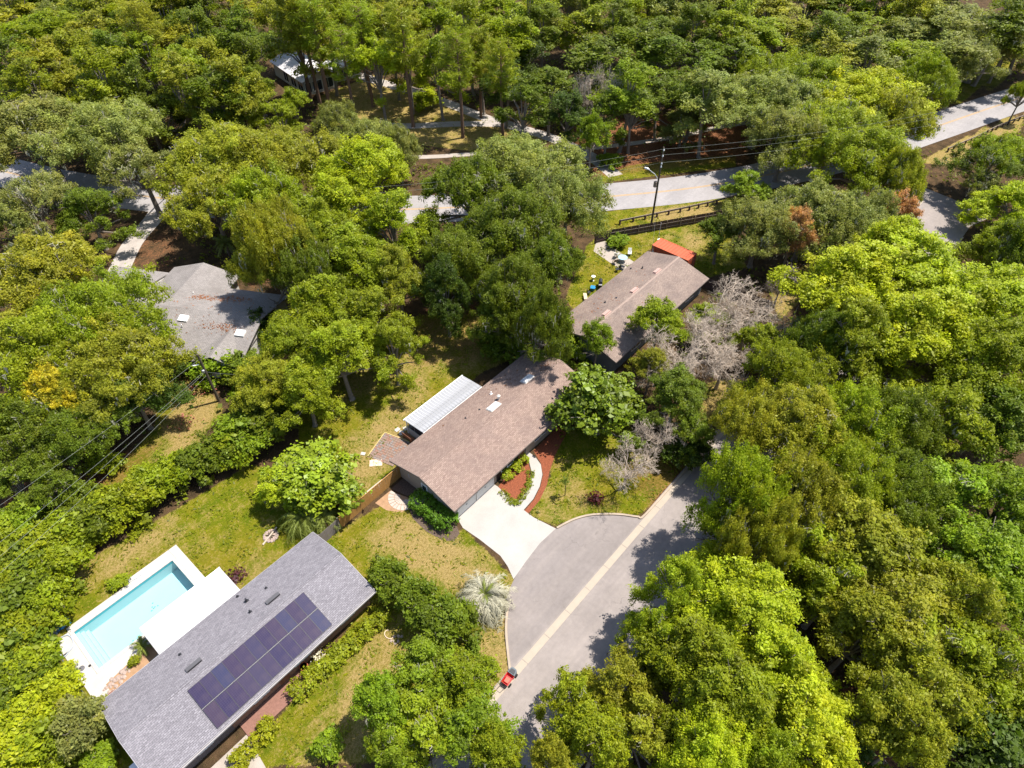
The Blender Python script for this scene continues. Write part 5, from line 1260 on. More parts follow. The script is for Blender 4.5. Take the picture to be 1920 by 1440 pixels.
TREES = [
('oak','tree',12.18,88.32,8.97,13,COLOUR['O'],'huge live oak at the left edge, level with the grey house roof',None),
('oak','tree',13.14,74.69,7.1,13,COLOUR['G'],'broad live oak overhanging the left end of the grey house',None),
('oak','tree',5.03,74.44,7.52,13,COLOUR['G'],'spreading live oak at the left edge above the golden leaved tree',None),
('oak','tree',9.73,67.52,6.77,12,COLOUR['O'],'wide oak hiding the left wall of the grey house',None),
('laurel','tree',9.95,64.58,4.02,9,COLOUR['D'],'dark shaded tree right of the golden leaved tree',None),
('gum','tree',4.78,68.5,3.15,11,COLOUR['K'],'golden yellow leaved tree among the left oaks',None),
('oak','tree',1.22,68.24,5.49,9,COLOUR['V'],'dark oak below the golden leaved tree at the left edge',None),
('oak','tree',4.81,63.87,4.65,8,COLOUR['V'],'low dark oak between the golden tree and the wires',None),
('oak','tree',27.96,128.83,11.25,14,COLOUR['S'],'grey green live oak in the far left by the pale road',None),
('oak','tree',35.15,120.45,9.69,14,COLOUR['S'],'grey green live oak right of the leftmost one by the road',None),
('sparse_oak','tree',33.86,106.58,7.06,12,COLOUR['S'],'grey green oak with road showing beneath its right side',None),
('sparse_oak','tree',19.01,111.04,7.12,11,COLOUR['S'],'sparse grey oak below the pale road at the far left',None),
('laurel','tree',23.56,103.96,5.5,10,COLOUR['V'],'dark tree standing between the road and the left oak',None),
('gum','tree',14.65,108.82,3.89,10,COLOUR['S'],'thin crown at the left edge over pale ground',None),
('oak','tree',43.25,96.96,9.81,14,COLOUR['O'],'olive topped oak left of the bright yellow tree',None),
('oak','tree',49.16,90.08,8.63,14,COLOUR['O'],'olive oak touching the bright yellow tree',None),
('oak','tree',35.61,88.92,6.92,12,COLOUR['O'],'olive oak by the end of the dirt drive',None),
('oak','tree',34.14,70.54,4.25,16,COLOUR['O'],'olive oak whose shade falls on the back wing of the grey house',None),
('oak','tree',40.7,83.53,6.74,13,COLOUR['G'],'olive oak above the cabbage palm',None),
('laurel','tree',54.16,76.46,7.77,15,COLOUR['Y'],'brightest yellow green round tree in the upper middle',None),
('laurel','tree',46.17,73.02,5.99,13,COLOUR['Y'],'yellow tree directly below the brightest round tree',None),
('laurel','tree',48.55,65.02,5.95,13,COLOUR['G'],'yellow green tree right below the brightest round tree',None),
('laurel','tree',40.39,71.46,5.38,13,COLOUR['G'],'yellow green tree with a brown trunk over the grey house end',None),
('laurel','tree',39.49,62.62,6.1,12,COLOUR['G'],'yellow green tree in the middle of the central clump',None),
('laurel','tree',41.78,56.48,4.29,12,COLOUR['O'],'tree at the right side of the central clump',None),
('oak','tree',34.17,64.06,4.34,14,COLOUR['V'],'dark green tree shading the right end of the grey house',None),
('laurel','tree',30.8,57.89,5.3,12,COLOUR['G'],'yellow green tree hanging over the right end of the grey house',None),
('laurel','tree',34.32,53.46,5.22,11,COLOUR['G'],'yellow green tree above the shaded back lawn',None),
('laurel','tree',25.3,55.98,4.22,11,COLOUR['G'],'yellow green tree right of the brown pole',None),
('laurel','tree',28.13,50.7,5.26,11,COLOUR['G'],'yellow green tree with branches over the dry back lawn',None),
('laurel','tree',33.45,48.31,3.63,10,COLOUR['G'],'tree tip at the right end of the central clump',None),
('laurel','tree',20.66,54.75,3.9,9,COLOUR['O'],'yellow green tree left of the back lawn',None),
('laurel','tree',22.63,50.61,4.27,9,COLOUR['G'],'yellow green tree at the lower end of the central clump',None),
('thicket','bush',18.5,52.99,3.79,5,COLOUR['V'],'dark green bush below the central clump',None),
('thicket','bush',15.47,53.54,3.46,5,COLOUR['B'],'bright green bush at the end of the long hedge',None),
('thicket','bush',20.55,65.8,3.2,4,COLOUR['B'],'green bush against the white gable of the grey house',None),
('thicket','bush',21.74,63.01,2.79,4,COLOUR['V'],'bush under the right eave of the grey house',None),
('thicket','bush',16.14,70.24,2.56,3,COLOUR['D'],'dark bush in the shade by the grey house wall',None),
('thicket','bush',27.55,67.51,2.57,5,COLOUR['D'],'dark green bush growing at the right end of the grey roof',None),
('oak','tree',71.29,60.45,8.86,14,COLOUR['S'],'grey green oak crown reaching towards the main road',None),
('oak','tree',60.94,61.65,7.56,14,COLOUR['V'],'mossy oak right of the brightest round tree',None),
('oak','tree',67.7,49.96,6.24,13,COLOUR['S'],'mossy oak beside the visible stretch of main road',None),
('oak','tree',57.4,50.9,7.27,14,COLOUR['V'],'great mossy oak in the centre of the picture',None),
('oak','tree',50.16,52.84,6.01,12,COLOUR['V'],'dark oak left of the great mossy oak',None),
('oak','tree',55.58,42.98,4.97,12,COLOUR['V'],'mossy oak overhanging the left end of the brown roof',None),
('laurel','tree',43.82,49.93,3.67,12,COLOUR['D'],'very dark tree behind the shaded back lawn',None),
('oak','tree',47.71,42.38,4.84,13,COLOUR['V'],'shaded oak limb mass above the middle house',None),
('laurel','tree',45.19,42.74,3.74,11,COLOUR['V'],'bright vine covered thicket behind the middle house',None),
('laurel','tree',46.77,37.98,3.02,12,COLOUR['V'],'green thicket at the far gable of the middle house',None),
('thicket','bush',45.48,42.25,3.34,4,COLOUR['V'],'low dark thicket along the shaded back lawn edge',None),
('thicket','bush',51.9,38.22,2.3,6,COLOUR['B'],'fresh green bush at the left corner of the brown roof',None),
('thicket','bush',49.96,36.01,2.34,3.5,COLOUR['B'],'fresh green bush between the two brown roofs',None),
('gum','tree',50.53,31.62,2.29,8.5,COLOUR['B'],'light green tree in front of the slate gable wall',None),
('gum','tree',57.91,27.75,3.45,9,COLOUR['G'],'leafy tree overlapping the front edge of the brown roof',None),
('magnolia','tree',42.98,25.47,4.7,8.5,COLOUR['V'],'glossy dark green magnolia at the right end of the middle house',None),
('bare_tree','tree',68.58,22.84,6.06,9,COLOUR['S'],'big bare grey tree right of the brown roof',None),
('bare_tree','tree',56.18,22.71,5.44,9,COLOUR['S'],'tangled bare grey tree in front of the brown roof',None),
('bare_tree','tree',58.11,18.81,3.88,8,COLOUR['S'],'bare grey tree beside the small yellow grass patch',None),
('bare_tree','tree',38.77,18.8,3.41,7,COLOUR['S'],'bare pale tree over the front lawn by the street',None),
('bare_tree','tree',61.16,22.77,5.35,9,COLOUR['S'],'pale bare tree in the thick of the grey tangle',None),
('bare_tree','tree',66.32,19.86,4.85,9,COLOUR['S'],'bare grey tree at the right side of the tangle',None),
('bare_tree','tree',52.76,22.27,4.05,8,COLOUR['S'],'low bare tree at the lower side of the grey tangle',None),
('bare_tree','tree',44.5,18.67,3.17,7,COLOUR['S'],'bare grey tree behind the magnolia',None),
('bare_tree','tree',76.89,20.54,2.67,8,COLOUR['S'],'small bare tree over a strip of yellow grass',None),
('bare_tree','tree',100.11,67.99,4.65,17,COLOUR['S'],'leafless dead tree among the woods above the main road',None),
('laurel','tree',49.04,19.92,3.9,8,COLOUR['V'],'green tree between the magnolia and the bare trees',None),
('gum','tree',46.57,16.01,2.62,7,COLOUR['V'],'green tree behind the bare tree by the street',None),
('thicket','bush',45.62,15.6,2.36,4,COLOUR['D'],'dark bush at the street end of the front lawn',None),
('gum','tree',51.81,24.71,2.51,7,COLOUR['O'],'sparse olive tree in the grey tangle',None),
('gum','tree',64.57,24.21,3.16,6,COLOUR['G'],'pale green tree among the bare grey branches',None),
('gum','tree',64.08,17.6,3.07,7,COLOUR['G'],'yellow green tree right of the bare grey trees',None),
('laurel','tree',74.83,12.44,7.96,14,COLOUR['Y'],'bright lime canopy tree left of the largest one on the right',None),
('laurel','tree',82.72,8.27,9.28,14,COLOUR['Y'],'largest bright lime canopy tree on the right side',None),
('laurel','tree',79.7,-0.81,8.25,14,COLOUR['Y'],'bright lime tree towards the right edge',None),
('laurel','tree',71.31,3.22,7.64,14,COLOUR['Y'],'bright lime tree below the largest one',None),
('laurel','tree',65.81,8.21,5.62,14,COLOUR['G'],'yellow green tree by the dark gap in the right canopy',None),
('laurel','tree',70.84,-4.01,6.22,14,COLOUR['G'],'green tree at the right edge below the lime canopy',None),
('laurel','tree',83.41,11.79,5.15,14,COLOUR['Y'],'lime tree top beside the pale side street',None),
('oak','tree',65.33,11.18,4.34,11,COLOUR['V'],'green oak left of the bright lime canopy',None),
('oak','tree',58.1,11.63,4.68,11,COLOUR['G'],'oak in front of the pale parked car',None),
('oak','tree',50.97,7.37,5.75,12,COLOUR['O'],'olive oak over the blue car and the street',None),
('oak','tree',48.84,10.68,3.7,11,COLOUR['O'],'olive oak left of the blue car',None),
('oak','tree',54.76,3.02,4.75,12,COLOUR['G'],'oak in the middle of the right canopy',None),
('oak','tree',38.93,7.39,4.24,15,COLOUR['G'],'oak at the head of the street, over the tree shadows',None),
('oak','tree',41.4,4.41,4.62,14,COLOUR['O'],'olive oak behind the street end',None),
('oak','tree',47.99,1.87,4.44,12,COLOUR['G'],'green oak deep in the right canopy',None),
('oak','tree',57.16,0.26,4.56,12,COLOUR['V'],'dark oak deep in the right canopy',None),
('oak','tree',49.77,-3.09,4.55,11,COLOUR['V'],'dark oak above the olive woods',None),
('gum','tree',61.92,-3.5,5.12,12,COLOUR['G'],'tree by the right edge below the lime canopy',None),
('gum','tree',64.64,-7.71,4.95,12,COLOUR['V'],'green tree at the right edge, halfway down',None),
('gum','tree',53.41,-6.79,5.05,11,COLOUR['B'],'fresh green tree in the right woods',None),
('gum','tree',55.03,-10.42,4.55,11,COLOUR['B'],'fresh green tree at the right edge of the woods',None),
('gum','tree',47.98,-10.54,4.82,11,COLOUR['B'],'green woods tree right of the olive trees',None),
('gum','tree',46.06,-13.47,3.37,11,COLOUR['B'],'green tree at the right edge above the dark hollow',None),
('thicket','bush',39.24,7.52,2.46,5,COLOUR['V'],'dark green bush at the end of the street shadows',None),
('oak','tree',35.62,4.52,3.39,14,COLOUR['O'],'olive oak leaning over the street',None),
('gum','tree',38.86,1.69,4.08,12,COLOUR['G'],'olive gold leaved tree with pale twigs in the lower right woods','olive trees of the lower right woods'),
('gum','tree',42.51,-0.07,4.49,12,COLOUR['O'],'olive gold leaved tree with pale twigs in the lower right woods','olive trees of the lower right woods'),
('gum','tree',41.03,-3.87,4.96,12,COLOUR['O'],'olive gold leaved tree with pale twigs in the lower right woods','olive trees of the lower right woods'),
('gum','tree',36.82,-1.98,4,12,COLOUR['G'],'olive gold leaved tree with pale twigs in the lower right woods','olive trees of the lower right woods'),
('gum','tree',37.76,-7.18,4.83,12,COLOUR['O'],'olive gold leaved tree with pale twigs in the lower right woods','olive trees of the lower right woods'),
('gum','tree',34.28,-5.16,3.92,12,COLOUR['O'],'olive gold leaved tree with pale twigs in the lower right woods','olive trees of the lower right woods'),
('gum','tree',37.04,-10.21,4.83,12,COLOUR['G'],'olive gold leaved tree with pale twigs in the lower right woods','olive trees of the lower right woods'),
('gum','tree',33.02,-9.21,4.15,12,COLOUR['O'],'olive gold leaved tree with pale twigs in the lower right woods','olive trees of the lower right woods'),
('gum','tree',29.61,-8.14,3.55,12,COLOUR['O'],'olive gold leaved tree with pale twigs in the lower right woods','olive trees of the lower right woods'),
('gum','tree',38.13,-13.29,3.88,12,COLOUR['G'],'olive gold leaved tree with pale twigs in the lower right woods','olive trees of the lower right woods'),
('gum','tree',41.92,-9.91,3.72,12,COLOUR['O'],'olive gold leaved tree with pale twigs in the lower right woods','olive trees of the lower right woods'),
('gum','tree',28.72,-10.32,2.83,12,COLOUR['O'],'olive gold leaved tree with pale twigs in the lower right woods','olive trees of the lower right woods'),
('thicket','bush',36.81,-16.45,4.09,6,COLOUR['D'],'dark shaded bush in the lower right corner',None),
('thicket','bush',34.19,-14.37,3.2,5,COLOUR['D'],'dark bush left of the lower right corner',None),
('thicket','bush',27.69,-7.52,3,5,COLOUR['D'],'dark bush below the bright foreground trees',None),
('laurel','tree',28.12,7.26,3.5,12,COLOUR['G'],'bright tree nearest the wide part of the street',None),
('laurel','tree',29.75,2.65,5.17,12,COLOUR['Y'],'tall bright green tree at the right kerb',None),
('laurel','tree',24.07,3.39,4.26,12,COLOUR['G'],'bright tree with its left side over the kerb',None),
('laurel','tree',27.29,-1.5,5.29,12,COLOUR['Y'],'bright rounded tree next to the olive woods',None),
('laurel','tree',22.5,-0.57,4.87,12,COLOUR['G'],'bright green tree at the lower right of the street',None),
('laurel','tree',24.5,-4.46,4.51,12,COLOUR['Y'],'bright green tree at the bottom edge',None),
('gum','tree',23.83,6.78,2.48,12,COLOUR['G'],'leafy limb hanging over the asphalt',None),
('laurel','tree',19.05,-0.82,3.46,12,COLOUR['Y'],'bright tree at the bottom edge behind the street',None),
('laurel','tree',21.15,-3.71,3.08,12,COLOUR['G'],'bright crown at the bottom edge right of centre',None),
('gum','tree',16.32,8.22,2.72,10,COLOUR['G'],'tree leaning over the street near the bottom',None),
('gum','tree',19.22,6.65,2.76,10,COLOUR['O'],'tree crown at the right kerb above the bottom edge',None),
('gum','tree',14.65,5.75,3.03,10,COLOUR['G'],'olive tree at the bottom edge beside the street',None),
('gum','tree',17.78,3.78,3.29,10,COLOUR['O'],'olive tree between the street and the bright trees',None),
('gum','tree',18.63,1.21,2.64,10,COLOUR['G'],'tree with rusty leaf tips at the bottom edge',None),
('gum','tree',12.11,7.1,1.93,10,COLOUR['O'],'small crown on the street edge at the bottom',None),
('round_tree','tree',15.01,28.41,2.06,4.2,COLOUR['V'],'dark round tree nearest the gable of the solar house',None),
('round_tree','tree',15.23,24.93,2.32,4.4,COLOUR['V'],'dark round tree in the middle of the three by the silver palm',None),
('round_tree','tree',15.23,21.35,2.56,4.6,COLOUR['V'],'dark round tree nearest the silver palm',None),
('gum','tree',10.49,18.52,3.43,8,COLOUR['B'],'bright green tree below the dark round trees',None),
('gum','tree',11.83,15.77,2.94,8,COLOUR['G'],'bright green tree nearest the red cart',None),
('gum','tree',7.12,19.36,2.73,8,COLOUR['B'],'bright tree at the front lawn edge',None),
('gum','tree',7.82,15.71,3.8,8,COLOUR['G'],'large bright green tree at the bottom middle',None),
('gum','tree',10.16,13.05,3.33,8,COLOUR['B'],'leafy tree leaning over the street near the red cart',None),
('gum','tree',10.4,11.13,2.21,8,COLOUR['G'],'crown at the bottom edge over the asphalt',None),
('gum','tree',5.41,16.82,2.24,8,COLOUR['B'],'small crown at the bottom edge on the lawn',None),
('shrub','shrub',2.6,21.83,1.32,1.8,COLOUR['B'],'bright green shrub alone on the front lawn',None),
('magnolia','tree',17.66,42.47,4.58,6.5,COLOUR['B'],'bright green tree over the cedar fence corner',None),
('gum','tree',14.03,44.28,2.59,5,COLOUR['Y'],'yellow green tree left of the fence corner tree',None),
('thicket','bush',14.96,42.41,2.18,4,COLOUR['B'],'bush at the foot of the fence corner tree',None),
('thicket','bush',14.35,53.04,2.51,4.2,COLOUR['G'],'bush in the long untrimmed hedge row behind the pool lawn','bushes of the long hedge'),
('thicket','bush',12.23,53.8,2.64,4.2,COLOUR['V'],'bush in the long untrimmed hedge row behind the pool lawn','bushes of the long hedge'),
('thicket','bush',9.97,54.21,2.64,4.2,COLOUR['V'],'bush in the long untrimmed hedge row behind the pool lawn','bushes of the long hedge'),
('thicket','bush',7.77,54.62,2.64,4.2,COLOUR['G'],'bush in the long untrimmed hedge row behind the pool lawn','bushes of the long hedge'),
('thicket','bush',5.97,55.13,2.65,4.2,COLOUR['G'],'bush in the long untrimmed hedge row behind the pool lawn','bushes of the long hedge'),
('thicket','bush',3.9,54.99,2.64,4.2,COLOUR['G'],'bush in the long untrimmed hedge row behind the pool lawn','bushes of the long hedge'),
('thicket','bush',1.86,55.37,2.83,4.2,COLOUR['G'],'bush in the long untrimmed hedge row behind the pool lawn','bushes of the long hedge'),
('thicket','bush',-0.26,55.44,2.83,4.2,COLOUR['V'],'bush in the long untrimmed hedge row behind the pool lawn','bushes of the long hedge'),
('thicket','bush',-2.31,55.5,3.03,4.2,COLOUR['G'],'bush in the long untrimmed hedge row behind the pool lawn','bushes of the long hedge'),
('thicket','bush',-4.31,55.56,3.16,4.2,COLOUR['G'],'bush in the long untrimmed hedge row behind the pool lawn','bushes of the long hedge'),
('thicket','bush',-6.35,55.32,3.28,4.2,COLOUR['V'],'bush in the long untrimmed hedge row behind the pool lawn','bushes of the long hedge'),
('thicket','bush',-8.21,55.39,3.16,4.2,COLOUR['G'],'bush in the long untrimmed hedge row behind the pool lawn','bushes of the long hedge'),
('thicket','bush',-7.25,51.88,2.76,4.2,COLOUR['V'],'bush in the long untrimmed hedge row behind the pool lawn','bushes of the long hedge'),
('thicket','bush',-4.49,52.78,2.46,4.2,COLOUR['G'],'bush in the long untrimmed hedge row behind the pool lawn','bushes of the long hedge'),
('thicket','bush',-9.33,51.2,3.18,4.2,COLOUR['V'],'dense green bush left of the pool equipment','bushes left of the pool'),
('thicket','bush',-9.44,48.39,2.68,4.2,COLOUR['G'],'dense green bush left of the pool equipment','bushes left of the pool'),
('thicket','bush',-10.52,47.51,3.08,4.2,COLOUR['V'],'dense green bush left of the pool equipment','bushes left of the pool'),
('thicket','bush',-10.54,44.71,2.6,4.2,COLOUR['G'],'dense green bush left of the pool equipment','bushes left of the pool'),
('thicket','bush',-6.79,49.81,2.29,4.2,COLOUR['G'],'dense green bush left of the pool equipment','bushes left of the pool'),
('thicket','bush',-11.61,44.11,3,4.2,COLOUR['V'],'dense green bush left of the pool equipment','bushes left of the pool'),
('thicket','bush',-10.26,41.36,2.53,4,COLOUR['Y'],'bright yellow green bush in the lower left corner','bushes in the lower left corner'),
('thicket','bush',-12.63,41.61,3.12,4,COLOUR['Y'],'bright yellow green bush in the lower left corner','bushes in the lower left corner'),
('thicket','bush',-11.89,38.41,2.76,4,COLOUR['G'],'bright yellow green bush in the lower left corner','bushes in the lower left corner'),
('thicket','bush',-13.83,39.49,3.08,4,COLOUR['Y'],'bright yellow green bush in the lower left corner','bushes in the lower left corner'),
('thicket','bush',-9.65,41.29,1.8,4,COLOUR['Y'],'bright yellow green bush in the lower left corner','bushes in the lower left corner'),
('round_tree','tree',-9.1,37.17,2.16,4.5,COLOUR['S'],'grey green small tree beside the back corner of the solar house',None),
('shrub','shrub',-9.77,34.56,1.41,1.5,COLOUR['B'],'round shrub on the grass by the lower left gable',None),
('shrub','shrub',-1.81,48.34,0.9,1,COLOUR['G'],'yellow green shrub at the edge of the pool deck',None),
('shrub','shrub',-4.31,40.14,0.56,0.7,COLOUR['G'],'leafy shrub in the stone planting bed',None),
('shrub','shrub',-8.68,43.84,0.82,0.9,COLOUR['Y'],'yellow shrub at the left edge of the pool deck',None),
('shrub','shrub',-8.26,43.13,0.46,0.5,COLOUR['V'],'small potted plant on the pool deck',None),
('gum','tree',-3.2,63.66,3,7,COLOUR['V'],'thin tree at the left edge by the wires',None),
('gum','tree',-1.04,60.88,2.61,6,COLOUR['V'],'thin tree under the wires near the left edge',None),
('thicket','bush',-5.03,60.07,2.76,4,COLOUR['B'],'bush under the wires at the left edge',None),
('thicket','bush',-0.18,59.54,2.29,3.5,COLOUR['V'],'bush under the lowest wires',None),
('shrub','shrub',3.72,62.68,1.9,2.2,COLOUR['G'],'light shrub in the shaded ground by the wires',None),
('thicket','bush',-6.66,59.67,2.63,4,COLOUR['G'],'green bush at the left edge above the hedge row',None),
('gum','tree',97.56,36.24,3.93,7,COLOUR['B'],'fresh green tree at the near edge of the main road',None),
('gum','tree',80.87,31.9,3.67,8,COLOUR['V'],'dark green tree beside the orange container',None),
('oak','tree',83.52,27.47,6.09,11,COLOUR['S'],'grey green oak right of the container',None),
('oak','tree',89.33,23.31,7.14,12,COLOUR['S'],'grey green oak left of the pale side street',None),
('oak','tree',90.38,17.45,5.89,11,COLOUR['S'],'grey green oak before the lime canopy',None),
('gum','tree',84.11,23.01,2.75,11.5,COLOUR['R'],'rusty brown dying crown among the grey oaks',None),
('gum','tree',100.79,14.69,3.47,10.5,COLOUR['R'],'orange brown dying crown by the pale side street',None),
('sparse_oak','tree',96.4,16.78,4.41,11,COLOUR['S'],'sparse oak beside the orange brown crown',None),
('oak','tree',118.12,45.17,8.69,13,COLOUR['S'],'grey green oak over the sidewalk above the road',None),
('oak','tree',129.51,40.86,9.83,13,COLOUR['G'],'green oak at the back of the road bend',None),
('oak','tree',128.58,31.19,11.86,13,COLOUR['Y'],'bright green oak covering the road bend',None),
('oak','tree',125.39,25,6.58,13,COLOUR['O'],'olive oak whose bare limb hangs over the road',None),
('oak','tree',111.71,30.32,9.06,13,COLOUR['G'],'green oak in front of the road bend',None),
('oak','tree',108.3,23.21,7.76,13,COLOUR['G'],'green oak at the near side of the road bend',None),
('oak','tree',109.33,36.05,7.02,13,COLOUR['S'],'grey oak over the red leaf litter',None),
('oak','tree',106.34,17.84,3.99,13,COLOUR['O'],'olive oak beside the curve of the road',None),
('oak','tree',128.89,47.33,7,13,COLOUR['G'],'oak behind the road bend trees',None),
('oak','tree',147.04,26.8,6.05,13,COLOUR['G'],'green oak over the far road edge',None),
('sparse_oak','tree',124.53,9,6.71,9,COLOUR['V'],'dark oak between the road and the side street',None),
('sparse_oak','tree',120.29,7.26,3.8,7,COLOUR['S'],'sparse oak over the side street mouth',None),
('oak','tree',127.42,6.92,5.5,10,COLOUR['G'],'oak behind the right hand guard rail',None),
('laurel','tree',115.41,2.38,5.88,9,COLOUR['Y'],'bright yellow green tree at the right edge beside the side street',None),
('laurel','tree',101.63,0.39,5.03,9,COLOUR['G'],'yellow green tree between the lime canopy and the side street',None),
('oak','tree',97.99,-0.67,4.4,12,COLOUR['V'],'dark oak at the right edge above the lime canopy',None),
('oak','tree',176.52,24.05,10.35,13,COLOUR['S'],'grey oak at the top right by the road',None),
('oak','tree',164.11,25.37,7.63,12,COLOUR['S'],'grey oak left of the top right one',None),
('oak','tree',183.91,20.28,6.89,13,COLOUR['S'],'grey oak in the top right corner',None),
('oak','tree',160.82,11.94,2.71,8,COLOUR['G'],'small crown over the road at the right edge',None),
('oak','tree',65.26,90.34,5.4,10,COLOUR['S'],'grey green oak between the grass and the bright round tree',None),
('oak','tree',66.8,84.65,4.01,10,COLOUR['S'],'grey oak at the lower edge of the pine grass',None),
('oak','tree',66.56,100.62,3.99,10,COLOUR['S'],'oak crown below the white roofed house',None),
('thicket','bush',90.27,103.4,2.85,4,COLOUR['G'],'round bush on the grass beside the gravel drive',None),
('pine','tree',83.07,99.42,4.44,21,COLOUR['G'],'tall pine with a bare trunk left of the round bush',None),
('pine','tree',86.11,88.77,4.06,19,COLOUR['G'],'pine with a thick trunk on the orange grass',None),
('pine','tree',89.94,81.9,3.58,18,COLOUR['G'],'slender pine nearest the big mossy oak',None),
('pine','tree',94.92,92.28,3.85,17,COLOUR['G'],'short trunk pine by the gravel drive',None),
('pine','tree',76.19,119.63,5.05,22,COLOUR['O'],'leaning pine left of the two in front of the white roof',None),
('pine','tree',76.11,116.19,4.96,22,COLOUR['G'],'dark trunked pine in front of the white roofed house',None),
('pine','tree',76.67,123.5,5.17,22,COLOUR['O'],'pine at the left end of the white roof',None),
('pine','tree',75.57,107.45,3.82,18,COLOUR['G'],'pine with a long slanting trunk right of the white roof',None),
('pine','tree',56.01,143.63,5.19,20,COLOUR['O'],'pine standing in the dark hollow at upper left',None),
('pine','tree',84.14,112.73,4.3,19,COLOUR['G'],'pine behind the slanting one',None),
('wood_tree','tree',48,186.2,8.58,18.8,COLOUR['O'],'yellow green tree packed in the woods at the top left','woods at the top left'),
('wood_tree','tree',54.38,188.55,7.58,16.8,COLOUR['V'],'yellow green tree packed in the woods at the top left','woods at the top left'),
('wood_tree','tree',58.66,174.81,8.56,18.7,COLOUR['G'],'yellow green tree packed in the woods at the top left','woods at the top left'),
('wood_tree','tree',63.7,175.45,8.57,15.5,COLOUR['O'],'yellow green tree packed in the woods at the top left','woods at the top left'),
('wood_tree','tree',66.73,159.61,7.26,18.9,COLOUR['G'],'yellow green tree packed in the woods at the top left','woods at the top left'),
('wood_tree','tree',74.08,159.19,6.99,17.4,COLOUR['V'],'yellow green tree packed in the woods at the top left','woods at the top left'),
('wood_tree','tree',82.31,159.2,7.71,15.1,COLOUR['O'],'yellow green tree packed in the woods at the top left','woods at the top left'),
('wood_tree','tree',45.1,172.43,7.81,16.5,COLOUR['G'],'yellow green tree packed in the woods at the top left','woods at the top left'),
('wood_tree','tree',48.72,168.82,6.62,15.6,COLOUR['G'],'yellow green tree packed in the woods at the top left','woods at the top left'),
('wood_tree','tree',53.35,160.9,7.08,16.2,COLOUR['O'],'yellow green tree packed in the woods at the top left','woods at the top left'),
('wood_tree','tree',58.6,154.76,6.37,17,COLOUR['V'],'yellow green tree packed in the woods at the top left','woods at the top left'),
('wood_tree','tree',64.23,150.58,7.58,15.9,COLOUR['O'],'yellow green tree packed in the woods at the top left','woods at the top left'),
('wood_tree','tree',64.7,138.69,6.23,18.7,COLOUR['V'],'yellow green tree packed in the woods at the top left','woods at the top left'),
('wood_tree','tree',70.18,133.8,6.21,18.5,COLOUR['V'],'yellow green tree packed in the woods at the top left','woods at the top left'),
('wood_tree','tree',36.38,158.48,6.98,16.7,COLOUR['V'],'yellow green tree packed in the woods at the top left','woods at the top left'),
('wood_tree','tree',39.27,149.91,6.65,18.8,COLOUR['O'],'yellow green tree packed in the woods at the top left','woods at the top left'),
('wood_tree','tree',44.61,148.53,6.3,17.2,COLOUR['O'],'yellow green tree packed in the woods at the top left','woods at the top left'),
('wood_tree','tree',48.69,140.69,6.49,18.2,COLOUR['V'],'yellow green tree packed in the woods at the top left','woods at the top left'),
('wood_tree','tree',53.73,138.82,5.64,17.2,COLOUR['G'],'yellow green tree packed in the woods at the top left','woods at the top left'),
('wood_tree','tree',54.5,129.16,5.3,18.5,COLOUR['G'],'yellow green tree packed in the woods at the top left','woods at the top left'),
('wood_tree','tree',61.81,130.77,5.77,15.4,COLOUR['O'],'yellow green tree packed in the woods at the top left','woods at the top left'),
('wood_tree','tree',67.04,125.99,5.56,16,COLOUR['V'],'yellow green tree packed in the woods at the top left','woods at the top left'),
('wood_tree','tree',33.56,140.49,5.82,17.8,COLOUR['G'],'yellow green tree packed in the woods at the top left','woods at the top left'),
('wood_tree','tree',39,140.85,6.04,16.7,COLOUR['O'],'yellow green tree packed in the woods at the top left','woods at the top left'),
('wood_tree','tree',40.99,131.03,6.23,18.9,COLOUR['G'],'yellow green tree packed in the woods at the top left','woods at the top left'),
('wood_tree','tree',45.48,127.96,5.4,16.6,COLOUR['V'],'yellow green tree packed in the woods at the top left','woods at the top left'),
('wood_tree','tree',50.67,123.51,6.04,17.7,COLOUR['O'],'yellow green tree packed in the woods at the top left','woods at the top left'),
('wood_tree','tree',53.16,115.74,5.69,17.8,COLOUR['V'],'yellow green tree packed in the woods at the top left','woods at the top left'),
('wood_tree','tree',57.32,114,5.36,17.3,COLOUR['O'],'yellow green tree packed in the woods at the top left','woods at the top left'),
('wood_tree','tree',42.46,129.66,5.28,10.9,COLOUR['V'],'shaded green tree at the front of the top left woods','front trees of the top left woods'),
('wood_tree','tree',46.4,124.42,5.3,11.5,COLOUR['V'],'shaded green tree at the front of the top left woods','front trees of the top left woods'),
('wood_tree','tree',51.77,124.87,4.6,10.6,COLOUR['V'],'shaded green tree at the front of the top left woods','front trees of the top left woods'),
('wood_tree','tree',53.25,115.84,5.17,11.9,COLOUR['V'],'shaded green tree at the front of the top left woods','front trees of the top left woods'),
('wood_tree','tree',58.49,114.97,4.14,10.8,COLOUR['G'],'shaded green tree at the front of the top left woods','front trees of the top left woods'),
('wood_tree','tree',59.23,106.82,3.75,10.9,COLOUR['G'],'shaded green tree at the front of the top left woods','front trees of the top left woods'),
('wood_tree','tree',64.24,108.98,3.46,12.3,COLOUR['G'],'shaded green tree at the front of the top left woods','front trees of the top left woods'),
('wood_tree','tree',64.82,122.68,4.41,11.5,COLOUR['V'],'shaded green tree at the front of the top left woods','front trees of the top left woods'),
('wood_tree','tree',84.78,142.23,5.92,19.8,COLOUR['O'],'olive tree of the woods behind the white roof','woods behind the white roof'),
('wood_tree','tree',89.53,136.34,6.96,19.9,COLOUR['G'],'olive tree of the woods behind the white roof','woods behind the white roof'),
('wood_tree','tree',97.31,136.27,5.74,16.9,COLOUR['G'],'olive tree of the woods behind the white roof','woods behind the white roof'),
('wood_tree','tree',94.73,123.98,5.6,20.2,COLOUR['O'],'olive tree of the woods behind the white roof','woods behind the white roof'),
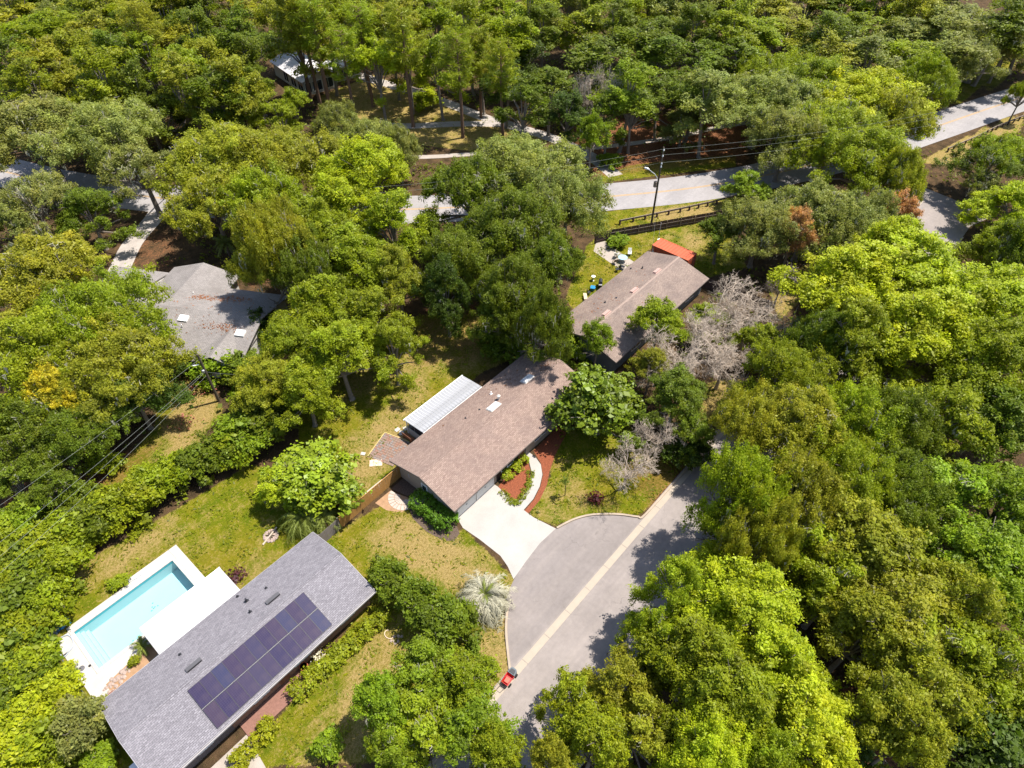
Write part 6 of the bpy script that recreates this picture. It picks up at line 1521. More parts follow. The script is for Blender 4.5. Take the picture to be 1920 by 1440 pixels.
('wood_tree','tree',106.9,126.23,6.14,17.2,COLOUR['O'],'olive tree of the woods behind the white roof','woods behind the white roof'),
('wood_tree','tree',76.86,123.95,6.38,20.8,COLOUR['O'],'olive tree of the woods behind the white roof','woods behind the white roof'),
('wood_tree','tree',82.78,122.97,5.51,18.6,COLOUR['O'],'olive tree of the woods behind the white roof','woods behind the white roof'),
('wood_tree','tree',87.87,117.81,6.25,18.3,COLOUR['G'],'olive tree of the woods behind the white roof','woods behind the white roof'),
('wood_tree','tree',89.94,111.16,4.97,19.2,COLOUR['O'],'olive tree of the woods behind the white roof','woods behind the white roof'),
('wood_tree','tree',93.56,112.68,6.32,18.3,COLOUR['O'],'pale yellow green tree among the tall pines','trees among the pines'),
('wood_tree','tree',101.11,109.77,6.26,19.4,COLOUR['G'],'pale yellow green tree among the tall pines','trees among the pines'),
('wood_tree','tree',101.94,100.96,5.72,19.4,COLOUR['G'],'pale yellow green tree among the tall pines','trees among the pines'),
('wood_tree','tree',89.14,97.17,5.35,16.5,COLOUR['G'],'pale yellow green tree among the tall pines','trees among the pines'),
('wood_tree','tree',87.14,103.96,5.21,16.3,COLOUR['Y'],'pale yellow green tree among the tall pines','trees among the pines'),
('wood_tree','tree',80.32,104.2,5.15,18.2,COLOUR['Y'],'pale yellow green tree among the tall pines','trees among the pines'),
('wood_tree','tree',96.38,92.72,4.79,16,COLOUR['O'],'pale yellow green tree among the tall pines','trees among the pines'),
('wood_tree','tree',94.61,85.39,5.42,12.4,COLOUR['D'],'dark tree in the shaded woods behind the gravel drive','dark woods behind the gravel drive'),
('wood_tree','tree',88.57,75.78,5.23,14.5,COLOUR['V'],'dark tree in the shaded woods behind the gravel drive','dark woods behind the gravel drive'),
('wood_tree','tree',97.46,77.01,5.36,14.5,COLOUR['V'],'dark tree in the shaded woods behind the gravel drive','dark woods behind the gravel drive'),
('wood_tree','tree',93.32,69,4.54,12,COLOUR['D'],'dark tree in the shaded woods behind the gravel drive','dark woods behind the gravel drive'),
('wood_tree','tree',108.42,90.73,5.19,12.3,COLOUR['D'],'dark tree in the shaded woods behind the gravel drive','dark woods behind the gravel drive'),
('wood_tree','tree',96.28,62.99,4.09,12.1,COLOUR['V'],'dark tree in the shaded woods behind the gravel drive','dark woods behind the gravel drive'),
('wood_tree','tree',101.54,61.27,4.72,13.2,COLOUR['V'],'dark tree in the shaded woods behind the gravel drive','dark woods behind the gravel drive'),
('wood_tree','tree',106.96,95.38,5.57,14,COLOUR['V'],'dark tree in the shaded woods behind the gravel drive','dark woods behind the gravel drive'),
('wood_tree','tree',114.39,128.22,7.02,15.3,COLOUR['V'],'green tree in the woods along the top middle','woods along the top middle'),
('wood_tree','tree',115.77,116.13,6.25,18,COLOUR['V'],'green tree in the woods along the top middle','woods along the top middle'),
('wood_tree','tree',118.43,108.96,6.42,17,COLOUR['G'],'green tree in the woods along the top middle','woods along the top middle'),
('wood_tree','tree',120.25,101.93,6.33,18.1,COLOUR['G'],'green tree in the woods along the top middle','woods along the top middle'),
('wood_tree','tree',131.39,98.4,6.45,17.1,COLOUR['S'],'green tree in the woods along the top middle','woods along the top middle'),
('wood_tree','tree',134,93.18,7.24,17.9,COLOUR['G'],'green tree in the woods along the top middle','woods along the top middle'),
('wood_tree','tree',139.56,85.3,7.51,17.2,COLOUR['G'],'green tree in the woods along the top middle','woods along the top middle'),
('wood_tree','tree',142.92,80.63,6.54,17.9,COLOUR['S'],'green tree in the woods along the top middle','woods along the top middle'),
('wood_tree','tree',149.04,75.32,8.21,18.3,COLOUR['S'],'green tree in the woods along the top middle','woods along the top middle'),
('wood_tree','tree',154.08,68.35,7.29,16.6,COLOUR['G'],'green tree in the woods along the top middle','woods along the top middle'),
('wood_tree','tree',106.43,95.13,6.82,18.8,COLOUR['G'],'green tree in the woods along the top middle','woods along the top middle'),
('wood_tree','tree',116.77,94.9,6.02,15.5,COLOUR['V'],'green tree in the woods along the top middle','woods along the top middle'),
('wood_tree','tree',123.09,87.43,6.79,15.7,COLOUR['G'],'green tree in the woods along the top middle','woods along the top middle'),
('wood_tree','tree',125.23,82.56,6.68,17,COLOUR['V'],'green tree in the woods along the top middle','woods along the top middle'),
('wood_tree','tree',129.77,74.73,6.14,16.2,COLOUR['V'],'green tree in the woods along the top middle','woods along the top middle'),
('wood_tree','tree',131.75,67.81,6.27,17.5,COLOUR['V'],'green tree in the woods along the top middle','woods along the top middle'),
('wood_tree','tree',137.26,63.05,7.41,18.1,COLOUR['G'],'green tree in the woods along the top middle','woods along the top middle'),
('wood_tree','tree',109.94,76.54,9.54,15.3,COLOUR['V'],'fresh green tree beside the leafless dead tree','trees by the dead tree'),
('wood_tree','tree',121.81,73.53,7.68,16.9,COLOUR['V'],'fresh green tree beside the leafless dead tree','trees by the dead tree'),
('wood_tree','tree',100.69,62.72,5.81,16.3,COLOUR['B'],'fresh green tree beside the leafless dead tree','trees by the dead tree'),
('wood_tree','tree',120.66,67.83,7.98,14.7,COLOUR['V'],'green tree in the woods above the leaf litter slope','woods above the slope'),
('wood_tree','tree',124.88,62.14,7.46,13.6,COLOUR['V'],'green tree in the woods above the leaf litter slope','woods above the slope'),
('wood_tree','tree',108.94,60.21,5.47,12.6,COLOUR['V'],'green tree in the woods above the leaf litter slope','woods above the slope'),
('wood_tree','tree',108.4,50.42,6.03,15.5,COLOUR['S'],'green tree in the woods above the leaf litter slope','woods above the slope'),
('wood_tree','tree',111.82,55.6,6.11,14.6,COLOUR['V'],'green tree in the woods above the leaf litter slope','woods above the slope'),
('wood_tree','tree',129.84,56.96,7.54,13.6,COLOUR['V'],'green tree in the woods above the leaf litter slope','woods above the slope'),
('gum','tree',110.04,55.5,4.51,8,COLOUR['S'],'grey green tree on the leaf litter slope',None),
('gum','tree',90.65,62.13,2.91,11,COLOUR['B'],'small leafy tree on the leaf litter slope beside the dead tree',None),
('wood_tree','tree',161.19,66.11,7.51,14.4,COLOUR['O'],'green tree in the woods along the top right','woods along the top right'),
('wood_tree','tree',173.76,61.38,8.26,13.7,COLOUR['O'],'green tree in the woods along the top right','woods along the top right'),
('wood_tree','tree',176.33,54.9,7.8,14.2,COLOUR['V'],'green tree in the woods along the top right','woods along the top right'),
('wood_tree','tree',176.01,47.29,6.96,15.6,COLOUR['G'],'green tree in the woods along the top right','woods along the top right'),
('wood_tree','tree',187.81,42.17,7.9,14.1,COLOUR['G'],'green tree in the woods along the top right','woods along the top right'),
('wood_tree','tree',189.45,36.16,9.14,13.8,COLOUR['S'],'green tree in the woods along the top right','woods along the top right'),
('wood_tree','tree',145.11,60.19,7.59,14.9,COLOUR['G'],'green tree in the woods along the top right','woods along the top right'),
('wood_tree','tree',153.08,56.4,7.97,12.4,COLOUR['O'],'green tree in the woods along the top right','woods along the top right'),
('wood_tree','tree',150.94,47.37,7.46,15.6,COLOUR['V'],'green tree in the woods along the top right','woods along the top right'),
('wood_tree','tree',161.87,45.02,7.99,13.8,COLOUR['G'],'green tree in the woods along the top right','woods along the top right'),
('wood_tree','tree',165.98,37.45,6.72,14.7,COLOUR['S'],'green tree in the woods along the top right','woods along the top right'),
('wood_tree','tree',169.89,32.59,8.15,14.6,COLOUR['S'],'green tree in the woods along the top right','woods along the top right'),
('wood_tree','tree',141.48,43.73,6.37,14.2,COLOUR['O'],'green tree in the woods along the top right','woods along the top right'),
('wood_tree','tree',146.48,37.47,7.12,14.8,COLOUR['S'],'green tree in the woods along the top right','woods along the top right'),
('wood_tree','tree',155.02,32.44,7.62,13.7,COLOUR['G'],'green tree in the woods along the top right','woods along the top right'),
('wood_tree','tree',160.76,27.89,7.52,13,COLOUR['S'],'green tree in the woods along the top right','woods along the top right'),
('thicket','bush',95.5,61.02,2.44,2,COLOUR['B'],'low green bush on the verge by the sidewalk',None),
('thicket','bush',75.5,45.28,1.68,1.6,COLOUR['B'],'bright low bush against the dark fence',None),
('wood_tree','tree',216.7,176,6.45,18.9,COLOUR['V'],'distant tree of the woods beyond the top of the view','distant woods'),
('wood_tree','tree',263.1,25.7,6.83,18.5,COLOUR['O'],'distant tree of the woods beyond the top of the view','distant woods'),
('wood_tree','tree',213.9,195.5,6.6,17.2,COLOUR['O'],'distant tree of the woods beyond the top of the view','distant woods'),
('wood_tree','tree',170.8,210.9,6.58,18.7,COLOUR['V'],'distant tree of the woods beyond the top of the view','distant woods'),
('wood_tree','tree',291,36.1,7.04,17,COLOUR['V'],'distant tree of the woods beyond the top of the view','distant woods'),
('wood_tree','tree',298.1,2.3,6.03,17.4,COLOUR['V'],'distant tree of the woods beyond the top of the view','distant woods'),
('wood_tree','tree',70.9,295.2,6.21,16.3,COLOUR['O'],'distant tree of the woods beyond the top of the view','distant woods'),
('wood_tree','tree',80.4,169.5,6.48,14.3,COLOUR['O'],'distant tree of the woods beyond the top of the view','distant woods'),
('wood_tree','tree',157.4,76.8,6.27,18.7,COLOUR['O'],'distant tree of the woods beyond the top of the view','distant woods'),
('wood_tree','tree',174.8,219.8,6.51,15,COLOUR['G'],'distant tree of the woods beyond the top of the view','distant woods'),
('wood_tree','tree',84.3,208.4,5.17,17.5,COLOUR['V'],'distant tree of the woods beyond the top of the view','distant woods'),
('wood_tree','tree',184.2,183.6,5.12,15.5,COLOUR['V'],'distant tree of the woods beyond the top of the view','distant woods'),
('wood_tree','tree',161.1,239.8,5.98,16,COLOUR['S'],'distant tree of the woods beyond the top of the view','distant woods'),
('wood_tree','tree',301.4,68,5.82,15.1,COLOUR['G'],'distant tree of the woods beyond the top of the view','distant woods'),
('wood_tree','tree',175.4,22.5,7.25,17.1,COLOUR['V'],'distant tree of the woods beyond the top of the view','distant woods'),
('wood_tree','tree',319.4,-6.1,5.62,15.3,COLOUR['O'],'distant tree of the woods beyond the top of the view','distant woods'),
('wood_tree','tree',173.1,96.4,7.43,16.2,COLOUR['G'],'distant tree of the woods beyond the top of the view','distant woods'),
('wood_tree','tree',182.8,110.1,6.32,14.7,COLOUR['G'],'distant tree of the woods beyond the top of the view','distant woods'),
('wood_tree','tree',241.4,9.8,5.77,16,COLOUR['O'],'distant tree of the woods beyond the top of the view','distant woods'),
('wood_tree','tree',268.5,97.1,5.76,14.5,COLOUR['S'],'distant tree of the woods beyond the top of the view','distant woods'),
('wood_tree','tree',161.5,274.8,7.39,14.2,COLOUR['O'],'distant tree of the woods beyond the top of the view','distant woods'),
('wood_tree','tree',206,10.1,5.09,17.5,COLOUR['S'],'distant tree of the woods beyond the top of the view','distant woods'),
('wood_tree','tree',163.7,256.6,5.3,17.5,COLOUR['O'],'distant tree of the woods beyond the top of the view','distant woods'),
('wood_tree','tree',73.2,195.6,6.12,17.8,COLOUR['G'],'distant tree of the woods beyond the top of the view','distant woods'),
('wood_tree','tree',80.8,201.2,6.37,15.9,COLOUR['S'],'distant tree of the woods beyond the top of the view','distant woods'),
('wood_tree','tree',210.4,77.4,6.48,18.5,COLOUR['O'],'distant tree of the woods beyond the top of the view','distant woods'),
('wood_tree','tree',15.2,297.6,7.14,15.6,COLOUR['S'],'distant tree of the woods beyond the top of the view','distant woods'),
('wood_tree','tree',215.8,26.1,5.49,14.8,COLOUR['G'],'distant tree of the woods beyond the top of the view','distant woods'),
('wood_tree','tree',172.7,37.7,5.97,18.4,COLOUR['O'],'distant tree of the woods beyond the top of the view','distant woods'),
('wood_tree','tree',173.3,122.4,5.2,17.3,COLOUR['V'],'distant tree of the woods beyond the top of the view','distant woods'),
('wood_tree','tree',177.6,3.4,5.15,18.2,COLOUR['O'],'distant tree of the woods beyond the top of the view','distant woods'),
('wood_tree','tree',295.2,-8.4,6.08,15,COLOUR['S'],'distant tree of the woods beyond the top of the view','distant woods'),
('wood_tree','tree',255.9,135.8,6.72,18.2,COLOUR['S'],'distant tree of the woods beyond the top of the view','distant woods'),
('wood_tree','tree',164.5,216.2,7.42,17.2,COLOUR['G'],'distant tree of the woods beyond the top of the view','distant woods'),
('wood_tree','tree',102.8,244.1,6.97,14.9,COLOUR['S'],'distant tree of the woods beyond the top of the view','distant woods'),
('wood_tree','tree',222.9,134.8,6.31,14.3,COLOUR['V'],'distant tree of the woods beyond the top of the view','distant woods'),
('wood_tree','tree',205.2,154.7,6.78,16.7,COLOUR['O'],'distant tree of the woods beyond the top of the view','distant woods'),
('wood_tree','tree',271.4,100.6,6.8,17.8,COLOUR['V'],'distant tree of the woods beyond the top of the view','distant woods'),
('wood_tree','tree',51.8,180,5.15,15,COLOUR['S'],'distant tree of the woods beyond the top of the view','distant woods'),
('wood_tree','tree',179.2,20.4,5.23,18.1,COLOUR['S'],'distant tree of the woods beyond the top of the view','distant woods'),
('wood_tree','tree',140.4,124.6,5.78,14.6,COLOUR['O'],'distant tree of the woods beyond the top of the view','distant woods'),
('wood_tree','tree',130.2,141.4,5.99,17.5,COLOUR['S'],'distant tree of the woods beyond the top of the view','distant woods'),
('wood_tree','tree',3.4,254.8,5.23,18,COLOUR['O'],'distant tree of the woods beyond the top of the view','distant woods'),
('wood_tree','tree',146.8,270.6,5.15,15.3,COLOUR['G'],'distant tree of the woods beyond the top of the view','distant woods'),
('wood_tree','tree',95.6,211.5,5.29,17.4,COLOUR['O'],'distant tree of the woods beyond the top of the view','distant woods'),
('wood_tree','tree',137.7,159.6,6.39,15.7,COLOUR['V'],'distant tree of the woods beyond the top of the view','distant woods'),
('wood_tree','tree',177.1,152.7,7.24,16.4,COLOUR['G'],'distant tree of the woods beyond the top of the view','distant woods'),
('wood_tree','tree',217.5,108.2,7.47,17.6,COLOUR['O'],'distant tree of the woods beyond the top of the view','distant woods'),
('wood_tree','tree',303.2,10.7,5.73,14.8,COLOUR['V'],'distant tree of the woods beyond the top of the view','distant woods'),
('wood_tree','tree',135,177.8,6.02,14.6,COLOUR['O'],'distant tree of the woods beyond the top of the view','distant woods'),
('wood_tree','tree',13.9,300.4,6.63,15.6,COLOUR['V'],'distant tree of the woods beyond the top of the view','distant woods'),
('wood_tree','tree',108.1,185.9,6.87,16.6,COLOUR['O'],'distant tree of the woods beyond the top of the view','distant woods'),
('wood_tree','tree',151.7,123.3,7.29,15.6,COLOUR['V'],'distant tree of the woods beyond the top of the view','distant woods'),
('wood_tree','tree',200.8,137.5,5.7,16.3,COLOUR['V'],'distant tree of the woods beyond the top of the view','distant woods'),
('wood_tree','tree',325.2,-6,7.04,18.6,COLOUR['O'],'distant tree of the woods beyond the top of the view','distant woods'),
('wood_tree','tree',51.9,249.4,6.44,19,COLOUR['G'],'distant tree of the woods beyond the top of the view','distant woods'),
('wood_tree','tree',270,105.8,5.9,18.7,COLOUR['V'],'distant tree of the woods beyond the top of the view','distant woods'),
('wood_tree','tree',153,191.9,7.45,16.7,COLOUR['G'],'distant tree of the woods beyond the top of the view','distant woods'),
('wood_tree','tree',4.5,211.5,5.55,14.7,COLOUR['O'],'distant tree of the woods beyond the top of the view','distant woods'),
('wood_tree','tree',68.3,226.9,6.82,14.3,COLOUR['O'],'distant tree of the woods beyond the top of the view','distant woods'),
('wood_tree','tree',278,-30,6.79,15,COLOUR['O'],'distant tree of the woods beyond the top of the view','distant woods'),
('wood_tree','tree',224.3,121.7,5.2,14.4,COLOUR['G'],'distant tree of the woods beyond the top of the view','distant woods'),
('wood_tree','tree',177.1,91.7,7.15,14.1,COLOUR['V'],'distant tree of the woods beyond the top of the view','distant woods'),
('wood_tree','tree',248.8,7.4,7.02,15.1,COLOUR['G'],'distant tree of the woods beyond the top of the view','distant woods'),
('wood_tree','tree',262.1,163.1,7.23,16.1,COLOUR['V'],'distant tree of the woods beyond the top of the view','distant woods'),
('wood_tree','tree',255.7,194.5,7,17.6,COLOUR['V'],'distant tree of the woods beyond the top of the view','distant woods'),
('wood_tree','tree',109.1,134.6,6.33,15.9,COLOUR['S'],'distant tree of the woods beyond the top of the view','distant woods'),
('wood_tree','tree',27.9,267.9,6.28,16.9,COLOUR['S'],'distant tree of the woods beyond the top of the view','distant woods'),
('wood_tree','tree',12.4,306.2,6.15,14.9,COLOUR['V'],'distant tree of the woods beyond the top of the view','distant woods'),
('wood_tree','tree',253.4,102.9,6.35,18.1,COLOUR['V'],'distant tree of the woods beyond the top of the view','distant woods'),
('wood_tree','tree',256.7,-24.2,6.43,16.8,COLOUR['S'],'distant tree of the woods beyond the top of the view','distant woods'),
('wood_tree','tree',239.1,183.4,7.38,16,COLOUR['V'],'distant tree of the woods beyond the top of the view','distant woods'),
('wood_tree','tree',132.8,139.7,6.11,14.7,COLOUR['G'],'distant tree of the woods beyond the top of the view','distant woods'),
('wood_tree','tree',69.4,159,6.06,17.3,COLOUR['O'],'distant tree of the woods beyond the top of the view','distant woods'),
('wood_tree','tree',135.6,192.6,7.34,18.5,COLOUR['O'],'distant tree of the woods beyond the top of the view','distant woods'),
('wood_tree','tree',318,10.1,7.12,15.9,COLOUR['S'],'distant tree of the woods beyond the top of the view','distant woods'),
('wood_tree','tree',127.2,266.7,6.59,18.3,COLOUR['V'],'distant tree of the woods beyond the top of the view','distant woods'),
('wood_tree','tree',180.5,238.3,6.21,14.7,COLOUR['G'],'distant tree of the woods beyond the top of the view','distant woods'),
('wood_tree','tree',0.4,199.2,5.65,18.3,COLOUR['V'],'distant tree of the woods beyond the top of the view','distant woods'),
('wood_tree','tree',236.9,-13.5,7.35,15.4,COLOUR['S'],'distant tree of the woods beyond the top of the view','distant woods'),
('wood_tree','tree',222.1,92.3,6.94,16.4,COLOUR['S'],'distant tree of the woods beyond the top of the view','distant woods'),
('wood_tree','tree',235.1,-13.3,6.06,14.3,COLOUR['G'],'distant tree of the woods beyond the top of the view','distant woods'),
('wood_tree','tree',207.4,-18,5.07,15.3,COLOUR['S'],'distant tree of the woods beyond the top of the view','distant woods'),
('wood_tree','tree',181.9,46.1,6.62,14.9,COLOUR['O'],'distant tree of the woods beyond the top of the view','distant woods'),
('wood_tree','tree',33.7,266.6,7.49,16.7,COLOUR['S'],'distant tree of the woods beyond the top of the view','distant woods'),
('wood_tree','tree',175,269.7,7.42,14.5,COLOUR['S'],'distant tree of the woods beyond the top of the view','distant woods'),
('wood_tree','tree',286.1,41.3,7.49,17.4,COLOUR['G'],'distant tree of the woods beyond the top of the view','distant woods'),
('wood_tree','tree',214.9,205.5,7.14,17.9,COLOUR['O'],'distant tree of the woods beyond the top of the view','distant woods'),
('wood_tree','tree',190.8,16.9,6.12,17.4,COLOUR['S'],'distant tree of the woods beyond the top of the view','distant woods'),
('wood_tree','tree',190.3,4,7.13,14.5,COLOUR['S'],'distant tree of the woods beyond the top of the view','distant woods'),
('wood_tree','tree',244.2,142.9,5.42,15.3,COLOUR['V'],'distant tree of the woods beyond the top of the view','distant woods'),
('wood_tree','tree',271.2,22.8,7.03,18.6,COLOUR['V'],'distant tree of the woods beyond the top of the view','distant woods'),
('wood_tree','tree',187.4,18.4,6.89,17.6,COLOUR['V'],'distant tree of the woods beyond the top of the view','distant woods'),
('wood_tree','tree',325,-5,5.67,16.7,COLOUR['S'],'distant tree of the woods beyond the top of the view','distant woods'),
('wood_tree','tree',149.2,277.3,5.25,16.5,COLOUR['V'],'distant tree of the woods beyond the top of the view','distant woods'),
('wood_tree','tree',221.2,85.2,5.33,15,COLOUR['O'],'distant tree of the woods beyond the top of the view','distant woods'),
('wood_tree','tree',210.1,166.7,5.37,16.1,COLOUR['V'],'distant tree of the woods beyond the top of the view','distant woods'),
('wood_tree','tree',159.3,152.2,6.23,16.5,COLOUR['S'],'distant tree of the woods beyond the top of the view','distant woods'),
('wood_tree','tree',76.4,184.7,6.9,17.7,COLOUR['S'],'distant tree of the woods beyond the top of the view','distant woods'),
('wood_tree','tree',142.3,112.1,5.82,17.5,COLOUR['G'],'distant tree of the woods beyond the top of the view','distant woods'),
('wood_tree','tree',124.4,216.9,5.83,14.6,COLOUR['G'],'distant tree of the woods beyond the top of the view','distant woods'),
('wood_tree','tree',192.6,77.3,6.59,18.1,COLOUR['O'],'distant tree of the woods beyond the top of the view','distant woods'),
('wood_tree','tree',228.4,162.3,5.57,15,COLOUR['V'],'distant tree of the woods beyond the top of the view','distant woods'),
('wood_tree','tree',112.2,131.2,5.05,15.5,COLOUR['G'],'distant tree of the woods beyond the top of the view','distant woods'),
('wood_tree','tree',24.4,206,6.7,18.9,COLOUR['V'],'distant tree of the woods beyond the top of the view','distant woods'),
('wood_tree','tree',121.6,258.4,5.95,14.6,COLOUR['V'],'distant tree of the woods beyond the top of the view','distant woods'),
('wood_tree','tree',44.9,206.8,6.92,17.4,COLOUR['O'],'distant tree of the woods beyond the top of the view','distant woods'),
('wood_tree','tree',101.6,156.4,7.5,15.5,COLOUR['G'],'distant tree of the woods beyond the top of the view','distant woods'),
('wood_tree','tree',76.7,162.7,5.08,14.7,COLOUR['S'],'distant tree of the woods beyond the top of the view','distant woods'),
('wood_tree','tree',166,232.6,6.73,14.5,COLOUR['V'],'distant tree of the woods beyond the top of the view','distant woods'),
('wood_tree','tree',109.7,228.4,5.8,18.7,COLOUR['V'],'distant tree of the woods beyond the top of the view','distant woods'),
('wood_tree','tree',297,-3.3,6.81,14.6,COLOUR['V'],'distant tree of the woods beyond the top of the view','distant woods'),
('wood_tree','tree',175.1,217.6,6.55,16.6,COLOUR['S'],'distant tree of the woods beyond the top of the view','distant woods'),
('wood_tree','tree',184.3,144.6,7.25,17.2,COLOUR['G'],'distant tree of the woods beyond the top of the view','distant woods'),
('wood_tree','tree',16.3,251.8,5.44,15.1,COLOUR['S'],'distant tree of the woods beyond the top of the view','distant woods'),
('wood_tree','tree',76.1,157.8,6.35,18.7,COLOUR['V'],'distant tree of the woods beyond the top of the view','distant woods'),
('wood_tree','tree',168.5,164.9,5.26,15.9,COLOUR['V'],'distant tree of the woods beyond the top of the view','distant woods'),
('wood_tree','tree',243.1,184.7,6.81,17.4,COLOUR['O'],'distant tree of the woods beyond the top of the view','distant woods'),
('wood_tree','tree',210.3,120.4,5.33,14.4,COLOUR['G'],'distant tree of the woods beyond the top of the view','distant woods'),
('wood_tree','tree',276.4,123.3,6.21,18,COLOUR['V'],'distant tree of the woods beyond the top of the view','distant woods'),
('wood_tree','tree',124.6,179.1,5.39,18,COLOUR['S'],'distant tree of the woods beyond the top of the view','distant woods'),
('wood_tree','tree',204.8,254.1,5.36,15.5,COLOUR['O'],'distant tree of the woods beyond the top of the view','distant woods'),
('wood_tree','tree',136.8,106.8,7.04,14.7,COLOUR['O'],'distant tree of the woods beyond the top of the view','distant woods'),
('wood_tree','tree',205.9,211.4,6.5,16.1,COLOUR['V'],'distant tree of the woods beyond the top of the view','distant woods'),
('wood_tree','tree',169,207.6,5.13,16.4,COLOUR['O'],'distant tree of the woods beyond the top of the view','distant woods'),
('wood_tree','tree',251.2,128.5,7.03,18.2,COLOUR['G'],'distant tree of the woods beyond the top of the view','distant woods'),
('wood_tree','tree',228.5,182.8,6.38,17.9,COLOUR['V'],'distant tree of the woods beyond the top of the view','distant woods'),
('wood_tree','tree',295.5,60.1,5.61,18,COLOUR['G'],'distant tree of the woods beyond the top of the view','distant woods'),
('wood_tree','tree',49.6,318.6,7.18,14.6,COLOUR['O'],'distant tree of the woods beyond the top of the view','distant woods'),
('wood_tree','tree',221.6,0.3,7.2,15.7,COLOUR['O'],'distant tree of the woods beyond the top of the view','distant woods'),
('laurel','tree',131.7,-24.2,6.88,11.4,COLOUR['G'],'tree standing just outside the side of the view','trees beside the view'),
('laurel','tree',-25,70.8,7.23,10.7,COLOUR['Y'],'tree standing just outside the side of the view','trees beside the view'),
('laurel','tree',193.9,-16.8,6.46,11.9,COLOUR['G'],'tree standing just outside the side of the view','trees beside the view'),
('laurel','tree',182,-31.8,5.99,10.9,COLOUR['G'],'tree standing just outside the side of the view','trees beside the view'),
('laurel','tree',238.7,-18,5.61,12.7,COLOUR['Y'],'tree standing just outside the side of the view','trees beside the view'),
('laurel','tree',152.7,-30.2,6.81,10.8,COLOUR['Y'],'tree standing just outside the side of the view','trees beside the view'),
('laurel','tree',159.2,-26.4,7.32,13.4,COLOUR['G'],'tree standing just outside the side of the view','trees beside the view'),
('laurel','tree',-6.5,122.2,5.07,10.3,COLOUR['G'],'tree standing just outside the side of the view','trees beside the view'),
('laurel','tree',203.6,-25.7,6.99,11.2,COLOUR['G'],'tree standing just outside the side of the view','trees beside the view'),
('laurel','tree',2.2,246.8,7.37,10.1,COLOUR['Y'],'tree standing just outside the side of the view','trees beside the view'),
('laurel','tree',-5.4,157.4,5.01,13.2,COLOUR['Y'],'tree standing just outside the side of the view','trees beside the view'),
('laurel','tree',-0.7,180.2,5.6,13.1,COLOUR['G'],'tree standing just outside the side of the view','trees beside the view'),
('laurel','tree',-5.2,120.6,5.54,10.9,COLOUR['O'],'tree standing just outside the side of the view','trees beside the view'),
('laurel','tree',-4.6,193.1,6.63,12.1,COLOUR['G'],'tree standing just outside the side of the view','trees beside the view'),
('laurel','tree',198.1,-16.5,6.61,11.5,COLOUR['O'],'tree standing just outside the side of the view','trees beside the view'),
('laurel','tree',63.1,-30.6,6.94,10.1,COLOUR['V'],'tree standing just outside the side of the view','trees beside the view'),
('laurel','tree',106.3,-26.5,6.49,13.9,COLOUR['V'],'tree standing just outside the side of the view','trees beside the view'),
('laurel','tree',248.9,-25.6,6.38,12.8,COLOUR['Y'],'tree standing just outside the side of the view','trees beside the view'),
('laurel','tree',-5.1,147.5,7.32,11,COLOUR['V'],'tree standing just outside the side of the view','trees beside the view'),
('laurel','tree',-1,207.2,6.83,11.3,COLOUR['G'],'tree standing just outside the side of the view','trees beside the view'),
('laurel','tree',100.9,-25.7,5.7,11.9,COLOUR['G'],'tree standing just outside the side of the view','trees beside the view'),
('laurel','tree',10.5,234.4,5.18,12.3,COLOUR['G'],'tree standing just outside the side of the view','trees beside the view'),
('laurel','tree',187.7,-19.2,5.35,11.8,COLOUR['G'],'tree standing just outside the side of the view','trees beside the view'),
('laurel','tree',2,168.9,6.97,10.2,COLOUR['Y'],'tree standing just outside the side of the view','trees beside the view'),
('laurel','tree',128.9,-20.5,6.49,12.7,COLOUR['O'],'tree standing just outside the side of the view','trees beside the view'),
('laurel','tree',8.3,212.4,5.51,12.9,COLOUR['Y'],'tree standing just outside the side of the view','trees beside the view'),
('laurel','tree',193.2,-17.8,5.74,10.6,COLOUR['Y'],'tree standing just outside the side of the view','trees beside the view'),
('laurel','tree',76,-35.2,5.52,11.9,COLOUR['V'],'tree standing just outside the side of the view','trees beside the view'),
('laurel','tree',-8.3,178,5.64,10.2,COLOUR['V'],'tree standing just outside the side of the view','trees beside the view'),
('laurel','tree',-4.9,218.7,6.57,10.4,COLOUR['Y'],'tree standing just outside the side of the view','trees beside the view'),
('laurel','tree',-0.4,198.5,5.99,13.6,COLOUR['G'],'tree standing just outside the side of the view','trees beside the view'),
('laurel','tree',181.2,-24.3,7.03,12.3,COLOUR['O'],'tree standing just outside the side of the view','trees beside the view'),
('laurel','tree',-5.4,218.5,6.41,12.7,COLOUR['G'],'tree standing just outside the side of the view','trees beside the view'),
('laurel','tree',56.6,-24.9,6.68,12.2,COLOUR['G'],'tree standing just outside the side of the view','trees beside the view'),
('laurel','tree',243.8,-25.3,6.05,11.1,COLOUR['O'],'tree standing just outside the side of the view','trees beside the view'),
('laurel','tree',-11.2,84.8,6.88,12,COLOUR['Y'],'tree standing just outside the side of the view','trees beside the view'),
('laurel','tree',222.4,-14.8,6.7,10.2,COLOUR['Y'],'tree standing just outside the side of the view','trees beside the view'),
('laurel','tree',85.6,-23.5,6.25,13.4,COLOUR['Y'],'tree standing just outside the side of the view','trees beside the view'),
('laurel','tree',89.9,-26.4,7.19,13.9,COLOUR['O'],'tree standing just outside the side of the view','trees beside the view'),
('laurel','tree',227.3,-20.8,7.09,10.7,COLOUR['G'],'tree standing just outside the side of the view','trees beside the view'),
('laurel','tree',145.4,-27.3,5.16,13.5,COLOUR['Y'],'tree standing just outside the side of the view','trees beside the view'),
('laurel','tree',3.3,250.3,7.11,12.6,COLOUR['Y'],'tree standing just outside the side of the view','trees beside the view'),
('laurel','tree',227.5,-21,7.34,12.2,COLOUR['Y'],'tree standing just outside the side of the view','trees beside the view'),
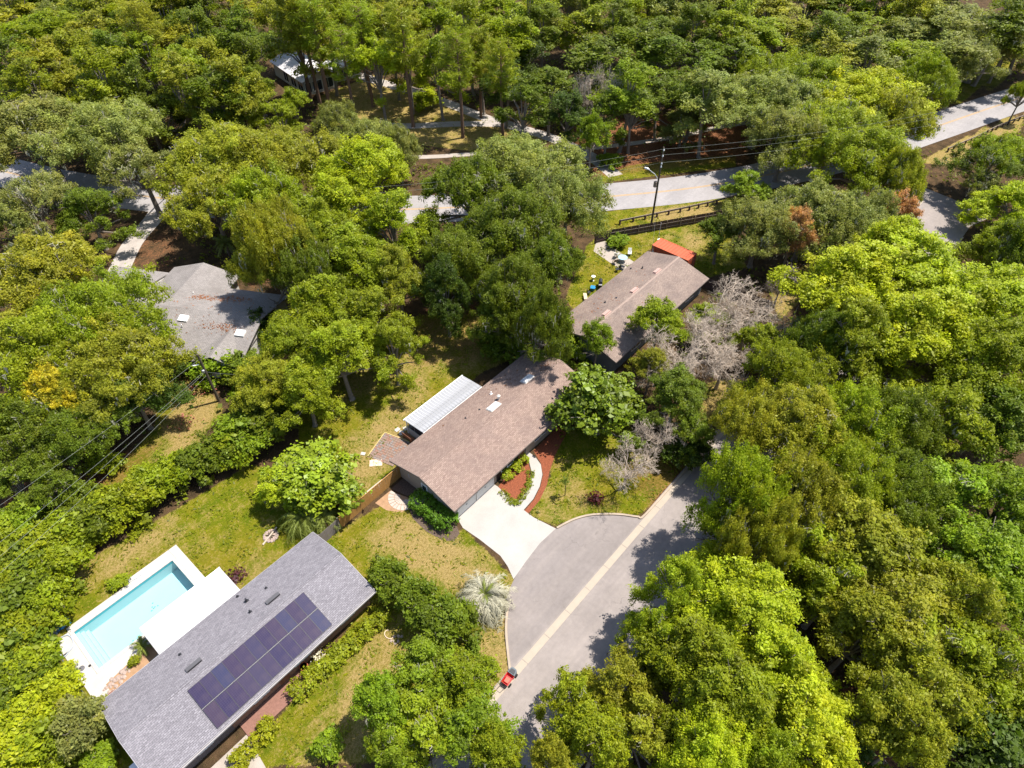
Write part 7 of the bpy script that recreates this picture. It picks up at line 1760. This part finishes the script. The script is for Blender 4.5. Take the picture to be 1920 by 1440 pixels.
('laurel','tree',-11.9,139.6,5.79,10.6,COLOUR['V'],'tree standing just outside the side of the view','trees beside the view'),
('laurel','tree',-0.7,225.9,6.94,11.7,COLOUR['O'],'tree standing just outside the side of the view','trees beside the view'),
('laurel','tree',-23.6,64.8,5.25,11.3,COLOUR['V'],'tree standing just outside the side of the view','trees beside the view'),
]
for kind, cat, x, y, R_, H, colour, label, group in TREES:
    plant(kind, x, y, R_, H, colour, label, cat, group)
plant('oak', 49.0, 39.5, 3.6, 13.5, COLOUR['V'], 'mossy oak limb leaning over the far end of the middle house roof', 'tree', lean=(-4.0, -4.0))
plant('oak', 35.3, 66.8, 5.0, 17, COLOUR['O'], 'tall olive oak whose dark trunk stands right of the grey house', 'tree', lean=(-2.8, 1.2))

# undergrowth over the woodland floor, wherever there is no lawn, road, drive or house
def undergrowth():
    rg = np.random.default_rng(77); n = 26000
    X, Y = rg.uniform(-45, 215, n), rg.uniform(-34, 230, n)
    ix = np.clip(np.searchsorted(ax, X), 0, len(ax) - 1); iy = np.clip(np.searchsorted(ay, Y), 0, len(ay) - 1)
    ok = (lawn[iy, ix] < .15) & (rg.random(n) > litter[iy, ix] * .8)
    ok &= ~((Y > 5.2) & (Y < 16.6) & (X < 128)) & ~((X > 15) & (X < 48) & (Y > 14) & (Y < 27)) & ~((X > -16) & (X < 6) & (Y > 36) & (Y < 50))
    for x0, x1, y0, y1 in ((-10, 15, 26, 50), (17, 48, 17, 43), (50, 80, 28, 43), (-16, 0, 14, 29), (50, 62, -8, 8), (70, 84, 40, 50)): ok &= ~((X > x0) & (X < x1) & (Y > y0) & (Y < y1))
    for x, y, q in ((24, 74, 12.5), (83, 134, 14), (27, 103, 9)): ok &= np.hypot(X - x, Y - y) > q
    for line, wd in ((ROADC, 6.5), ([(93, 128), (94, 118), (95.3, 103.7), (95.3, 90), (97, 77), (96, 66), (93, 58)], 2.2), ([(62, 104), (77, 87.5), (90, 75), (98.7, 67.4), (112, 58.4), (135, 46)], 1.6), ([(80, 104), (90.6, 92.8), (96, 86)], 2)):
        for v in spline(line, 10): ok &= np.hypot(X - v.x, Y - v.y) > wd
    a = np.arctan2(X * .7466 + Y * .6652, X * .6652 - Y * .7466) ; ok &= (np.abs(X * .6652 - Y * .7466) < (X * .7466 + Y * .6652) * .82 + 12) & (X * .7466 + Y * .6652 > 6)
    X, Y = X[ok], Y[ok]; P = np.stack([X, Y, rg.uniform(.1, .7, len(X))], 1); D = unit(rg.normal(0, 1, (len(X), 3)) + np.array([0, 0, 1.]))
    LC, LO, LT = puff_leaves(rg, P, rg.uniform(.35, .9, len(X)), D, 10); LC[:, 2] = np.maximum(LC[:, 2], .05)
    o = bpy.data.objects.new('undergrowth', leaf_mesh('undergrowth', LC, LO, .38, .24, LT, rg, M['leaf'])); COL.objects.link(o); o.color = (.15, .185, .015, 1)
    o['kind'] = 'stuff'
undergrowth()
# grass tufts standing in the lawns
def grass():
    rg = np.random.default_rng(91); n = 420000
    X, Y = rg.uniform(-40, 100, n), rg.uniform(15, 110, n)
    ix = np.clip(np.searchsorted(ax, X), 0, len(ax) - 1); iy = np.clip(np.searchsorted(ay, Y), 0, len(ay) - 1)
    ok = (lawn[iy, ix] > .5) & (rg.random(n) < np.where(Y < 60, .8, .35) * (1 - .75 * dry[iy, ix]))
    cl = np.sin(X * 1.7 + 2 * np.sin(Y * .9)) + np.sin(Y * 2.1 + 1.6 * np.sin(X * 1.1)) + rg.normal(0, .7, n); ok &= cl > .35
    ok &= ~((Y > 6) & (Y < 15.6)) & ~((X > PX0 - 1.6) & (X < PX1 + 1.2) & (Y > 37) & (Y < 48.4))
    for poly in (bulb_s, DRIVE, WALK): ok &= ~inside(poly, X, Y)
    for x0, x1, y0, y1 in ((-7.7, 13.2, 28.4, 41), (23.7, 46.4, 28.9, 42), (51.4, 73.7, 29.2, 39.2), (-12, -1, 14, 29)): ok &= ~((X > x0) & (X < x1) & (Y > y0) & (Y < y1))
    X, Y = X[ok][:70000], Y[ok][:70000]; C_ = np.stack([X, Y, rg.uniform(.03, .1, len(X))], 1)
    tone = np.clip(np.stack([rg.normal(.5, .3, len(X)), rg.normal(.35, .3, len(X))], 1), 0, 1)
    o = bpy.data.objects.new('grass', leaf_mesh('grass', C_, np.tile(np.array([[0, 0, 1.]]), (len(X), 1)), .3, .1, tone, rg, M['leaf'], up=1.0, rnd=.7)); COL.objects.link(o)
    o.color = (.16, .19, .006, 1); o['kind'] = 'stuff'
def inside(poly, X, Y):
    r = np.zeros(len(X), bool)
    for i in range(len(poly)):
        (x0, y0), (x1, y1) = poly[i], poly[(i + 1) % len(poly)]
        r ^= ((y0 > Y) != (y1 > Y)) & (X < x0 + (Y - y0) / (y1 - y0 + 1e-12) * (x1 - x0))
    return r
grass()
# clipped hedges: leaf shells over a box or a curved run
def hedge(name, label, pts, wd, h, colour, pr=.2, per=26, L=.13, Wd=.09, seed=1, rounded=.25, m=None):
    rg = np.random.default_rng(seed); c = spline([(*p, 0) for p in pts], 10); acc = []
    seg = [(c[i + 1] - c[i]).length for i in range(len(c) - 1)]; tot = sum(seg)
    k = int(tot * (2 * h + wd) / (pr * pr) * .62)
    cum = np.cumsum([0] + seg)
    P, D = [], []
    for _ in range(k):
        s = rg.random() * tot; i = min(len(seg) - 1, int(np.searchsorted(cum, s) - 1)); i = max(i, 0); t = (s - cum[i]) / max(seg[i], 1e-6)
        q = c[i] + (c[i + 1] - c[i]) * t; d = (c[i + 1] - c[i]).normalized(); nn = Vector((-d.y, d.x, 0))
        e = min(1, .45 + min(s, tot - s) / (wd * .5)) ** .5
        a = rg.uniform(-1, 1) * (wd + 2 * h); hw = wd / 2 * e * (1 + .12 * math.sin(s * 2.1) + .06 * math.sin(s * 5.3))
        f = abs(a) / (wd + 2 * h); sgn = 1 if a > 0 else -1; hh = h * (.92 + .06 * math.sin(s * 1.7) + .05 * math.sin(s * 4.1)) * (.7 + .3 * e)
        if f < wd / (wd + 2 * h): o, z, dd = sgn * hw * f * (wd + 2 * h) / wd, hh, (0, 0, 1)
        else:
            z = hh * (1 - (f * (wd + 2 * h) - wd) / (2 * h)); o = sgn * hw; dd = (nn.x * sgn, nn.y * sgn, .2)
        rnd_ = rounded * (z / hh) ** 4
        p = q + nn * o * (1 - rnd_ * .5) ; P.append((p.x, p.y, max(.08, z - (rounded * .5 * h * (abs(o) / hw) ** 3 if dd[2] == 1 else 0)))); D.append(dd)
    P, D = np.array(P), unit(np.array(D)); LC, LO, LT = puff_leaves(rg, P, pr * rg.uniform(.6, 1.2, len(P)), D, per)
    me = leaf_mesh('foliage', LC, LO, L, Wd, LT, rg, m or M['leaf'])
    r = thing(name, label, 'hedge', (0, 0, 0)); o = bpy.data.objects.new('foliage', me); COL.objects.link(o); o.parent = r; o.color = (*colour, 1)
    b = MB(); s = 0
    for i in range(0, len(c), 2):
        p = c[i]; b.tube([(p.x, p.y, 0), (p.x + .08, p.y, h * .5), (p.x - .05, p.y + .05, h * .8)], [.04, .03, .01], 4)
    b2 = MB(); obj('stem', b, M['bark'], r)
    return r
hedge('clipped_hedge', 'dark green clipped hedge along the gable end of the middle house', [(23.20, 34.29), (23.28, 32.69), (23.37, 30.43), (23.49, 28.87)], 1.9, 1.35, (.11, .22, .015), seed=3)
hedge('clipped_hedge', 'bright green boxy hedge by the front walk, nearest the driveway', [(30.93, 29.36), (32.31, 29.29), (33.79, 29.12)], 1.35, .9, (.28, .34, .015), seed=4)
hedge('clipped_hedge', 'small bright green clipped hedge nearest the front door recess', [(34.01, 29.31), (34.99, 29.31)], 1.1, .85, (.28, .34, .015), seed=5)
hedge('clipped_hedge', 'straight clipped hedge with a round end along the near driveway', [(.9, 26.9), (-1, 26.7), (-3.2, 26.5)], 1.0, 1.0, (.29, .31, .012), seed=6)
hedge('clipped_hedge', 'round clipped end bush beside the near driveway', [(-3.4, 26.2), (-3.7, 25.4), (-3.6, 24.8)], 1.5, 1.1, (.29, .31, .012), seed=7)
hedge('flowering_hedge', 'loose yellow green shrubs planted under the front eave of the solar house', [(2.9, 27.5), (5.5, 27.4), (8, 27.3), (10.5, 27.2), (12.9, 27.0)], 1.3, 1.05, (.25, .29, .014), pr=.26, per=24, L=.2, Wd=.11, seed=8, rounded=.6)
# mulch island greenery
hedge('border_plants', 'low green border plants round the red mulch island', [(29.88, 28.26), (29.63, 26.91), (29.93, 26.07), (31.40, 26.31), (32.89, 26.91), (33.84, 27.64)], .5, .25, (.2, .24, .012), pr=.15, per=14, L=.14, Wd=.06, seed=9)

# palms: every frond its own piece
def frond(seed, L, droop, nleaf=27, lw=.05, ll=.5, rise=.9):
    rg = np.random.default_rng(seed); b = MB(); pts = []
    for i in range(13):
        t = i / 12; pts.append(Vector((L * (t * .95), 0, L * (rise * t * (1 - t * .55) - droop * t * t))))
    b.tube([tuple(p) for p in pts], [.035 * (1 - i / 14) + .006 for i in range(13)], 4, cap=False)
    for k in range(nleaf):
        t = .16 + .84 * k / (nleaf - 1); f = t * 12; i = min(11, int(f)); p = pts[i].lerp(pts[i + 1], f - i); d = (pts[i + 1] - pts[i]).normalized()
        s_ = Vector((0, 1, 0)); u = d.cross(s_)
        for sd_ in (-1, 1):
            l = ll * (1 - .55 * abs(t - .45)) * rg.uniform(.75, 1.3); e = p + (d * rg.uniform(.55, .95) + s_ * sd_ * rg.uniform(.4, .75) + u * rg.uniform(-.5, .05) + Vector((0, 0, -.15))).normalized() * l
            w_ = d * lw
            m_ = p.lerp(e, .5) + Vector((0, 0, .03))
            b.add([p - w_ * .5, p + w_ * .5, m_ + w_ * .6, e, m_ - w_ * .6], [(0, 1, 2, 3, 4)])
    return b
def palm_leaf_mat(name, c):
    m = plain(name, c, .45, .3, 2, spec=.3); return m
M['silver_frond'] = palm_leaf_mat('silver_frond', (.4, .375, .27)); M['tan_frond'] = palm_leaf_mat('tan_frond', (.32, .27, .13)); M['green_frond'] = palm_leaf_mat('green_frond', (.16, .19, .03)); M['dry_frond'] = palm_leaf_mat('dry_frond', (.2, .13, .07))
def palm(name, label, x, y, th, rows, seed, trunk_r=.2):
    r = thing(name, label, 'palm tree', (x, y, 0)); rr = random.Random(seed)
    b = MB(); b.tube([(0, 0, -.05), (0, 0, th * .5), (0, 0, th)], [trunk_r * 1.2, trunk_r, trunk_r * 1.05], 10); obj('trunk', b, M['bark'], r)
    for (n, L, droop, rise, tilt, m, ll, lw) in rows:
        ms = [frond(seed + i, L, droop, ll=ll, lw=lw, rise=rise).mesh('frond', M[m]) for i in range(3)]
        for k in range(n):
            o = bpy.data.objects.new('frond', ms[k % 3]); COL.objects.link(o); o.parent = r; o.location = (0, 0, th - .05)
            s = rr.uniform(.7, 1.15); o.scale = (s, s, s * rr.uniform(.8, 1.1))
            o.rotation_euler = (rr.uniform(-.3, .3), tilt + rr.uniform(-.16, .16), 6.2832 * (k + rr.uniform(-.35, .35)) / n)
    return r
q = (19.78, 21.16)
palm('silver_palm', 'silver grey feathery palm at the corner of driveway and street', q[0], q[1], 1.3, [(9, 1.5, .35, 1.15, -.5, 'green_frond', .5, .04), (16, 2.1, .45, 1.1, -.35, 'silver_frond', .7, .045), (26, 2.6, .6, .95, -.15, 'silver_frond', .8, .05), (32, 2.9, .8, .75, 0.05, 'silver_frond', .8, .05), (30, 3.0, .95, .5, .2, 'silver_frond', .75, .05), (26, 2.8, 1.0, .3, .35, 'tan_frond', .7, .045), (18, 2.4, .9, .1, .5, 'dry_frond', .6, .04)], 11)
q = (13.76, 40.20)
palm('pindo_palm', 'green feathery palm beside the grey fence behind the solar house', q[0], q[1], 1.5, [(10, 1.9, .3, 1.1, -.4, 'green_frond', .6, .032), (22, 2.5, .6, .85, -.1, 'green_frond', .7, .032), (22, 2.7, .8, .4, .2, 'green_frond', .7, .032)], 21)
q = (15.12, 38.93)
palm('pindo_palm', 'smaller green palm leaning over the old fence', q[0], q[1], 1.2, [(7, 1.7, .3, 1.1, -.4, 'green_frond', .45, .03), (16, 2.2, .6, .8, -.05, 'green_frond', .5, .03), (8, 2.0, .7, .3, .3, 'dry_frond', .5, .03)], 25)
q = (35.00, 87.91)
palm('cabbage_palm', 'cabbage palm in the shade behind the grey house', q[0], q[1], 2.2, [(9, 1.8, .3, 1.1, -.4, 'green_frond', .6, .07), (14, 2.4, .6, .8, 0, 'green_frond', .6, .07)], 31)
q = (-3.19, 40.76)
palm('small_palm', 'small green palm at the end of the white patio cover', q[0], q[1], .5, [(7, .8, .3, 1.1, -.5, 'green_frond', .3, .03), (9, 1.1, .5, .9, -.1, 'green_frond', .35, .03)], 35, .08)
# young staked tree on the front lawn
q = (33.90, 22.93)
yt = thing('young_tree', 'thin young tree with a few leaves standing alone on the front lawn', 'tree', (q[0], q[1], 0))
b = MB(); b.tube([(0, 0, 0), (.02, 0, 1.0), (.05, .03, 1.8), (.02, .06, 2.6)], [.05, .045, .035, .015], 6)
for a in (0.4, 2.2, 4.0, 5.2): b.tube([(.05, .03, 1.7 + a * .08), (.25 * math.cos(a), .25 * math.sin(a), 2.3 + a * .06)], [.02, .008], 4)
obj('trunk', b, M['creosote'], yt)
rg = np.random.default_rng(9); n = 90; C_ = rg.normal(0, .24, (n, 3)) * np.array([1, 1, 1.5]) + np.array([.03, .04, 2.5])
o = bpy.data.objects.new('crown', leaf_mesh('crown', C_, unit(rg.normal(0, 1, (n, 3))), .22, .14, np.clip(rg.normal(.5, .15, (n, 2)), 0, 1), rg, M['leaf'])); COL.objects.link(o); o.parent = yt; o.color = (.12, .17, .02, 1)
def flowers(name, label, px, n, spread, colour, z=.5, cat='flowers'):
    rg = np.random.default_rng(n); C_ = rg.normal(0, 1, (n, 3)) * np.array([spread, spread, .15]) + np.array([px[0], px[1], z])
    me = leaf_mesh(name, C_, np.tile(np.array([[0, 0, 1.]]), (n, 1)), .17, .15, np.clip(rg.normal(.5, .2, (n, 2)), 0, 1), rg, M['leaf'])
    o = bpy.data.objects.new(name, me); COL.objects.link(o); o.color = (*colour, 1); tag(o, label, cat)
flowers('pink_flowers', 'magenta flowers among the bushes by the lower wires', (3.01, 65.56), 60, .6, (.4, .02, .12), 1.2)
flowers('pink_flowers', 'pink blossom scattered at the foot of the brown pole', (17.11, 66.49), 200, 1.3, (.4, .14, .13), .5)
flowers('pink_flowers', 'pale pink bloom patch in the dry grass beside the hedge', (12.80, 62.26), 120, .8, (.42, .18, .16), .35)
flowers('white_flowers', 'white blooms at the end of the shrubs by the porch', (6.31, 28.21), 90, .32, (.7, .68, .62), .7)
flowers('purple_shrub', 'low dark red leaved shrub on the shaded front lawn', (35.59, 20.18), 300, .4, (.13, .03, .04), .35, 'shrub')
flowers('purple_shrub', 'small dark red shrub at the corner of the white patio cover', (5.98, 40.62), 300, .45, (.09, .03, .04), .4, 'shrub')

def roof_litter(house, pts, colour, seed, zf):
    rg = np.random.default_rng(seed); acc = []
    for cx, cy, sx, sy, n in pts:
        acc.append(np.stack([rg.normal(cx, sx, n), rg.normal(cy, sy, n)], 1))
    P = np.concatenate(acc); C_ = np.array([(x, y, zf(x, y)) for x, y in P])
    ok = C_[:, 2] > 0; C_ = C_[ok] + np.array([0, 0, .03]); n = len(C_)
    o = bpy.data.objects.new('leaf_litter', leaf_mesh('leaf_litter', C_, np.tile(np.array([[0, 0, 1.]]), (n, 1)), .14, .08, np.clip(rg.normal(.5, .2, (n, 2)), 0, 1), rg, M['leaf'], up=1.5, rnd=.25))
    COL.objects.link(o); o.parent = house; o.color = (*colour, 1); o['kind'] = 'stuff'
zr = lambda x, y: 4.43 - abs(y + .8) * .25 if -10.8 < x < 8.2 and -7.4 < y < 5.8 else -1
roof_litter(g0, [(-2, 2.5, 2.2, .4, 420), (2.5, 3.2, 1.2, .5, 200), (4, -3.0, 1.6, .4, 260), (0, 0, 4, 3, 160)], (.3, .12, .05), 3, zr)
zc = lambda x, y: cen.z(y) if abs(x) < 11.2 and abs(y) < 4.7 else -1
roof_litter(cen.root, [(9.5, .6, .5, .35, 70), (6, 3, 3.5, 1.2, 90)], (.16, .08, .05), 4, zc)
zb_ = lambda x, y: bro.z(y) if abs(x) < 10.9 and abs(y) < 4.9 else -1
roof_litter(bro.root, [(-9.6, 4.0, .7, .5, 160), (-4, 2, 5, 1.5, 160)], (.3, .13, .07), 5, zb_)
